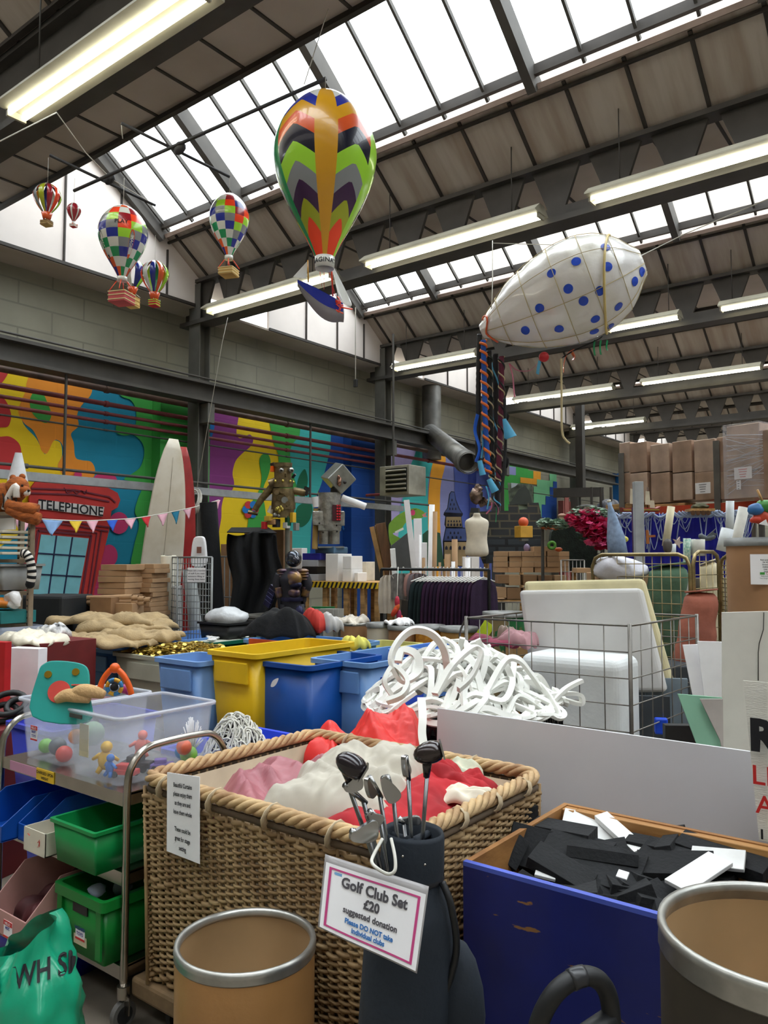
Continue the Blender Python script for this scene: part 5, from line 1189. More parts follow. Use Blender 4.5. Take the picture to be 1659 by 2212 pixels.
# string heap
mb=MB(); rnd=random.Random(11); c0=PD(512,1592,3.35)
def strands(c0,n,sx,sy,sz,r,seed,pts=7):
    rnd=random.Random(seed); mb=MB()
    for i in range(n):
        P=[]; a=rnd.uniform(0,6.28); q=Vector((rnd.gauss(0,.4)*sx,rnd.gauss(0,.4)*sy,0))
        for k in range(pts):
            a+=rnd.uniform(-1.3,1.3); q+=Vector((math.cos(a)*sx*.22,math.sin(a)*sy*.22,0)); u=min(1,math.hypot(q.x/sx,q.y/sy)); P.append(c0+Vector((q.x,q.y,sz*(1-u*u)*rnd.uniform(.75,1.05))))
        mb.tube(spline(P,4),r,4,cap=False)
    return mb
tag(strands(c0+Vector((0,0,-.1)),150,.17,.15,.2,.004,2).build('string_heap',string),'tangled heap of white string beside the wicker basket','string',kind='stuff')
tag(strands(c0+Vector((0,0,-.09)),26,.12,.1,.17,.005,5).build('black_string',ink),'black string mixed through the white tangle','string',kind='stuff')
tub('blue_tub','royal blue tub under the tangled white string','tub',c0.x-.25,c0.x+.25,c0.y-.22,c0.y+.33,c0.z-.32,c0.z-.04,M('tub_bright','#2846d8',.4,0,.05),ins=.03)
bx('side_table','low grey table carrying the blue string tub','table',(c0.x,c0.y+.05,(c0.z-.33)/2),(.46,.5,c0.z-.33),steel_g)
p=PD(790,1552,3.35); tub('black_crate','black crate under the crumpled red tissue','crate',p.x-.27,p.x+.25,p.y-.17,p.y+.25,.0,.70,black,ins=.02)
# ---------------------------------------------------------------- milk crates and white strips
kx0,kx1,ky0,ky1=-2.42,-1.74,3.05,3.78
for z0,z1,lab in((.55,.84,'black lattice crate under the white foam strips'),(.0,.54,'lower black crate carrying the lattice crate')):
    t=T('lattice_crate',lab,'crate',((kx0+kx1)/2,ky0,z0)); mb=MB()
    def lat(a,b):
        a=Vector(a);b=Vector(b);L=(b-a).length;d=(b-a)/L;n=int(L/.05); 
        for z in(z0+.01,z1-.012,(z0+z1)/2): mb.bar(a+Vector((0,0,z)),b+Vector((0,0,z)),.018,.02)
        for i in range(n):
            p=a+d*(i*L/n);q=a+d*((i+1)*L/n); mb.bar(p+Vector((0,0,z0)),q+Vector((0,0,(z0+z1)/2)),.008,.01); mb.bar(q+Vector((0,0,z0)),p+Vector((0,0,(z0+z1)/2)),.008,.01); mb.bar(p+Vector((0,0,(z0+z1)/2)),q+Vector((0,0,z1)),.008,.01); mb.bar(q+Vector((0,0,(z0+z1)/2)),p+Vector((0,0,z1)),.008,.01)
    lat((kx0,ky0,0),(kx1,ky0,0));lat((kx1,ky0,0),(kx1,ky1,0));lat((kx1,ky1,0),(kx0,ky1,0));lat((kx0,ky1,0),(kx0,ky0,0))
    o=mb.build('lattice_sides',black,t); MB().bb(kx0,kx1,ky0,ky1,z0,z0+.01).build('base',black,t); MB().bb(kx0+.02,kx1-.02,ky0+.02,ky1-.02,z0+.01,z1-.06).build('filling',blackcloth,t)
strip_m=M('strip_foam','#eeeee8',.8,0,.05,5)
def fstrip(P,label='white foam strip tangled in the heap on the black crate',grp='white foam strips on the crate',w_=.014):
    tag(MB().tube(P,w_,prof=[(-1,-.55),(1,-.55),(1,.55),(-1,.55)],sm=False).build('foam_strip',strip_m),label,'foam strip',grp)
rnd=random.Random(21); hc=Vector(((kx0+kx1)/2-.03,(ky0+ky1)/2,.85))
for i in range(60):
    P=[]; a=rnd.uniform(0,6.28); q=Vector((rnd.uniform(-.3,.3),rnd.uniform(-.3,.3),0)); 
    for k in range(9):
        a+=rnd.choice((-1,1))*rnd.uniform(.2,1.3); q+=Vector((math.cos(a)*.14,math.sin(a)*.14,0)); 
        lim=.50
        if q.length>lim: q=q*(lim/q.length); a+=2
        u=min(1,q.length/.55); P.append(hc+Vector((q.x,q.y,max(.01,(.36*(1-u**1.6))*rnd.uniform(.35,1.05)))))
    fstrip(spline(P,7))
def lp(pts,label,w_=.016): fstrip(spline([PD(*p) for p in pts],8),label,None,w_)
lp([(968,1450,3.45),(958,1400,3.4),(930,1368,3.4),(890,1362,3.4),(858,1390,3.35),(845,1430,3.3),(870,1470,3.3),(905,1450,3.35),(900,1415,3.4),(870,1405,3.45),(860,1430,3.4)],'highest big loop of foam strip standing above the heap at left')
lp([(845,1500,3.25),(830,1470,3.25),(850,1440,3.3),(880,1470,3.25),(870,1500,3.2),(835,1515,3.2)],'foam strip loop at the far left end of the heap')
lp([(910,1510,3.2),(913,1550,3.1),(912,1590,3.05),(922,1640,3.0)],'foam strip hanging down between the crate and the red cloth')
lp([(1050,1500,3.6),(1090,1430,3.7),(1120,1425,3.7),(1150,1460,3.75),(1180,1500,3.8),(1215,1520,3.8)],'foam strip arching over the right part of the heap')
lp([(1180,1530,3.75),(1220,1490,3.8),(1256,1470,3.85)],'foam strip end pointing out to the right above the crate')
lp([(1150,1510,3.7),(1200,1500,3.8),(1250,1500,3.85),(1255,1520,3.85),(1220,1512,3.85)],'foam strip curl at the rightmost end of the heap')
lp([(940,1500,3.3),(975,1440,3.4),(1020,1400,3.5),(1040,1410,3.5),(1020,1460,3.45),(990,1490,3.4)],'foam strip making a steep loop in the middle of the heap')
# ---------------------------------------------------------------- wire cage with foam blocks
wirem=M('cage_wire','#84807a',.4,.8,.1,20)
cz=1.2; Lc,Cc,Rc=PZ(1007,1335,cz),PZ(1360,1352,cz),PZ(1505,1330,cz); Bc=Lc+Rc-Cc
t=T('wire_cage','low galvanised wire cage trolley holding white foam blocks','cage',(Cc.x,Cc.y,.1))
def panel_(a,b,z0,z1,nx,nz,r,par,mat,name='wire_panel',frame=.009,rows=None):
    a=Vector((a.x,a.y,0));b=Vector((b.x,b.y,0)); mb=MB()
    for i in range(nx+1):
        p=a.lerp(b,i/nx); mb.tube([p+Vector((0,0,z0)),p+Vector((0,0,z1))],r if 0<i<nx else frame,6)
    for k in range(nz+1):
        z=z0+(z1-z0)*k/nz; mb.tube([a+Vector((0,0,z)),b+Vector((0,0,z))],r*1.15 if 0<k<nz else frame*.8,6)
    o=mb.build(name,mat,par); o['kind']='stuff'; return o
panel_(Lc,Cc,.25,cz,7,6,.0035,t,wirem); panel_(Cc,Rc,.25,cz,7,6,.0035,t,wirem); panel_(Lc,Bc,.25,cz,7,6,.0035,t,wirem); panel_(Bc,Rc,.25,cz,7,6,.0035,t,wirem)
MB().poly([(p.x,p.y,.22) for p in(Lc,Cc,Rc,Bc)],.02,(0,0,1)).build('base',steel_g,t)
for p in(Lc,Cc,Rc,Bc): MB().tube([(p.x,p.y,.06),(p.x,p.y,cz+.012)],.013,8).build('post',wirem,t); MB().cyl((p.x-.015,p.y,.05),(p.x+.015,p.y,.05),.05,12).build('castor',black,t)
MB().tube(spline([Vector((Lc.x,Lc.y,cz-.28)),Vector((Lc.x-.04,Lc.y,cz-.2)),Vector((Lc.x-.05,Lc.y,cz-.1)),Vector((Lc.x,Lc.y,cz))],4),.007,6).build('hook',wirem,t)
foamb=M('foam_block','#e6eaea',.85,0,.04,6,.1,40); foamy=M('foam_yellowed','#ddd3a8',.85,0,.1,5)
def slab(name,label,c4_,th,mat,edge=None,bev=.02):
    P=[PD(*p) for p in c4_]; n=(P[1]-P[0]).cross(P[3]-P[0]).normalized(); 
    if n.dot(FW)<0: n=-n
    t=T(name,label,'foam block',P[3]); MB().poly(P,th*.55,n).build('front_foam',mat,t,bevel=bev,seg=3)
    if edge: MB().poly([P[0]+n*th*.55+Vector((0,0,.075)),P[1]+n*th*.55+Vector((0,0,.075)),P[2]+n*th*.55+RT*.05,P[3]+n*th*.55],th*.5,n).build('yellowed_foam',edge,t,bevel=bev,seg=3)
slab('foam_mattress','thick white foam slab with yellowed back edge leaning in the wire cage',[(1120,1275,5.75),(1385,1270,5.4),(1440,1495,5.25),(1150,1500,5.6)],.26,M('slab_white','#d6d5d3',.85,0,.04,4),foamy,.03)
c=PD(1236,1505,5.12)
mb=MB(XF(c+Vector((0,.12,-.06)),.0)); mb.box((0,0,0),(.68,.44,.66)); tag(mb.build('foam_block',foamb,bevel=.07,seg=5),'rounded white foam block at the front of the wire cage','foam block')
for (px,py,D,lab,col) in((1400,1560,5.2,'dark grey board in the right part of the wire cage','#3f454a'),(1440,1520,5.4,'blue grey board behind the dark one in the wire cage','#7d8c98')):
    q=PD(px,py,D); bx('loose_board',lab,'board',q,(.28,.03,.35),M('brd'+col,col,.7),.5)
q=PD(1428,1568,5.0); bx('blue_block','small bright blue plastic block low in the wire cage','block',q,(.08,.06,.10),M('blk_blue','#2456e8',.4),.4,bevel=.01)
q=PD(1490,1560,4.6); bx('black_pallet','black slatted plastic pallet standing right of the wire cage','pallet',(q.x,q.y,.3),(.3,.06,.66),black,.6)
q=PD(1240,1540,4.78); bx('cage_liner','white packing sheet stack under the rounded foam block','packing',(c.x,c.y+.12,.52),(.60,.38,.50),foamb)
# ---------------------------------------------------------------- left shelf with soft toy
D=6.6
def G(px,D_,z=0):   # ground point under a pixel column at depth D_
    p=PD(px,1208,D_); return Vector((p.x,p.y,z))
ang_=M('slotted_angle','#8d7d68',.6,.3,.15,12)
t=T('slotted_shelf','slotted angle shelving unit at the left edge of the photo','shelf unit',G(20,D)); pr_=G(62,D); pl_=G(-90,D); bk=(G(40,7.1)-G(62,D))
for p in(pr_,pl_,pr_+bk,pl_+bk):
    mb=MB(); mb.bb(p.x-.02,p.x+.02,p.y-.002,p.y+.002,0,2.02); mb.bb(p.x+.016,p.x+.02,p.y,p.y+.04,0,2.02)
    u=mb.build('upright',ang_,t)
    mb=MB(); 
    for k in range(40): mb.bb(p.x-.008,p.x+.008,p.y-.004,p.y-.002,.05+k*.05,.065+k*.05)
    o=mb.build('slots',ink,u); o['kind']='stuff'
SH=[2.0,1.6,1.33,1.06,.6]
for z in SH: MB().poly([(pl_.x,pl_.y,z-.03),(pr_.x,pr_.y,z-.03),(pr_.x+bk.x,pr_.y+bk.y,z-.03),(pl_.x+bk.x,pl_.y+bk.y,z-.03)],.03,(0,0,1)).build('shelf_board',ang_,t)
# tiger soft toy
tg=M('tiger_fur','#b5632a',.95,0,.3,14,.4,90,stretch=(1,1,3),col2='#7a3f1c'); tw=M('fur_white','#e9e3da',.95,0,.1,9,.3,90); td=M('fur_dark','#2a1c14',.9)
c=PD(15,1105,D+.15)
t=T('toy_tiger','orange striped soft toy tiger lying on top of the left shelf','soft toy',(c.x,c.y,2.0)); s=D/F_PX
def W_(px,py,d=0): return PD(px,py,D+.15+d)
mb=MB(); mb.tube(spline([W_(-60,1088),W_(-20,1080),W_(10,1075),W_(28,1064),W_(38,1055)],6),[.13,.14,.15,.15,.15,.15]+[.14]*6+[.12]*6+[.10]*6+[.09],14); mb.build('body',tg,t)
h=MB(); h.ball(W_(38,1052,-.05),.095,18,sq=(1,1,.95)); h.ball(W_(53,1060,-.1),.05,14,sq=(1.2,1,.8)); hd=h.build('head',tg,t)
MB().ball(W_(58,1064,-.12),.03,12).build('muzzle',tw,hd); MB().ball(W_(62,1060,-.14),.012,8).build('nose',td,hd); MB().ball(W_(48,1049,-.13),.011,8).build('eye',td,hd)
for a in((28,1032),(48,1030)): MB().ball(W_(*a),.028,10).build('ear',tg,hd)
for pts in([(15,1090),(40,1097),(68,1100),(80,1103)],[(20,1098),(45,1112),(70,1118),(84,1122)]):
    L_=MB(); L_.tube(spline([W_(*p,-.15) for p in pts],5),[.05]*8+[.055]*8,12); L_.build('leg',tg,t)
MB().tube(spline([W_(10,1100,-.1),W_(18,1075,-.12),W_(34,1050,-.14),W_(36,1075,-.14)],5),.028,10).build('white_chest_band',tw,t)
mb=MB()
for k in range(9): 
    x=-40+k*9; mb.tube(spline([W_(x,1062+abs(k-4)*1.2,-.10),W_(x+3,1078,-.155),W_(x+1,1096,-.14)],4),.006,5)
o=mb.build('stripes',td,t); o['kind']='stuff'
q=W_(37,1030,.05); tag(MB().cyl(W_(38,1040,.15),W_(40,978,.15),.085,24,r2=.028).build('white_cone',M('cone_white','#dfe3e8',.5)),'white pointed cone standing behind the tiger on the shelf top','cone')
# shelf contents
for k in range(5):
    c=PD(18,1150+k*11.5,D+.1); bx('framed_sheet','flat pale frame in the pile on the left shelf, '+['topmost','second from the top','middle one','second from the bottom','lowest'][k],'frame',(c.x,c.y,1.83-k*.045),(.30,.3,.022),M('frame_pale','#d6d0bd',.7),.1)
c=PD(10,1135,D+.1); bx('white_card','white card leaning above the frames on the left shelf','card',(c.x,c.y,1.9),(.3,.02,.1),paper,.1)
c=PD(10,1210,D+.05); tub('grey_tub','grey plastic tub with a white lip on the left shelf','tub',c.x-.3,c.x+.14,c.y-.1,c.y+.3,1.34,1.56,M('tub_grey','#9b9d9c',.5))
c=PD(18,1262,D+.05); bx('teal_board','teal board lying under the orange bag on the left shelf','board',(c.x+.02,c.y,1.12),(.34,.3,.1),M('brd_teal','#0f6e6e',.6))
mb=MB(); mb.ball((c.x,c.y-.03,1.23),.1,18,sq=(1.9,1,.5)).noise(.03,9); tag(mb.build('orange_bag',M('bag_orange','#e4872f',.4)),'orange bag stuffed on the left shelf','bag')
mb=MB(); q=PD(28,1305,D-.1); mb.ball(q+Vector((0,0,.03)),.08,18,sq=(1.3,.6,.9)).noise(.035,16); tag(mb.build('clear_bag',M('bag_clear','#e8e6e6',.2,0,.1,9,.4,20,coat=.5)),'crumpled clear bag hanging from the orange bag','bag')
q=PD(15,1255,D-.0); tub('clear_tub','clear tub with golden wrappers at the bottom of the left shelf','tub',q.x-.2,q.x+.19,q.y-.15,q.y+.25,.86,1.04,cl2)
# striped tail
P=spline([PD(47,1195,D-.1),PD(58,1198,D-.1),PD(66,1215,D-.1),PD(69,1240,D-.1),PD(65,1262,D-.1)],8); t=T('striped_tail','black and white ringed tail hanging from the left shelf','soft toy',P[-1])
MB().tube(P,.034,12).build('tail_body',tw,t)
for k in range(1,len(P)-1,4): MB().tube([P[k],P[k+1],P[min(k+2,len(P)-1)]],.0355,12).build('black_ring',blackcloth,t)
MB().ball(P[-1],.038,12).build('tail_tip',blackcloth,t)
# left side clutter in front of the shelf
c=G(66,5.0); bx('white_portfolio','stack of white cards with a blue patch standing at left','card',(c.x,c.y,.885),(.23,.08,.31),paper,.35)
q=PD(76,1472,4.93); bx('blue_patch_card','blue card patch on the lower corner of the white cards','card',(q.x,q.y-.02,q.z),(.13,.012,.04),M('patch_blue','#1450c4',.5),.35)
c=G(2,4.8); bx('red_card','tall red card standing at the left edge','card',(c.x,c.y,.90),(.16,.05,.40),M('card_red','#c01c22',.5),.3)
q=PD(20,1465,5.3); bx('yellow_card','small yellow card between the red card and the white cards','card',q,(.1,.03,.25),M('card_yellow','#f0c830',.6),.3)
c=G(60,4.9); bx('red_bench','dark red low bench carrying the white cards at left','bench',(c.x-.1,c.y,.36),(1.0,.55,.72),M('bench_red','#6d1a1c',.6),.35)
q=PD(120,1440,6.3); bx('red_crate','dark red crate left of the blue burlap bin','crate',(q.x,q.y,.5),(.35,.5,.9),M('crate_red','#6d1a1c'),.1)
for i,(px,py,r) in enumerate(((18,1520,.09),(40,1525,.06),(8,1540,.07))):
    q=PD(px,py,4.1); t=T('hose_coil','black plastic ring at the left edge, '+['largest','small grey ended','lowest'][i],'ring',q); MB().tube([q+(RT*math.cos(a)+UP*math.sin(a)*.5+FW*math.sin(a)*.6)*r for a in[k*math.pi/10 for k in range(20)]],.016,8,closed=True).build('ring',black,t)
c=G(20,4.2); bx('dark_table','low dark table under the black rings at left','table',(c.x-.1,c.y,.37),(.5,.5,.74),M('bench_red'),.3)
# black case
c=G(125,8.0); bx('black_case','big black case in front of the telephone box','case',(c.x,c.y,.62),(.54,.5,1.24),M('case_black','#1c2024',.7,0,.15),.35,bevel=.03)
for k in range(7):
    a=PD(142+ (k%4)*13,1293+(k//4)*9+(k%4)*2,8.1); b=a+Vector((.75,.28,.03)); t=T('cardboard_tube','cardboard tube with open end lying left of the flat box stacks','tube',a,'cardboard tubes by the box stacks')
    MB().tube([a,b],.024,14,cap=False).build('tube_wall',card,t,solid=.004)
c=G(196,8.3); bx('tube_carton','brown carton under the cardboard tubes','carton',(c.x,c.y,.55),(.28,.4,1.06),cardd,.3)
# flat box stacks
def boxstack(px0,px1,ytop,n,D_,lab,grp,h,dd=.3,rz=.32,jit=.02,seed=1,mat=card):
    rnd=random.Random(seed); w_=(px1-px0)*D_/F_PX; c=G((px0+px1)/2,D_); z=PD(0,ytop,D_).z; z=1.6+(1208-ytop)*D_/F_PX
    for k in range(n):
        z-=h; o=bx('flat_box',lab,'box',(c.x+rnd.uniform(-jit,jit),c.y+rnd.uniform(-jit,jit),z+h/2),(w_*(.86),dd,h*.93),mat,rz+rnd.uniform(-.06,.06),.002,grp)
    return z,c,w_
z,c,w_=boxstack(222,302,1219,13,8.2,'flat brown box in the wider left stack before the white rolls','flat boxes, left stack',.062,seed=2)
bx('stack_base','tall brown carton under the left stack of flat boxes','carton',(c.x,c.y,z/2),(w_*.9,.3,z),card,.32)
z,c,w_=boxstack(302,354,1218,15,8.4,'flat brown box in the narrow right stack before the white rolls','flat boxes, right stack',.05,seed=5)
bx('stack_base','brown carton under the narrow stack of flat boxes','carton',(c.x,c.y,z/2),(w_*.9,.3,z),card,.32)
c=PD(278,1315,7.9); bx('upright_carton','plain brown carton standing upright in front of the flat boxes','carton',(c.x,c.y,c.z-.25),(.22,.2,.62),card,.35)
c=G(235,7.95); bx('brown_carton','darker brown carton left of the upright one','carton',(c.x,c.y,.62),(.26,.22,1.2),cardd,.3)
# white rolls
def roll(px,y0,px1,y1,D_,r,mat,label,name='roll',hole=True,cat='roll',core='#3a332c'):
    a=PD(px,y0,D_); b=PD(px1,y1,D_); t=T(name,label,cat,b); d=(a-b).normalized()
    MB().tube([b,a],r,24).build('rolled_sheet',mat,t,bevel=.004)
    if hole: MB().tube([a-d*.01,a+d*.003],r*.45,14).build('core_end',M('core'+core,core,.8),t)
creamr=M('roll_cream','#e0dac8',.7,0,.06); 
roll(364,1200,366,1520,8.6,.085,creamr,'cream fabric roll left of the grey cage panel'); roll(383,1265,386,1520,8.5,.05,M('roll_white','#e8e8e6',.6),'white roll inside the grey cage panel')
roll(408,1230,440,1500,8.5,.07,M('roll_grey','#a7acac',.6),'grey gauze roll leaning inside the grey cage panel')
# cage panel
a,b=G(384,8.35),G(458,8.2); t=T('mesh_cage','grey mesh roll cage panel at the foot of the first column','cage',a)
gm=M('mesh_grey','#8c8f8e',.5,.5); panel_(a,b,.15,1.62,12,22,.004,t,gm,frame=.014); a2=G(352,8.9); panel_(a,a2,.15,1.62,6,22,.004,t,gm,frame=.012)
bx('cage_note','white note with a blue border on the grey cage panel','notice',PD(424,1242,8.22),(.2,.006,.15),paper,.5)
q=PD(424,1242,8.20); mb=MB(); lettering(mb,[('Please ask a member',.024,0,.045,.0004),('of staff if you need',.024,0,.015,.0004),('assistance lifting or',.024,0,-.015,.0004),('moving these items',.024,0,-.045,.0004)],q,(math.cos(.5),math.sin(.5),0),(0,0,1)); tag(mb.build('notice_lettering',ink),'dark blue wording on the note of the grey cage panel','lettering')
q=PD(430,1195,8.6); t=T('paper_sack','white printed paper sack standing behind the cage panel','sack',(q.x,q.y,q.z-.2)); MB().poly(spline([PD(x,y,8.6) for x,y in((414,1222),(413,1190),(418,1163),(430,1159),(440,1163),(444,1190),(443,1222))],3,True),.08,FW).build('sack_body',paper,t,bevel=.01); MB().box(PD(430,1188,8.58),(.05,.005,.07),RZ(YAW)).build('printed_picture',M('print_brown','#8a5a4c',.7),t)
# black roll and drape
roll(450,1085,478,1500,9.1,.10,blackcloth,'thick black roll leaning on the first column',name='black_roll',hole=False)
c=G(545,9.3); t=T('draped_cloth','black cloth draped over cartons beside the first column','cloth',c)
mb=MB(); rows=[(1150,490,598),(1180,488,598),(1215,492,606),(1250,505,618),(1290,500,600),(1330,495,590),(1380,470,600),(1500,470,610)]; N=30
for i,(y,xa,xb) in enumerate(rows):
    for j in range(N+1):
        u=j/N; p=PD(xa+(xb-xa)*u,y+6*math.sin(u*7+i),9.0+.10*math.sin(u*9+i*.9)+.06*math.sin(u*21+i*.5)); mb.v.append(p)
mb.f=[[i*(N+1)+j,i*(N+1)+j+1,(i+1)*(N+1)+j+1,(i+1)*(N+1)+j] for i in range(len(rows)-1) for j in range(N)]; mb.m=[0]*len(mb.f); mb.s=[True]*len(mb.f); mb.build('hanging_folds',blackcloth,t,solid=.01,sub=1)
mb=MB(); mb.add([PD(490,1150,9.0),PD(598,1152,9.0),PD(580,1140,9.6),PD(500,1140,9.6)],[(0,1,2,3)]); mb.build('top_fold',blackcloth,t,solid=.01)
c=G(580,9.8); bx('tall_carton','tall brown carton showing beside the black draped cloth','carton',(c.x,c.y,.98),(.5,.4,1.96),cardd,.5)
c=G(545,10.5); bx('tall_carton','wide brown carton hidden mostly behind the black draped cloth','carton',(c.x-.1,c.y,.9),(.6,.4,1.8),cardd,.5)
a,b=G(474,9.3),G(508,9.2); t=T('rail_cage','white tubed cage end beside the black roll','cage',a); panel_(a,b,.2,1.63,3,3,.008,t,M('mesh_grey'),frame=.012)
# bin with white wrapped bundle
c=G(490,7.8); tub('black_tray','black tray with a small white label below the wrapped bundle','tray',c.x-.28,c.x+.2,c.y-.15,c.y+.3,.80,.98,black); bx('tray_stand','grey stand under the black tray','stand',(c.x-.03,c.y+.07,.4),(.4,.35,.8),steel_g)
mb=MB(); mb.ball((c.x-.05,c.y+.05,1.02),.14,20,sq=(1.7,1,.7),R=RZ(.4)).noise(.03,9); tag(mb.build('wrapped_bundle',M('wrap_white','#d5d8dc',.3,0,.12,9,.4,16)),'bundle in crinkled translucent wrap on the black tray','bundle')
c=G(560,8.0); tub('grey_trough','grey trough between the black tray and the black felt','trough',c.x-.35,c.x+.2,c.y,c.y+.4,.3,1.02,M('trough','#7d7b74',.6))
# ---------------------------------------------------------------- robots
brz=M('bronze_paint','#8c7a58',.4,.7,.3,14); dk=M('robot_dark','#2a2624',.5,.3); coin=M('coin','#d6c566',.3,.8); slv=M('silver_foil','#b9b9b4',.3,.8,.2,16,.35,30); slvd=M('silver_panel','#9da09b',.3,.6,.15,8)
D=9.5; s=D/F_PX
def K(px,py,d=0): return PD(px,py,D+d)
t=T('junk_robot','bronze robot made of scrap with a round lidded head, arms held out','robot',K(612,1175))
def cyl2(a,b,r,mat,name,par=t,r2=None,n=20): return MB().cyl(a,b,r,n,r2=r2).build(name,mat,par,bevel=.003)
H_=cyl2(K(611,1045),K(611,1006),.105,brz,'head'); cyl2(K(611,1008),K(611,1000),.115,brz,'head_rim',H_)
MB().ball(K(608,1016,-.10),.032,14).build('eye',slv,H_); MB().ball(K(629,1016,-.09),.035,14).build('eye',slv,H_); MB().ball(K(608,1016,-.13),.014,10).build('pupil',dk,H_); MB().ball(K(631,1016,-.125),.016,10).build('pupil',dk,H_)
MB().cyl(K(617,1030,-.10),K(617,1022,-.12),.012,10).build('nose',brz,H_); cyl2(K(594,1018),K(588,1000),.03,dk,'ear',H_); MB().box(K(589,1013,-.03),(.04,.04,.07)).build('orange_tag',orp,H_); cyl2(K(632,1032,-.08),K(638,1024,-.1),.016,dk,'dark_knob',H_)
cyl2(K(611,1053),K(611,1036),.125,brz,'collar')
for i in range(8): MB().ball(K(611,1041)+Vector((.125*math.cos(i*.785),.125*math.sin(i*.785),0)),.018,10).build('coin_disc',coin,t)
cyl2(K(612,1100),K(612,1055),.15,brz,'torso',r2=.13); cyl2(K(612,1118),K(612,1100),.13,brz,'waist'); 
for (x,y,r) in((598,1064,.03),(610,1060,.035),(620,1068,.03),(604,1075,.035),(615,1080,.04),(600,1088,.03),(622,1088,.03),(612,1092,.03),(606,1096,.025)): MB().cyl(K(x,y,-.13),K(x,y,-.16),r,14).build('scrap_disc',slvd if (x%2) else brz,t)
cyl2(K(583,1048),K(600,1042),.07,brz,'shoulder'); cyl2(K(590,1050),K(565,1078),.05,brz,'arm',r2=.04); cyl2(K(565,1078),K(550,1102),.04,brz,'arm',r2=.035); cyl2(K(536,1106),K(557,1110),.022,brz,'hand')
cyl2(K(634,1060),K(660,1065),.045,brz,'arm'); cyl2(K(658,1070),K(664,1052),.035,dk,'hand')
cyl2(K(585,1109,-.0),K(591,1095),.05,M('cream_case','#d8d3c3',.5),'cream_phone')
for (x,y,r) in((597,1100,.025),(603,1104,.025),(609,1100,.025),(600,1098,.025),(606,1096,.025)): MB().ball(K(x,y,-.16),r,10,sq=(1,.4,1)).build('gold_scoop',coin,t)
cyl2(K(626,1105,-.05),K(626,1092,-.05),.045,brz,'side_tin')
for (x,y,r,m_) in((594,1113,.03,slv),(603,1114,.03,slv),(610,1112,.03,slvd)): MB().ball(K(x,y,-.1),r,12).build('round_lamp',m_,t)
for (x,y,w_,h_,col,nm) in((571,1135,.05,.09,'#c4282c','red_box'),(597,1130,.08,.10,'#25262a','black_camera'),(619,1135,.07,.07,'#e6e6e2','white_box'),(633,1118,.05,.12,'#e6b92e','yellow_strap'),(622,1125,.05,.12,'#1c5a3c','circuit_board'),(580,1120,.09,.06,'#c9a43c','gold_case'),(588,1128,.12,.06,'#b98c5e','carton_piece'),(570,1148,.06,.05,'#5a6068','grey_box'),(640,1138,.05,.09,'#8c8c88','grey_bobbin')):
    MB().box(K(x,y,-.08),(w_,.06,h_)).build(nm,M('jr'+col,col,.5),t,bevel=.004)
cyl2(K(621,1210),K(621,1140),.03,M('mast_grey','#8a8a80',.5,.3),'support_post')
c=K(621,1210); cyl2(c,Vector((c.x,c.y,0)),.03,M('mast_grey'),'support_post')
D=9.9
t=T('silver_robot','silver foil robot with a cube head turned on its corner','robot',K(722,1200)); 
R=Matrix.Rotation(YAW+.6,3,'Z')@Matrix.Rotation(.75,3,'Y')@Matrix.Rotation(.25,3,'X')
hd=MB().box(K(731,1033),(.275,.275,.275),R).build('cube_head',slvd,t,bevel=.012)
MB().ball(K(745,1042,-.16),.022,12).build('eye',dk,hd); mb=MB(); mb.ball(K(733,1040,-.17),.05,12,sq=(.6,.5,1.5)); mb.noise(.02,30); mb.build('copper_tinsel',M('copper_foil','#b58a78',.2,.9,.3,30),hd)
cyl2(K(725,1066),K(726,1055),.07,dk,'neck'); cyl2(K(712,1140),K(712,1064),.15,slv,'torso',r2=.145); 
MB().box(K(710,1120,-.05),(.40,.16,.18),RZ(YAW)).build('lower_torso',slv,t,bevel=.01); MB().box(K(712,1137,-.05),(.28,.16,.12),RZ(YAW)).build('hip_box',slv,t,bevel=.01)
MB().box(K(727,1108,-.16),(.10,.03,.20),RZ(YAW)).build('chest_panel',M('panel_maroon','#4b1522',.5),t); 
for i in range(6):
    for j in range(2): MB().box(K(729+j*5,1092+i*6,-.185),(.02,.012,.02),RZ(YAW)).build('red_button',M('btn_red','#e02b3a',.4),t)
cyl2(K(683,1073),K(686,1095),.06,paper,'shoulder'); a=K(683,1098); b=K(680,1186); rr=[.036+.004*(i%2) for i in range(60)]
MB().tube([a.lerp(b,i/59) for i in range(60)],rr,12).build('ribbed_arm',M('ribbed_tan','#c9a765',.6),t)
MB().tube(spline([K(738,1075),K(750,1080),K(765,1085),K(790,1095)],5),.045,14).build('white_arm',paper,t)
for x in(700,722): cyl2(K(x,1175),K(x,1140),.07,slv,'leg'); 
for i,(x,y) in enumerate(((690,1100),(690,1130),(727,1135),(728,1148),(698,1150))): MB().ball(K(x,y,-.14),.012,8).build('bolt',dk,t)
MB().box(K(716,1182,0),(.32,.16,.02),RZ(YAW)).build('base',slvd,t)
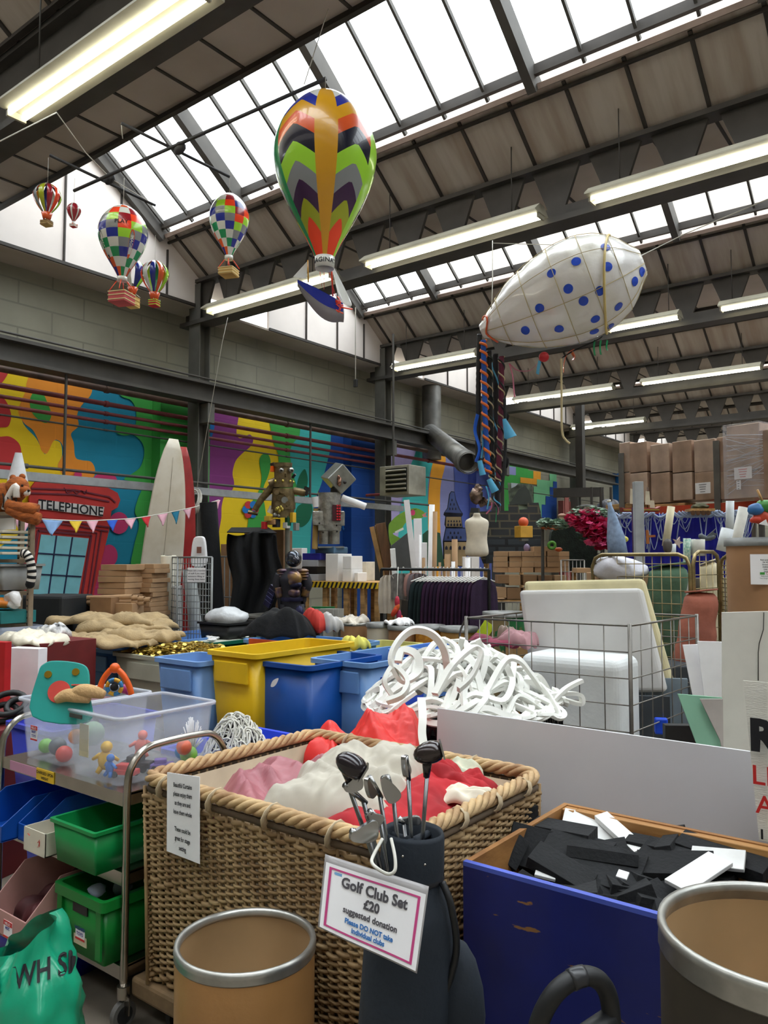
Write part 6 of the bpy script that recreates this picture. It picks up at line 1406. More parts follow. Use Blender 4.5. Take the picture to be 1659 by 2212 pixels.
# armour figure on mannequin
D=8.2
arm=M('armour_gold','#9a7a4a',.35,.7,.35,9,col2='#4a3f6a'); armb=M('armour_violet','#2b2c55',.35,.5,.3,8,col2='#1b1a30'); suit=M('suit_dark','#23222e',.7,0,.2,9)
t=T('armour_figure','mannequin in gold and violet armour with a dark round helmet','costume figure',G(628,D))
def sk(name,pts,rad,mat,n=12,sub=5): 
    P=spline(pts,sub); r=[]; 
    for i in range(len(P)):
        f=i/(len(P)-1)*(len(rad)-1); k=min(int(f),len(rad)-2); r.append(rad[k]+(rad[k+1]-rad[k])*(f-k))
    return MB().tube(P,r,n).build(name,mat,t)
sk('torso',[K(632,1330),K(630,1300),K(630,1275),K(629,1250),K(630,1228)],[.10,.105,.10,.13,.07],suit,16)
hl=MB().ball(K(634,1207,-.02),.085,24,sq=(1,1.05,1.05)).build('helmet',M('helmet','#3a4352',.2,.6,.3,6,coat=.7),t); MB().ball(K(637,1211,-.065),.062,18,sq=(1,.8,.9)).build('visor',M('visor','#15182a',.1,.2,coat=.8),hl)
for i in range(4):
    for sx,x0 in((-1,610),(1,655)):
        mb=MB(); mb.ball(K(x0+sx*i*2-sx*4,1233+i*6),.07-.006*i,16,sq=(1.25,1,.38)); mb.build('shoulder_plate',arm,t)
mb=MB(); mb.ball(K(632,1250,-.06),.115,18,sq=(1.05,.65,.8)); mb.build('chest_plate',arm,t); MB().ball(K(636,1263,-.08),.09,16,sq=(1.1,.6,.5)).build('chest_plate',armb,t)
MB().ball(K(632,1280,-.06),.095,16,sq=(1.05,.6,.6)).build('belly_plate',arm,t); MB().lathe([(.12,0),(.125,.02),(.12,.04)],K(631,1298),20).build('belt',armb,t)
sk('arm',[K(605,1240),K(600,1262),K(606,1290),K(607,1315)],[.05,.055,.04,.03],suit); sk('arm',[K(657,1240),K(664,1262),K(656,1285),K(655,1300)],[.05,.055,.04,.03],suit)
sk('forearm_guard',[K(602,1268),K(606,1290)],[.055,.045],arm); sk('forearm_guard',[K(662,1268),K(657,1288)],[.05,.045],arm)
for hx,hy in((607,1318),(655,1303)):
    h0=MB().ball(K(hx,hy),.03,10,sq=(.9,.6,1.2)).build('hand',suit,t)
    for k in range(5): MB().tube([K(hx-3+k*1.6,hy+4),K(hx-3+k*1.7,hy+9+(2-abs(k-2)))],.007,6).build('finger',suit,h0)
g=G(622,D);g2=G(642,D)
MB().tube([K(622,1305),K(620,1350),Vector((g.x,g.y,.45)),Vector((g.x,g.y,0.02))],[.085,.08,.06,.05],14).build('leg',suit,t); MB().tube([K(641,1305),K(643,1350),Vector((g2.x,g2.y,.45)),Vector((g2.x,g2.y,.02))],[.085,.08,.06,.05],14).build('leg',suit,t)
for (x,y) in((620,1325),(643,1325)): MB().ball(K(x,y,-.05),.075,14,sq=(1,.7,1.3)).build('thigh_plate',armb,t)
for i in range(5): MB().box(K(590-i*3,1272+i*8,.03),(.10,.03,.06),Matrix.Rotation(.5,3,'Y')).build('cape_plate',armb,t,bevel=.005)
# ---------------------------------------------------------------- workbench with cases
D=9.6; A=G(655,D+.2); B=G(817,D-.4); z=1.6-48*D/F_PX
t=T('workbench','high timber bench with yellow and black edge tape and cases on it','workbench',A); dr=(B-A).normalized(); nn=Vector((-dr.y,dr.x,0))
MB().poly([A+Vector((0,0,z-.03)),B+Vector((0,0,z-.03)),B+nn*.7+Vector((0,0,z-.03)),A+nn*.7+Vector((0,0,z-.03))],.03,(0,0,1)).build('bench_top',wood,t)
ed=MB().bar(A-nn*.01+Vector((0,0,z-.04)),B-nn*.01+Vector((0,0,z-.04)),.02,.07).build('hazard_tape',M('tape_yellow','#e7c21d',.6),t)
L=(B-A).length; n=18; mb=MB()
for i in range(n):
    p=A+dr*(L*i/n)-nn*.022; mb.add([p+Vector((0,0,z-.075)),p+dr*.03+Vector((0,0,z-.075)),p+dr*.06+Vector((0,0,z-.005)),p+dr*.03+Vector((0,0,z-.005))],[(0,1,2,3)])
o=mb.build('black_stripes',ink,ed); o['kind']='stuff'
for f in(.02,.3,.58,.8,.98):
    for k in(0,.6): p=A+dr*L*f+nn*(.03+k); MB().bb(p.x-.03,p.x+.03,p.y-.03,p.y+.03,0,z-.03).build('leg',wood,t)
MB().poly([A+Vector((0,0,.5)),B+Vector((0,0,.5)),B+nn*.6+Vector((0,0,.5)),A+nn*.6+Vector((0,0,.5))],.03,(0,0,1)).build('lower_shelf',wood,t)
def onb(px,w_,dep,z0,h,name,label,mat,cat,back=.3,bevel=.006):
    r=ray(px,1208); r.z=0; # intersect with bench front line shifted back
    o_=A+nn*back; den=r.x*dr.y-r.y*dr.x; tt_=(o_.x*dr.y-o_.y*dr.x)/den; p=Vector((r.x*tt_,r.y*tt_,0))
    mb=MB(); mb.box((p.x,p.y,z0+h/2),(w_,dep,h),RZ(math.atan2(dr.y,dr.x))); return tag(mb.build(name,mat,bevel=bevel),label,cat),p
purp=M('case_purple','#2c2f9c',.4); clr=M('case_clear','#aeb4bd',.3,0,.1,4); whb=M('box_white','#eceae8',.7,0,.03)
onb(685,.27,.3,z,.085,'tool_case','clear lidded tool case lowest in the pile on the bench',clr,'case'); onb(684,.25,.3,z+.086,.09,'tool_case','black tool case in the middle of the pile on the bench',black,'case'); onb(685,.26,.3,z+.177,.085,'tool_case','clear tool case under the violet one on the bench',clr,'case'); onb(688,.29,.3,z+.263,.085,'tool_case','violet blue case topmost of the pile on the bench',purp,'case')
onb(732,.19,.3,z,.34,'white_box','tall white box in the middle of the bench',whb,'box',.25); onb(762,.13,.25,z,.15,'white_box','small white box right of the tall one, lower of two',whb,'box',.2); onb(762,.125,.25,z+.151,.16,'white_box','white box with a red top, upper of two on the bench',whb,'box',.2); onb(779,.055,.2,z,.11,'white_box','narrow white box at the right end of the bench',whb,'box',.2)
onb(716,.31,.3,z+.345,.085,'blue_suitcase','grey blue suitcase on top of the white box',M('suitcase','#46647e',.5),'suitcase',.35,.015)
onb(645,.2,.12,z,.42,'white_board','white boards leaning left of the tool cases on the bench',whb,'panel',.5); onb(788,.18,.2,z,.24,'cream_box','pale cream box at the right end of the bench behind the others',M('cream_card','#ece3cf'),'box',.55)
c=PD(698,1330,8.6); bx('green_board','dark green board standing under the bench','board',(c.x,c.y,.545),(.26,.02,1.07),M('brd_green','#0c7a3c',.6),.5)
c=PD(700,1350,8.3); 
for k in range(3): bx('framed_sheet','grey framed sheet leaning before the green board, '+['front','middle','back'][k],'frame',(c.x+.03*k,c.y+.05*k,.6),(.2,.012,.95),M('frame_grey%d'%k,'#a5a49e',.5),.5)
c=PD(738,1338,8.9); bx('blue_board','bright blue board under the bench','board',(c.x,c.y,.48),(.14,.02,.95),M('brd_blue','#1c5fb4',.6),.5)
# ---------------------------------------------------------------- row of fibre drums
def dr_(px,ytop,w_,D_,mat,label,lid=None,band=.02,r=None):
    c=G(px,D_); r=w_*D_/F_PX/2; h=1.6-(ytop-1208)*D_/F_PX
    return drum('fibre_drum',label,c,r,h,mat,rimm,kraftin,lid,None,band)
kr=M('kraft_far','#a97e57',.7,0,.12,4)
def lidm(): return M('steel_lid','#8b8c8a',.45,.6,.2,10)
dr_(765,1345,58,8.3,kr,'brown fibre drum at the left end of the row, fabric on top'); 
w1=dr_(822,1347,58,8.1,M('cream_drum','#ddd5bf',.6,0,.05),'cream fibre drum with a blue painted fish mark',lidm())
dr_(870,1352,62,7.9,kr,'plain brown fibre drum right of the cream drum',lidm())
od=dr_(928,1352,62,7.8,M('orange_drum','#d5962f',.6,0,.15,30,col2='#b06a22'),'orange yellow patterned fibre drum in the row',lidm())
dr_(990,1356,78,7.6,M('ochre_drum','#b98d4e',.6,0,.1,5),'ochre brown fibre drum with a small label, right end of the row',lidm())
camo=M('camo','#5d6b3a',.7,0,0,2.6,col2='#8a7a58'); camo.node_tree.nodes['Color Ramp'].color_ramp.interpolation='CONSTANT'
e=camo.node_tree.nodes['Color Ramp'].color_ramp.elements.new(.5); e.color=lin('#1f6a3a')
cd_=dr_(1088,1324,88,7.4,camo,'tall drum painted in green camouflage behind the wire cage',lidm())
p=PD(1048,1362,7.22); bx('lime_card','lime square card turned on its corner on the camouflage drum','card',p,(.11,.008,.16),M('lime','#c9e02c',.5),0,R=Matrix.Rotation(YAW,3,'Z')@Matrix.Rotation(.6,3,'Y'))
for px in(1100,1118): p=PD(px,1385,7.2); bx('beige_tag','beige card tag on the camouflage drum','tag',p,(.06,.006,.10),M('tag_beige','#cbb596',.7),YAW,group='card tags on the camouflage drum')
p=PD(817,1392,7.85); tag(MB().ball(p,.06,12,sq=(1.2,.1,.5),R=RZ(YAW)@Matrix.Rotation(.5,3,'Y')).build('blue_fish_mark',M('fish_blue','#2f6fc4',.5)),'blue painted fish on the cream drum','painting')
p=PD(975,1394,7.43); bx('drum_label','small white label on the ochre drum','label',p,(.05,.006,.08),paper,YAW)
CL('white_fabric','white cloth on the lid of the first brown drum',760,1340,8.3,.16,.14,.08,M('cloth_offwhite','#cfc6b8',.8),61); CL('white_fabric','small white cloth on the drum right of the cream one',862,1344,7.9,.13,.1,.06,paper,62)
# ---------------------------------------------------------------- clothes rack
D=8.8; A=G(824,D+.2); B=G(1056,D-.4); z=1.6-22*D/F_PX
t=T('clothes_rack','black clothes rail carrying dark purple and grey garments','clothes rail',(A+B)/2)
cyl2(Vector((A.x,A.y,z)),Vector((B.x,B.y,z)),.016,black,'rail',t)
for p in(A,B):
    cyl2(Vector((p.x,p.y,0.05)),Vector((p.x,p.y,z+.0)),.018,black,'post',t); MB().bar((p.x-.25,p.y-.1,.04),(p.x+.25,p.y+.1,.04),.03,.03).build('foot',black,t)
dr=(B-A).normalized(); nn=Vector((-dr.y,dr.x,0))
def onrail(px,D_=None):
    r=ray(px,1208); den=r.x*dr.y-r.y*dr.x; q=(A.x*dr.y-A.y*dr.x)/den; return Vector((r.x*q,r.y*q,0))
pur=M('knit_purple','#2f1a38',.95,0,.2,9,.2,60); pur2=M('knit_plum','#3b1c3c',.95,0,.2,9,.2,60); dgr=M('knit_darkgreen','#182a2c',.95,0,.2,9)
def garment(px,mat,label,grp,L_=.62,w_=.42,hm=white,name='hanging_jumper',thin=.05,rz=1.1):
    c=onrail(px); t=T(name,label,'garment',(c.x,c.y,z-.1-L_),grp)
    d=Matrix.Rotation(rz,3,'Z')@dr
    MB().tube(spline([Vector((c.x,c.y,z-.08)),Vector((c.x,c.y,z-.02)),Vector((c.x,c.y,z+.025))+d*.015,Vector((c.x,c.y,z+.01))+d*.03],4),.004,6).build('hook',hm,t)
    MB().tube([c+d*w_*.48+Vector((0,0,z-.13)),c+Vector((0,0,z-.08)),c-d*w_*.48+Vector((0,0,z-.13))],.008,6).build('hanger',hm,t)
    mb=MB(); N=12; rows=9; n2=Vector((-d.y,d.x,0))
    prof=[(.30,-.085),(.5,-.13),(.56,-.2),(.60,-.33),(.62,-.45),(.58,-.55),(.55,-.62)]
    for sgn in(1,-1):
        base=len(mb.v)
        for (wf,zz) in prof:
            for j in range(N+1):
                u=j/N*2-1; th=thin*math.sqrt(max(0,1-u*u*.96))*(1+.5*math.sin(j*2.2+px)); mb.v.append(c+d*(u*wf*w_)+n2*(sgn*th)+Vector((0,0,z+zz*L_/.62)))
        for i in range(len(prof)-1):
            for j in range(N): mb.f.append([base+i*(N+1)+j,base+i*(N+1)+j+1,base+(i+1)*(N+1)+j+1,base+(i+1)*(N+1)+j]); mb.m.append(0); mb.s.append(True)
    mb.build('knitted_body',mat,t); return t
for i in range(14): garment(940+i*8.0,pur if i%2 else pur2,'dark purple jumper hanging in the packed right half of the rail','purple jumpers on the rail',.80,.40,thin=.035,rz=1.25)
for i,px in enumerate((915,925,933)): garment(px,dgr,'dark green jumper at the left end of the packed jumpers','green jumpers on the rail',.80,.40,thin=.035,rz=1.2)
garment(842,M('knit_cream','#cfc5b6',.9),'cream lace top at the left end of the rail',None,.50,.22,rz=.25,name='hanging_blouse'); garment(868,M('knit_grey','#84807c',.9,0,.25,14),'grey sequinned top hanging second from the left',None,.34,.26,rz=.15,name='hanging_blouse'); garment(895,M('knit_rose','#b0877f',.9),'rose pink top hanging third from the left',None,.30,.2,rz=.5,name='hanging_blouse'); garment(903,M('knit_lilacgrey','#6d6266',.9),'grey brown top hanging next to the rose pink one',None,.34,.22,rz=.7,name='hanging_blouse')
for i,(x,y,col) in enumerate(((858,1300,'#c9304a'),(856,1315,'#e5662c'),(862,1330,'#b02a5c'),(852,1322,'#d8452a'),(866,1340,'#e0502a'))):
    p=PD(x,y,8.5); tag(MB().ball(p,.05,12,sq=(.6,.5,1.3),R=Matrix.Rotation(.6*(i%2),3,'Y')).build('bright_slipper',M('slip'+col,col,.6)),['crimson','orange','magenta','vermilion','low orange'][i]+' slipper hanging in the bunch under the clothes rail','slipper')
MB_=MB().tube([PD(858,1290,8.5),PD(860,1225,8.7)],.005,5); tag(MB_.build('slipper_cord',string),'cord holding the bright slippers under the rail','cord')
# ---------------------------------------------------------------- tubes, planks, boards behind the rack
def tallroll(px,y0,px1,D_,r,mat,label,name='tall_tube',ybot=1600,hole=True):
    a=PD(px,y0,D_); b=PD(px1,y0+250,D_); b2=Vector((b.x,b.y,0)); d=(a-b2).normalized(); t=T(name,label,'tube',b2)
    MB().tube([b2,a],r,20).build('tube_wall',mat,t)
    if hole: MB().tube([a-d*.02,a+d*.002],r*.6,14).build('dark_opening',ink,t)
tallroll(933,1090,925,9.6,.035,paper,'thin white tube standing tall among the tubes'); tallroll(940,1105,934,9.5,.028,card,'slim brown tube beside the tall white tube'); tallroll(982,1165,984,9.4,.035,card,'short thick brown tube left of the mannequin'); tallroll(967,1197,968,9.4,.035,card,'shortest brown tube in the middle of the row'); tallroll(915,1205,914,9.4,.02,card,'small brown tube left of the rolls'); tallroll(979,1213,979,9.3,.022,paper,'small white tube with a grey lid below the castle'); tallroll(950,1215,950,9.35,.015,card,'thin low brown tube near the castle')
tallroll(908,1155,906,9.45,.014,paper,'thin white strip standing left of the tubes'); tallroll(1010,1205,1010,9.4,.03,paper,'white tube in front of the mannequin')
def plank(px0,y0,px1,y1,D_,w_,mat,label,th=.03,name='leaning_plank',cat='plank'):
    a=PD(px0,y0,D_); b=PD(px1,y1,D_); b2=a+(b-a)*((0-a.z)/(b.z-a.z)) if b.z<a.z else b
    return tag(MB().bar(b2,a,w_,th,up=FW).build(name,mat,bevel=.003),label,cat)
plank(878,1080,902,1290,9.6,.07,paper,'white board leaning, tallest of the white ones'); plank(902,1120,906,1300,9.7,.10,paper,'white board standing right of the tallest one'); plank(917,1172,918,1300,9.5,.06,paper,'short white board before the tubes'); 
dkw=M('walnut','#6b4a30',.6,0,.25,5,stretch=(4,4,.4)); 
plank(822,1130,842,1240,10.3,.13,dkw,'wide dark wood board leaning behind the second column'); plank(803,1138,826,1240,10.3,.06,M('oak','#a5804f',.6,0,.2,5),'narrow oak strip leaning left of the dark board'); plank(812,1135,832,1240,10.35,.04,M('oak'),'second narrow oak strip beside the dark board'); plank(848,1185,852,1240,9.0,.06,foam,'white styrofoam stick at the left end of the clothes rail')
# frog, castle, brick flats (painted cut-outs, real boards)
def cut(name,label,pts,D_,mat,th=.02,smooth=False,cat='cutout',conv=None,toground=True):
    P=[PD(*( conv(*p) if conv else p),D_) for p in pts]
    if smooth: P=spline(P,4,True)
    t=T(name,label,cat,(sum((p.x for p in P))/len(P),sum((p.y for p in P))/len(P),0 if toground else min(p.z for p in P)))
    MB().poly(P,th,FW).build('board',mat,t); 
    if toground:
        q=min(P,key=lambda p:p.z); MB().bar((q.x+FW.x*.08,q.y+FW.y*.08,0),(q.x+FW.x*.08,q.y+FW.y*.08,q.z+.1),.04,.04).build('stand',wood,t)
    return t
c5=lambda x,y:(800+x/3.318,850+y/3.318)
def on(t,name,pts,D_,mat,conv=c5,smooth=False,th=.006):
    P=[PD(*(conv(*p) if conv else p),D_) for p in pts]
    if smooth: P=spline(P,4,True)
    return MB().poly(P,th,FW).build(name,mat,t)
frog=M('frog_green','#7fae3c',.6)
t=cut('frog_cutout','cut out green tree frog with a pink eye before the turquoise paint',[(130,960),(150,915),(200,870),(270,835),(330,822),(390,855),(372,890),(300,905),(250,930),(215,985),(160,1005),(220,1040),(226,1062),(180,1060),(240,1085),(150,1088)],10.2,frog,smooth=True,conv=c5)
on(t,'eye',[(290,845),(305,832),(320,845),(318,868),(300,874),(288,862)],10.15,M('frog_pink','#e0457a',.4),smooth=True); on(t,'foot',[(370,870),(405,850),(395,870),(408,885),(380,885)],10.15,M('frog_foot','#e58a8a',.5)); on(t,'belly_mark',[(175,990),(235,960),(240,975),(180,1003)],10.15,M('frog_white','#e8eee0',.5))
on(t,'outline',[(250,845),(330,828),(332,832),(252,851)],10.16,M('frog_dark','#2f5418'))
sb=M('castle_blue','#4d5f9c',.6); st_=M('castle_stone','#b39b74',.7); co=M('castle_line','#1a1f3a',.6)
t=cut('castle_cutout','cut out fairy tale castle tower with slate blue roofs and rows of arched windows',[(520,1060),(540,960),(532,940),(538,882),(525,870),(528,855),(552,820),(566,720),(580,700),(604,704),(614,760),(640,825),(664,862),(660,876),(652,885),(662,960),(688,965),(694,1060),(688,1240),(524,1240)],11.4,co,conv=c5,th=.03)
on(t,'roof',[(534,852),(556,822),(572,722),(582,706),(602,710),(609,762),(634,826),(656,858)],11.36,sb); on(t,'wall_band',[(544,884),(650,884),(656,955),(542,955)],11.36,st_); on(t,'roof',[(544,966),(682,968),(690,1055),(526,1055)],11.36,sb); on(t,'wall_band',[(530,1065),(688,1065),(686,1235),(530,1235)],11.36,st_)
def arch(x,y,w_,h_): on(t,'arched_window',[(x-w_/2,y+h_/2),(x-w_/2,y-h_*.1),(x,y-h_/2),(x+w_/2,y-h_*.1),(x+w_/2,y+h_/2)],11.33,co)
for x,y in((585,762),(575,793),(600,793),(570,825),(590,825),(612,825)): arch(x,y,9,20)
for k in range(5): arch(560+k*20,915,10,16); arch(558+k*22,940,14,22); arch(545+k*32,1105,18,30)
for k in range(3): arch(575+k*27,998,11,20)
for k in range(4): arch(558+k*30,1030,12,22)
brk=blocks('flat_stone','#3c3e40','#5e594a',.24,.115,'X',bump=.5,var=.3,msize=.012); brk2=blocks('flat_stone_blue','#40474e','#2a2d30',.24,.12,'X',bump=.5,var=.3,msize=.02)
D_=12.0; P=[PD(*c5(*p),D_) for p in[(712,870),(722,818),(782,822),(786,846),(992,840),(990,795),(1058,792),(1066,832),(1130,828),(1125,785),(1205,782),(1222,850),(1238,1060),(1245,1180),(810,1220),(720,1000)]]
t=T('castle_wall_cutout','dark stone castle wall flat with battlements','cutout',(P[0].x,P[0].y,0)); MB().poly(P,.03,FW).build('board',brk,t); P=[PD(*c5(*p),11.9) for p in[(820,1040),(1240,1020),(1245,1180),(830,1220)]]; MB().poly(P,.03,FW).build('lower_stone_board',brk2,t); q=PD(1050,1100,12.1); MB().bar((q.x,q.y,0),(q.x,q.y,1.8),.06,.06).build('stand',wood,t)
q=PD(*c5(1098,992),11.6); t=T('yellow_cube_prop','small yellow cube prop with a coral ball on the stone wall flat','prop',q-Vector((0,0,.13))); MB().box(q,(.2,.2,.17),RZ(YAW+.3)).build('cube',M('cube_yellow','#d9a63c',.6),t,bevel=.006); MB().ball(q+Vector((0,0,.145)),.075,14).build('coral_ball',M('ball_coral','#e8663e',.5),t)
MB().box(q-Vector((0,0,.12)),(.1,.25,.03),RZ(YAW)).build('bracket',steel_g,t)
pic=M('picture_mix','#7d8a74',.6,0,0,5,col2='#262b26'); t=T('picture_board','dull mountain picture board above the stone wall flat','picture',PD(1125,1090,12.8)); MB().poly([PD(*c5(*p),12.8) for p in[(985,640),(1160,650),(1172,830),(1000,830)]],.02,FW).build('printed_board',pic,t); MB().poly([PD(*c5(*p),12.78) for p in[(1010,640),(1060,645),(1040,665),(1010,680)]],.003,FW).build('sky_patch',M('pic_sky','#a9b4bb'),t); MB().poly([PD(*c5(*p),12.78) for p in[(1000,790),(1060,690),(1110,660),(1140,700),(1165,800)]],.003,FW).build('mountain_patch',M('pic_mt','#3f453f'),t)
q=PD(1125,1100,12.85); MB().bar((q.x,q.y,0),(q.x,q.y,2.3),.05,.05).build('stand',wood,t)
cut('grey_flat','dark grey spotted flat behind the tubes',[(150,1090),(290,980),(300,1250),(150,1250)],10.0,M('flat_grey','#4d5153',.7),conv=c5); cut('green_flat','dark green flat with a bump behind the tubes',[(375,1010),(410,980),(500,1000),(530,1240),(375,1240)],10.6,M('flat_green','#2f5a44',.7),conv=c5)
# mannequin torso
D=10.6; t=T('mannequin_torso','cream dressmaker torso standing between the castle and the stone wall','mannequin',G(1031,D)); s=D/F_PX
rowsM=[(1204,24,.7),(1190,24,.75),(1172,20.5,.75),(1160,20,.72),(1145,22,.7),(1132,24.5,.62),(1124,23,.55),(1120,16,.5),(1117,9,.6),(1113,7,.9),(1109,7,.95),(1108,4,1)]
loops=[]
for (y,w_,dp) in rowsM:
    c=PD(1030,y,D); loops.append([c+RT*math.cos(a)*w_*s*1.1+FW*math.sin(a)*w_*s*dp*.85 for a in[k*math.pi/12 for k in range(24)]])
mb=MB(); loft(mb,loops,cap0=True,cap1=True); mb.build('torso',M('mannequin_cream','#e4dbc8',.8),t,sub=1); c=PD(1030,1204,D); MB().cyl((c.x,c.y,.03),(c.x,c.y,c.z+.02),.02,10).cyl((c.x,c.y,0),(c.x,c.y,.03),.18,20).build('stand',steel_d,t)
for i,x in enumerate((1008,1026)): p=PD(x,1240,9.9); bx('white_locker','white panel below the mannequin, '+['left','right'][i]+' one','panel board',(p.x,p.y,.82),(.10,.1,1.62),whb,YAW)
# carton stack
D=9.6; rnd=random.Random(9); cw=27*D/F_PX; ch=11.2*D/F_PX
for r_ in range(4):
    for k in range(5):
        p=PD(1082+k*27+(r_%2)*1.0,0,D); c=G(1082+k*27,D-.0); z0=1.6+(1208-1202-0-r_*11.4+0)*D/F_PX-.0; zt=1.6+(1208-1191-r_*11.4)*D/F_PX
        bx('small_carton','small brown carton in the neat stack right of the stone wall','carton',(c.x+rnd.uniform(-.008,.008),c.y+rnd.uniform(-.01,.01),zt-ch/2),(cw*.96,.25,ch*.97),card,YAW+rnd.uniform(-.03,.03),.003,'small cartons in the neat stack')
    c=G(1213,D+.25); bx('small_carton','small brown carton on the set back end of the neat stack','carton',(c.x,c.y,zt-ch/2),(cw*.9,.25,ch*.97),card,YAW,.003,'small cartons at the set back end')
for k,(x,y,lab) in enumerate(((1162,1186,'left'),(1186,1186,'right'))): c=G(x,D); bx('small_carton','topmost %s carton lying alone on the neat stack'%lab,'carton',(c.x,c.y,1.6+(1208-y)*D/F_PX),(cw*.9,.25,ch*.9),card,YAW,.003)
zb=1.6+(1208-1191-4*11.4)*D/F_PX
for i,(x,y,w_,h_) in enumerate(((1084,1250,24,18),(1107,1252,26,22),(1140,1252,30,22),(1075,1278,30,22),(1105,1280,30,24),(1140,1280,30,22),(1172,1262,30,40),(1205,1262,28,40))):
    c=G(x,D-.1); bx('carton','brown carton in the lower rows under the neat stack, '+['first','second','third','fourth','fifth','sixth','seventh','eighth'][i]+' from the left','carton',(c.x,c.y,1.6+(1208-y)*D/F_PX),(w_*D/F_PX*.95,.3,h_*D/F_PX),card if i%2 else cardd,YAW,.004)
c=G(1140,D); t=T('wire_trolley','wire trolley table beneath the stacked cartons','trolley',c); MB().box((c.x,c.y,1.10),(1.0,.5,.03),RZ(YAW)).build('shelf',wood,t)
a,b=G(1060,9.3),G(1220,9.3); panel_(a,b,.2,1.09,14,5,.004,t,wirem,frame=.01)
MB().box((c.x,c.y+.1,.1),(1.0,.5,.03),RZ(YAW)).build('base_shelf',steel_g,t)
# small pile beside: basket, tins
c=PD(1070,1255,9.4)
# ---------------------------------------------------------------- flower arch
D=9.2; s=D/F_PX; rnd=random.Random(17)
t=T('hedge_board','dark green hedge board under the blossom','hedge',G(1250,D+.1)); mb=MB(); mb.poly(spline([PD(x,y,D+.75) for x,y in((1190,1200),(1192,1150),(1215,1138),(1260,1142),(1290,1160),(1290,1200),(1285,1230),(1190,1230))],3,True),.12,FW); mb.build('hedge_face',M('hedge_dark','#16241b',.95,0,.4,20,.5,60),t); q=G(1240,D+.85); MB().bar((q.x,q.y,0),(q.x,q.y,1.5),.06,.06).build('stand',wood,t)
lf=M('leaf_grey','#9db5a0',.7,0,.3,30,col2='#5c7a62'); lf2=M('leaf_green','#2f5a3c',.7,0,.3,30); fl1=M('bloom_crimson','#d41c58',.6,0,.2,30); fl2=M('bloom_pink','#ee5a92',.6,0,.1,30)
def foliage(region,n,mat,size,par,name,DD,depth=.18,star=False):
    mb=MB()
    for i in range(n):
        cx,cy,rx,ry=rnd.choice(region); a=rnd.uniform(0,6.28); k=math.sqrt(rnd.random()); p=PD(cx+rx*k*math.cos(a),cy+ry*k*math.sin(a),DD+rnd.uniform(-depth,depth)*(1-k*.5)); 
        R=Matrix.Rotation(rnd.uniform(0,6.3),3,'Z')@Matrix.Rotation(rnd.uniform(-1.2,1.2),3,'X')
        if star:
            for q in range(5): b=q*1.2566; e=Vector((math.cos(b),math.sin(b),.25))*size; f_=Vector((-math.sin(b),math.cos(b),0))*size*.4; mb.add([p,p+R@(e*.6+f_),p+R@e,p+R@(e*.6-f_)],[(0,1,2,3)])
        else:
            e=Vector((size,0,0)); f_=Vector((0,size*.4,0)); mb.add([p-R@e,p+R@f_,p+R@e,p-R@f_],[(0,1,2,3)])
    o=mb.build(name,mat,par); o['kind']='stuff'; return o
t=T('blossom_arch','arch of crimson blossom with pale green leaves on top','flowers',G(1275,D))
foliage([(1265,1120,38,18),(1285,1140,38,20),(1300,1165,26,22),(1240,1122,14,10)],620,fl1,.05,t,'crimson_blossom',D,star=True); foliage([(1265,1125,42,20),(1290,1150,38,30)],200,fl2,.05,t,'pink_blossom',D-.05,star=True)
foliage([(1270,1104,36,12),(1300,1110,18,8),(1245,1112,18,9)],520,lf,.04,t,'pale_leaves',D); foliage([(1285,1150,36,30)],160,lf2,.04,t,'green_leaves',D+.05)
MB().tube(spline([PD(1232,1135,D+.1),PD(1245,1100,D+.1),PD(1290,1100,D+.1),PD(1320,1150,D+.1),Vector((G(1320,D+.1).x,G(1320,D+.1).y,0))],6),.03,8).build('arch_frame',steel_d,t)
t=T('leaf_garland','pale green leaf garland left of the blossom arch','garland',G(1195,D)); foliage([(1180,1130,18,11),(1208,1132,22,11)],520,lf,.04,t,'pale_leaves',D); foliage([(1190,1140,20,5)],50,M('leaf_orange','#c96a3a',.7),.03,t,'orange_leaves',D); MB().tube(spline([Vector((G(1172,D+.1).x,G(1172,D+.1).y,0)),PD(1172,1150,D+.1),PD(1178,1132,D+.1),PD(1215,1132,D+.1)],5),.02,8).build('garland_frame',steel_d,t)
for (x,y,r,col,lab) in((1214,1117,9,'#a9806a','small pinkish toy mushroom above the leaf garland'),):
    t=T('toy_mushroom',lab,'ornament',PD(x,y+8,D)); MB().ball(PD(x,y-3,D),r*s,14,sq=(1,1,.55)).build('cap',M('mush'+col,col,.6),t); MB().cyl(PD(x,y+8,D),PD(x,y-2,D),r*s*.7,12).build('stalk',M('mush_st','#c9b49a',.6),t)
tag(MB().tube([PD(1192+7*math.cos(a),1178+7*math.sin(a),D-.2) for a in[k*math.pi/8 for k in range(16)]],.018,8,closed=True).build('green_ring',M('ring_green','#4f8a2a',.6)),'small green wreath ring on top of the cartons','wreath')
tag(MB().ball(PD(1207,1187,D+.1),.045,12,sq=(1,1,.6)).build('orange_ornament',M('orn_orange','#d9622c',.5)),'small orange round ornament on the cartons by the hedge','ornament')
tag(MB().ball(PD(1138,1184,D+.5),.05,12,sq=(.8,.8,1.1)).build('lilac_balloon',M('orn_lilac','#7d6c8c',.5)),'dull lilac oval ornament on the stone wall flat','ornament')
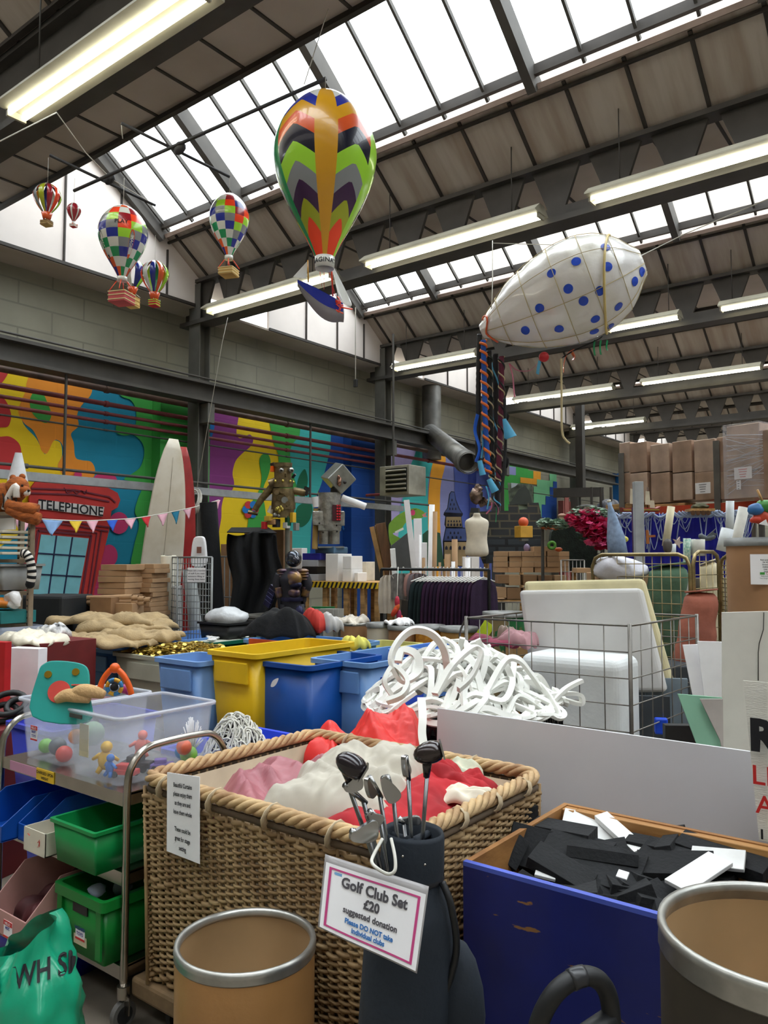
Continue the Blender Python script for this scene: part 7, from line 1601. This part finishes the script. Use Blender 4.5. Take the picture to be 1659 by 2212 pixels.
# ---------------------------------------------------------------- blue draped stage with ships and rolls
D=9.6; blc=M('royal_cloth','#14149c',.75,0,.15,6,.1,20); net=M('pale_netting','#b8c8e6',.9,alpha=.75)
A=PD(1312,1112,D+.3); B=PD(1622,1108,D-.3); zt=A.z
t=T('draped_stage','raised table covered with royal blue cloth and pale netting','table',(A+B)/2-Vector((0,0,A.z))); 
dr=(B-A); dr.z=0; L=dr.length; dr.normalize(); nn=Vector((-dr.y,dr.x,0))
mb=MB(); N=80
for i in range(N+1):
    for k in range(4): p=A+dr*(L*i/N)+nn*(.03*math.sin(i*.9)+.02*math.sin(i*2.3))*(k/3); mb.v.append(Vector((p.x,p.y,zt-1.0*k/3)))
mb.f=[[i*4+k,(i+1)*4+k,(i+1)*4+k+1,i*4+k+1] for i in range(N) for k in range(3)]; mb.m=[0]*len(mb.f); mb.s=[True]*len(mb.f); mb.build('blue_cloth',blc,t)
MB().poly([A,A+dr*L,A+dr*L+nn*1.4,A+nn*1.4],.03,(0,0,-1)).build('table_top',blc,t)
for f in(.03,.5,.97):
    for k in(.05,1.3): p=A+dr*L*f+nn*k; MB().bb(p.x-.03,p.x+.03,p.y-.03,p.y+.03,0,zt-.03).build('leg',wood,t)
rnd=random.Random(4); mb=MB()
for i in range(42):
    f=rnd.uniform(.05,.97); p=A+dr*L*f-nn*.04; p.z=zt+.01; ln=rnd.uniform(.05,.5)**1; w_=rnd.uniform(.04,.2)
    mb.tube(spline([p,p+dr*w_*.3-Vector((0,0,ln*.7)),p+dr*w_*.6-Vector((0,0,ln)),p+dr*w_-Vector((0,0,ln*.3)),p+dr*w_*1.2],4),rnd.uniform(.003,.008),5)
for i in range(30):
    f=rnd.uniform(0,.97); p=A+dr*L*f-nn*.05; mb.tube(spline([p+Vector((0,0,.02)),p+dr*.1+Vector((0,0,-.05)),p+dr*.22+Vector((0,0,.02))],4),.015,5)
o=mb.build('netting',net,t); o['kind']='stuff'
def ship(px,py,w_,D_,label,lat):
    s=D_/F_PX; t=T('model_ship',label,'model ship',PD(px,py,D_)); P=[PD(px+x*w_,py+y*w_,D_) for x,y in((-.5,-.25),(-.45,0),(.4,0),(.5,-.28),(.32,-.18),(-.3,-.18))]
    MB().poly(P,.12,FW).build('hull',M('ship_red','#8c3322',.5),t,bevel=.005); MB().poly([PD(px+x*w_,py+y*w_,D_-.01) for x,y in((-.42,-.13),(.42,-.13),(.42,-.08),(-.42,-.08))],.02,FW).build('gold_band',coin,t)
    for x,h in lat:
        MB().tube([PD(px+x,py-w_*.15,D_+.06),PD(px+x,py-h,D_+.06)],.008,6).build('mast',dkw,t); MB().poly([PD(px+x+a,py-b,D_+.04) for a,b in((-5,h*.30),(6,h*.28),(4,h*.82),(-4,h*.84))],.01,FW).build('sail',M('sail_cream','#dfd6bd',.8),t)
ship(1364,1106,40,9.5,'model sailing ship with cream sails at the left of the blue stage',((2,60),(9,0.1+48)))
ship(1405,1106,46,9.45,'model sailing ship with a torn printed sail, right of the other ship',((-6,54),(4,30)))
t=T('log_tray','wooden tray carrying round log ends and moss on the blue stage','tray',PD(1512,1108,9.4)); MB().box(PD(1512,1102,9.4),(.28,.2,.03),RZ(YAW)).build('tray_board',wood,t)
for k in range(4): MB().cyl(PD(1497+k*11,1108,9.2),PD(1497+k*11,1108,9.4),.028,14).build('log_end',dkw,t)
mb=MB(); mb.ball(PD(1512,1096,9.4),.09,14,sq=(1.2,.8,.4)); mb.noise(.03,25); mb.build('moss',M('moss','#4c4a30',.95,0,.3,20),t)
D=8.9
def sroll(px0,y0,px1,y1,w_,mat,label,D_=8.6,core=True):
    r=w_*D_/F_PX/2; a=PD(px0,y0,D_); b=PD(px1,y1,D_); t=T('standing_roll',label,'roll',b); d=(a-b).normalized(); MB().tube([b,a],r,22).build('rolled_sheet',mat,t)
    if core: MB().tube([a-d*.01,a+d*.003],r*.4,12).build('core_end',ink,t)
p0=PD(1379,1089,8.6); mb=MB(); c=PD(1381,1200,8.6); mb.box((c.x,c.y,(p0.z+.5)/2+.25),(.10,.08,p0.z-.5),RZ(YAW)); tag(mb.build('grey_plank',M('plank_grey','#a9adb0',.5),bevel=.004),'tall grey rectangular post standing before the blue stage','post')
bx('purple_strip','narrow purple strip beside the tall grey post','strip',PD(1368,1145,8.7),(.02,.04,.5),M('strip_purple','#4a1c4c'),YAW)
sroll(1450,1094,1438,1180,16,M('roll_ivory','#e2d8b8',.7),'cream roll with a dark band standing before the blue stage'); sroll(1577,1082,1576,1150,17,M('roll_white2','#dfe6ea',.5),'white roll standing tall right of the log tray'); sroll(1607,1096,1575,1235,22,M('roll_woven','#d9d8d0',.8),'woven cream roll leaning right of the tall white roll',8.4); sroll(1572,1142,1560,1190,26,M('roll_white2'),'thick white roll lying against the roll cage',7.6)
sroll(1508,1165,1508,1200,28,M('roll_woven'),'short woven white roll in front of the blue cloth'); sroll(1484,1163,1484,1215,16,M('roll_dots','#7fb0a0',.7,0,0,40,col2='#dfe6da'),'teal and white patterned roll before the blue cloth'); sroll(1453,1175,1453,1200,14,M('roll_white2'),'short white roll below the cream one')
mb=MB(); mb.ball(PD(1442,1180,8.3),.055,12,sq=(.9,.7,1.5)); mb.noise(.01,30); tag(mb.build('wrapped_parcel',M('parcel_dark','#57504d',.4)),'dark wrapped parcel hugging the foot of the cream roll','parcel')
# flower-like star, bird, fish
t=T('starfish_ornament','pale starfish ornament hanging on the blue cloth','ornament',PD(1465,1175,9.0))
mb=MB(); 
P=[PD(1465+r*math.cos(a),1172+r*math.sin(a),9.0) for k in range(10) for a,r in((k*math.pi/5,13 if k%2==0 else 5),)]; mb.poly(P,.03,FW); mb.build('star',M('star_pale','#c9b5ac',.7),t)
t=T('grey_bird','grey model bird with wings spread before the blue cloth','model bird',PD(1530,1160,8.8)); mb=MB(); mb.tube(spline([PD(1510,1155,8.8),PD(1525,1163,8.8),PD(1545,1158,8.8)],4),[.01]+[.03]*7+[.015],10); mb.build('body',M('bird_grey','#5a6066',.6),t); MB().poly([PD(x,y,8.78) for x,y in((1525,1160),(1548,1140),(1541,1150),(1550,1153),(1536,1168))],.01,FW).build('wing',M('bird_grey'),t)
tag(MB().ball(PD(1349,1165,9.0),.04,12,sq=(1.2,.6,.9)).build('yellow_fish',M('fish_yellow','#d9cf5a',.5)),'small yellow toy fish at the left edge of the blue cloth','toy')
t=T('orange_ship_wheel','small orange wooden anchor shape on the blue cloth','ornament',PD(1408,1165,9.1)); MB().poly([PD(x,y,9.1) for x,y in((1396,1145),(1401,1145),(1402,1156),(1416,1156),(1416,1160),(1402,1161),(1403,1175),(1397,1175))],.02,FW).build('anchor',M('anchor_brown','#a8632c',.6),t)
# blue gauze bottle shape
t=T('gauze_bottle','tall bottle shape draped in pale blue gauze beside the blossom','ornament',G(1328,8.9)); a=PD(1316,1085,8.9);b=PD(1335,1200,8.9)
gz_=M('gauze_blue','#9fb8d8',.8,0,.15,20,alpha=.8); MB().tube([b,PD(1330,1160,8.9),PD(1322,1115,8.9),PD(1318,1095,8.9),a],[.11,.10,.05,.025,.022],16).build('gauze',gz_,t); MB().tube([a,PD(1315,1080,8.9)],.022,12).build('neck',creamr,t); MB().cyl((b.x,b.y,0),(b.x,b.y,b.z),.08,14).build('pedestal',whb,t)
# ---------------------------------------------------------------- gold roll cages with fabric rolls
gd=M('zinc_gold','#a3926a',.35,.85,.2,14)
def rollcage(name,label,px0,px1,ytop,D0,D1,zb=.15,nx=7,nz=9,rad=.10,back=True):
    a=G(px0,D0); b=G(px1,D1); z1=1.6+(1208-ytop)*(D0+D1)/2/F_PX; t=T(name,label,'roll cage',a); d=(b-a).normalized()
    P=[a+Vector((0,0,zb)),a+Vector((0,0,z1-rad)),a+d*rad*.3+Vector((0,0,z1-rad*.3)),a+d*rad+Vector((0,0,z1)),b-d*rad+Vector((0,0,z1)),b-d*rad*.3+Vector((0,0,z1-rad*.3)),b+Vector((0,0,z1-rad)),b+Vector((0,0,zb))]
    MB().tube(P,.016,10).build('tube_frame',gd,t); L=(b-a).length; mb=MB()
    for i in range(1,nx): p=a+d*L*i/nx; mb.tube([p+Vector((0,0,zb)),p+Vector((0,0,z1-.005))],.0035,5)
    for k in range(nz): z=zb+(z1-.08-zb)*k/(nz-1); mb.tube([a+Vector((0,0,z)),b+Vector((0,0,z))],.004,5)
    o=mb.build('mesh_wires',gd,t); o['kind']='stuff'
    n_=Vector((-d.y,d.x,0)); MB().poly([a+Vector((0,0,zb)),b+Vector((0,0,zb)),b+n_*.35+Vector((0,0,zb)),a+n_*.35+Vector((0,0,zb))],.02,(0,0,1)).build('base',steel_g,t)
    return t,a,b,z1
rollcage('roll_cage','gold toned roll cage behind the leaning foam slab',1280,1490,1198,7.0,6.3,.15,11,14)
rollcage('roll_cage','narrow gold toned roll cage holding the terracotta fabric roll',1497,1552,1192,6.3,6.6,.15,4,14)
rollcage('roll_cage','fine meshed gold roll cage in front of the lidded drum',1556,1640,1200,6.4,5.9,.15,14,40)
def fabroll(px0,y0,px1,y1,w0,w1,D_,mat,label):
    a=PD(px0,y0,D_); b=PD(px1,y1,D_); N=14; P=[b.lerp(a,i/N)+Vector((.012*math.sin(i*2.1),0,0)) for i in range(N+1)]; r=[(w1+(w0-w1)*i/N)*D_/F_PX/2*(1+.05*math.sin(i*2.6)) for i in range(N+1)]
    t=T('fabric_roll',label,'fabric roll',b); MB().tube(P,r,24).build('padded_roll',mat,t,sub=1); d=(P[-1]-P[-2]).normalized(); MB().tube([a,a+d*.012],[r[-1]*1.05]*2,20).build('roll_end',mat,t)
fabroll(1444,1222,1422,1520,80,96,6.7,M('sage_quilt','#5c7d66',.9,0,.2,5,.3,14),'fat sage green quilted fabric roll in the gold roll cage'); fabroll(1515,1278,1480,1600,68,104,6.2,M('terracotta_quilt','#b06a58',.9,0,.2,5,.3,14),'terracotta quilted fabric roll in the narrow roll cage'); fabroll(1530,1215,1545,1420,38,38,7.2,M('roll_ivory'),'ivory fabric roll behind the terracotta one')
mb=MB(); mb.ball(PD(1340,1232,6.9),.17,24,sq=(1.5,.8,.75)).noise(.05,6).noise(.015,25); tag(mb.build('white_bag',M('bag_white','#d9d9e4',.35,0,.08,9,.3,14)),'crumpled white plastic bag on top of the foam slab','bag')
c=PD(1340,1300,7.2); bx('bag_carton','carton supporting the white plastic bag in the gold cage','carton',(c.x,c.y,.75),(.5,.45,1.45),card,YAW)
for i,(x,y,w_) in enumerate(((1255,1232,30),(1320,1280,10))):
    c=G(x,8.2); bx('flat_carton','thin flat carton at the left of the gold cage' if i==0 else 'thin carton inside the gold cage','carton',(c.x,c.y,1.6-(y-1208)*8.2/F_PX),(w_*8.2/F_PX,.2,.05),card,YAW)
a,b=G(1212,8.6),G(1262,8.6); t=T('wire_basket','plain wire basket frame right of the carton stack','basket',a); panel_(a,b,.3,1.6-(1210-1208)*8.6/F_PX,6,10,.004,t,wirem)
# lidded drum
c=G(1668,4.2); dt=1.6-(1160-1208)*4.2/F_PX; db_=1.6-(1335-1208)*4.2/F_PX
lt=drum('lidded_drum','big brown lidded drum with a white shipping label at the right edge',(c.x,c.y,db_-.12),.226,dt-db_+.10,kr,rimm,kraftin,lidm(),cat='drum')
q=PD(1642,1230,3.30); n3=Vector((-ray(1642,1230).x,-ray(1642,1230).y,0)).normalized(); ux=Vector((-n3.y,n3.x,0)); 
if ux.dot(RT)<0: ux=-ux
q=Vector((c.x,c.y,0))+n3*.233+ux*(-.01); q.z=PD(1642,1230,3.98).z
lb=MB().box(q,(.19,.004,.155),Matrix((ux,-n3,Vector((0,0,1)))).transposed()).build('shipping_label',paper,lt)
mb=MB(); lettering(mb,[(s_,.0095,-.0,.048-.012*i,.0002) for i,s_ in enumerate(['Paint and Waste Powder','Via Warper Centre','Grow Magna Centre','Address Workshop','Unit 11 Industrial','Date Day 30 July'])]+[('Reference',.008,-.03,-.035),('Two Originals',.008,-.03,-.046)],q+n3*.003,ux,(0,0,1)); mb.build('lettering',ink,lb)
mb=MB(); mb.box(q+n3*.003-ux*.04-Vector((0,0,.021)),(.022,.001,.012),Matrix((ux,-n3,Vector((0,0,1)))).transposed()); mb.build('green_mark',M('mark_green','#3f9a3a'),lb)
mb=MB(); mb.tube([q+n3*.003+ux*(-.01+.012*math.cos(a))+Vector((0,0,-.021+.007*math.sin(a))) for a in[k*math.pi/8 for k in range(16)]],.0008,4,closed=True); mb.build('red_oval_mark',M('mark_red','#d0707a'),lb)
c2=c; drum('fibre_drum','brown drum carrying the lidded drum, hidden behind the cream board',(c.x,c.y,0),.22,db_-.13,kr,rimm,kraftin,lidm())
# ---------------------------------------------------------------- pallet racking with wrapped cartons
D=13.5; orr=M('rack_orange','#c4421f',.5); A=G(1347,D+1.2); B=G(1760,D-1.6); dr=(B-A).normalized(); nn=Vector((-dr.y,dr.x,0)); L=(B-A).length
t=T('pallet_racking','orange and grey pallet racking at the back right','racking',A)
zr=1.6+(1208-1098)*D/F_PX; MB().bar(A+Vector((0,0,zr)),B+Vector((0,0,zr)),.05,.13).build('orange_beam',orr,t); MB().bar(A+Vector((0,0,zr-.2*0))+nn*1.1,B+Vector((0,0,zr))+nn*1.1,.05,.13).build('orange_beam',orr,t)
for f in(.0,.555,1): 
    for k in(0,1.1):
        p=A+dr*L*f+nn*k; u=MB().bb(p.x-.05,p.x+.05,p.y-.05,p.y+.05,0,3.6).build('upright',steel_g,t)
def oncl(px,py0,py1,w_,back,name,label,mat,cat='carton',dep=.8):
    r=ray(px,1208); o_=A+nn*back; den=r.x*dr.y-r.y*dr.x; q=(o_.x*dr.y-o_.y*dr.x)/den; p=Vector((r.x*q,r.y*q,0)); DD=q; z0=1.6+(1208-py1)*DD/F_PX; z1=1.6+(1208-py0)*DD/F_PX
    mb=MB(); mb.box((p.x,p.y,(z0+z1)/2),(w_*DD/F_PX,dep,z1-z0),RZ(math.atan2(dr.y,dr.x))); return tag(mb.build(name,mat,bevel=.01),label,cat),p,DD
wcd=M('wrapped_carton','#b4957e',.35,0,.2,3,.2,9,coat=.4); wcd2=M('wrapped_carton_pale','#c4a994',.35,0,.2,3,.2,9,coat=.4)
names=['left end','second from left','third from left','centre','right of centre','right end']
for i,(px,y0,y1,w_) in enumerate(((1382,958,1022,28),(1410,958,1022,46),(1458,962,1022,46),(1506,955,1022,46),(1555,952,1022,48),(1606,945,1020,50))): oncl(px,y0,y1,w_,.4,'large_carton','large carton in the upper row on the racking, '+names[i],wcd if i%2 else wcd2)
for i,(px,y0,y1,w_) in enumerate(((1382,1024,1088,28),(1410,1024,1088,46),(1458,1024,1088,46),(1506,1024,1082,46),(1555,1022,1082,48),(1606,1020,1080,50))): oncl(px,y0,y1,w_,.4,'large_carton','large carton in the lower row on the racking, '+names[i],wcd2 if i%2 else wcd)
oncl(1640,920,1018,74,.2,'wrapped_load','tall film wrapped load at the right edge of the racking',wcd2,'pallet load'); oncl(1640,1022,1078,74,.2,'wrapped_load','film wrapped load below the tall one at the right edge',wcd,'pallet load'); oncl(1700,930,1078,60,.2,'wrapped_load','film wrapped load outside the right edge',wcd,'pallet load')
for i,(px,py,w_,h_) in enumerate(((1610,1021,40,26),(1522,1054,36,24),(1600,1047,10,20))):
    o,p,DD=oncl(px,py-h_/2,py+h_/2,w_,-.25,'load_notice',['white notice with red and black lines on the wrapped load','white notice with a pink edge on the lower cartons','small barcode slip on the lower cartons'][i],paper,'notice',.004)
    mb=MB(); zc=1.6+(1208-py)*DD/F_PX
    for k in range(4): mb.box((p.x-nn.x*.006,p.y-nn.y*.006,zc+(.06-.04*k)),(w_*DD/F_PX*(.5-.06*k),.002,.008),RZ(math.atan2(dr.y,dr.x)))
    o2=mb.build('printed_lines',inkred if i==0 else ink,None); o2.parent=o; o2.matrix_parent_inverse=o.matrix_basis.inverted(); o2.name='printed_lines'
for i in range(3):
    o,p,DD=oncl(1375+i*95,1090,1100,88,.4,'wooden_pallet',['left','middle','right'][i]+' wooden pallet on the orange racking beam',wood,'pallet')
film=M('stretch_film','#e9e9f2',.15,0,0,3,alpha=.22,coat=1)
r=ray(1640,1208)
o,p,DD=oncl(1640,918,1079,80,.14,'stretch_film','shiny stretch film around the tall loads at the right edge',film,'film',.95)
mb=MB(); rnd=random.Random(8)
for i in range(26):
    x0=rnd.uniform(-.3,.3); q0=Vector((p.x,p.y,0))-nn*.37; za,zc=1.6+(1208-rnd.uniform(920,1075))*DD/F_PX,1.6+(1208-rnd.uniform(920,1075))*DD/F_PX; mb.tube([q0+dr*(-.31)+Vector((0,0,za)),q0+dr*.31+Vector((0,0,zc*.4+za*.6))],rnd.uniform(.002,.006),4)
o2=mb.build('film_creases',M('film_crease','#f2f2f8',.2,alpha=.6),None); o2.parent=o; o2.matrix_parent_inverse=o.matrix_basis.inverted(); o2['kind']='stuff'
# metal rack near blue post
D=15.5; t=T('metal_rack','dark metal shelving by the far wall left of the blue post','shelf unit',G(1290,D)); 
for x in(1280,1300,1304,1322):
    p=G(x,D+ (0 if x!=1304 else .3)); MB().bb(p.x-.02,p.x+.02,p.y-.02,p.y+.02,0,1.6+(1208-1052)*D/F_PX).build('upright',steel_d,t)
for z in(1.0,1.7,2.4): c=G(1300,D+.15); MB().box((c.x,c.y,z),(.75,.4,.03),RZ(YAW)).build('shelf_board',steel_d,t)
c=PD(1315,1075,D+.15); mb=MB(); mb.ball((c.x,c.y,2.62),.22,16,sq=(1.1,.7,.9)).noise(.05,8); tag(mb.build('grey_bundle',M('bundle_grey','#5c5d66',.4,0,.3,9)),'dark grey wrapped bundle on the metal shelving','bundle')
# right side colourful things
t=T('painted_fish','brightly painted patchwork fish sculpture at the right edge','sculpture',PD(1640,1120,8.0)); 
for i,(x,y,r,col) in enumerate(((1632,1100,.07,'#2f6fae'),(1650,1095,.08,'#3d8a3a'),(1645,1118,.08,'#c94a30'),(1660,1112,.07,'#e0b53a'),(1634,1122,.05,'#c9402c'),(1668,1098,.08,'#5a3a8c'))): mb=MB(); mb.ball(PD(x,y,8.0),r,14,sq=(1.1,.7,.9)); mb.noise(.015,16,i); mb.build('painted_lobe',M('fishp'+col,col,.4),t)
for x,y in((1648,1130),): MB().poly([PD(a,b,7.9) for a,b in((1640,1132),(1655,1122),(1660,1136))],.01,FW).build('white_fin',paper,t)
MB().tube([PD(1648,1085,8.0),PD(1636,1058,8.0)],.012,8).build('stick',wood,t); q=PD(1645,1125,8.0); MB().cyl((q.x,q.y,0),(q.x,q.y,q.z),.03,10).build('stand',steel_d,t)
# extra wall of dim storage behind the bins so that no bare floor shows
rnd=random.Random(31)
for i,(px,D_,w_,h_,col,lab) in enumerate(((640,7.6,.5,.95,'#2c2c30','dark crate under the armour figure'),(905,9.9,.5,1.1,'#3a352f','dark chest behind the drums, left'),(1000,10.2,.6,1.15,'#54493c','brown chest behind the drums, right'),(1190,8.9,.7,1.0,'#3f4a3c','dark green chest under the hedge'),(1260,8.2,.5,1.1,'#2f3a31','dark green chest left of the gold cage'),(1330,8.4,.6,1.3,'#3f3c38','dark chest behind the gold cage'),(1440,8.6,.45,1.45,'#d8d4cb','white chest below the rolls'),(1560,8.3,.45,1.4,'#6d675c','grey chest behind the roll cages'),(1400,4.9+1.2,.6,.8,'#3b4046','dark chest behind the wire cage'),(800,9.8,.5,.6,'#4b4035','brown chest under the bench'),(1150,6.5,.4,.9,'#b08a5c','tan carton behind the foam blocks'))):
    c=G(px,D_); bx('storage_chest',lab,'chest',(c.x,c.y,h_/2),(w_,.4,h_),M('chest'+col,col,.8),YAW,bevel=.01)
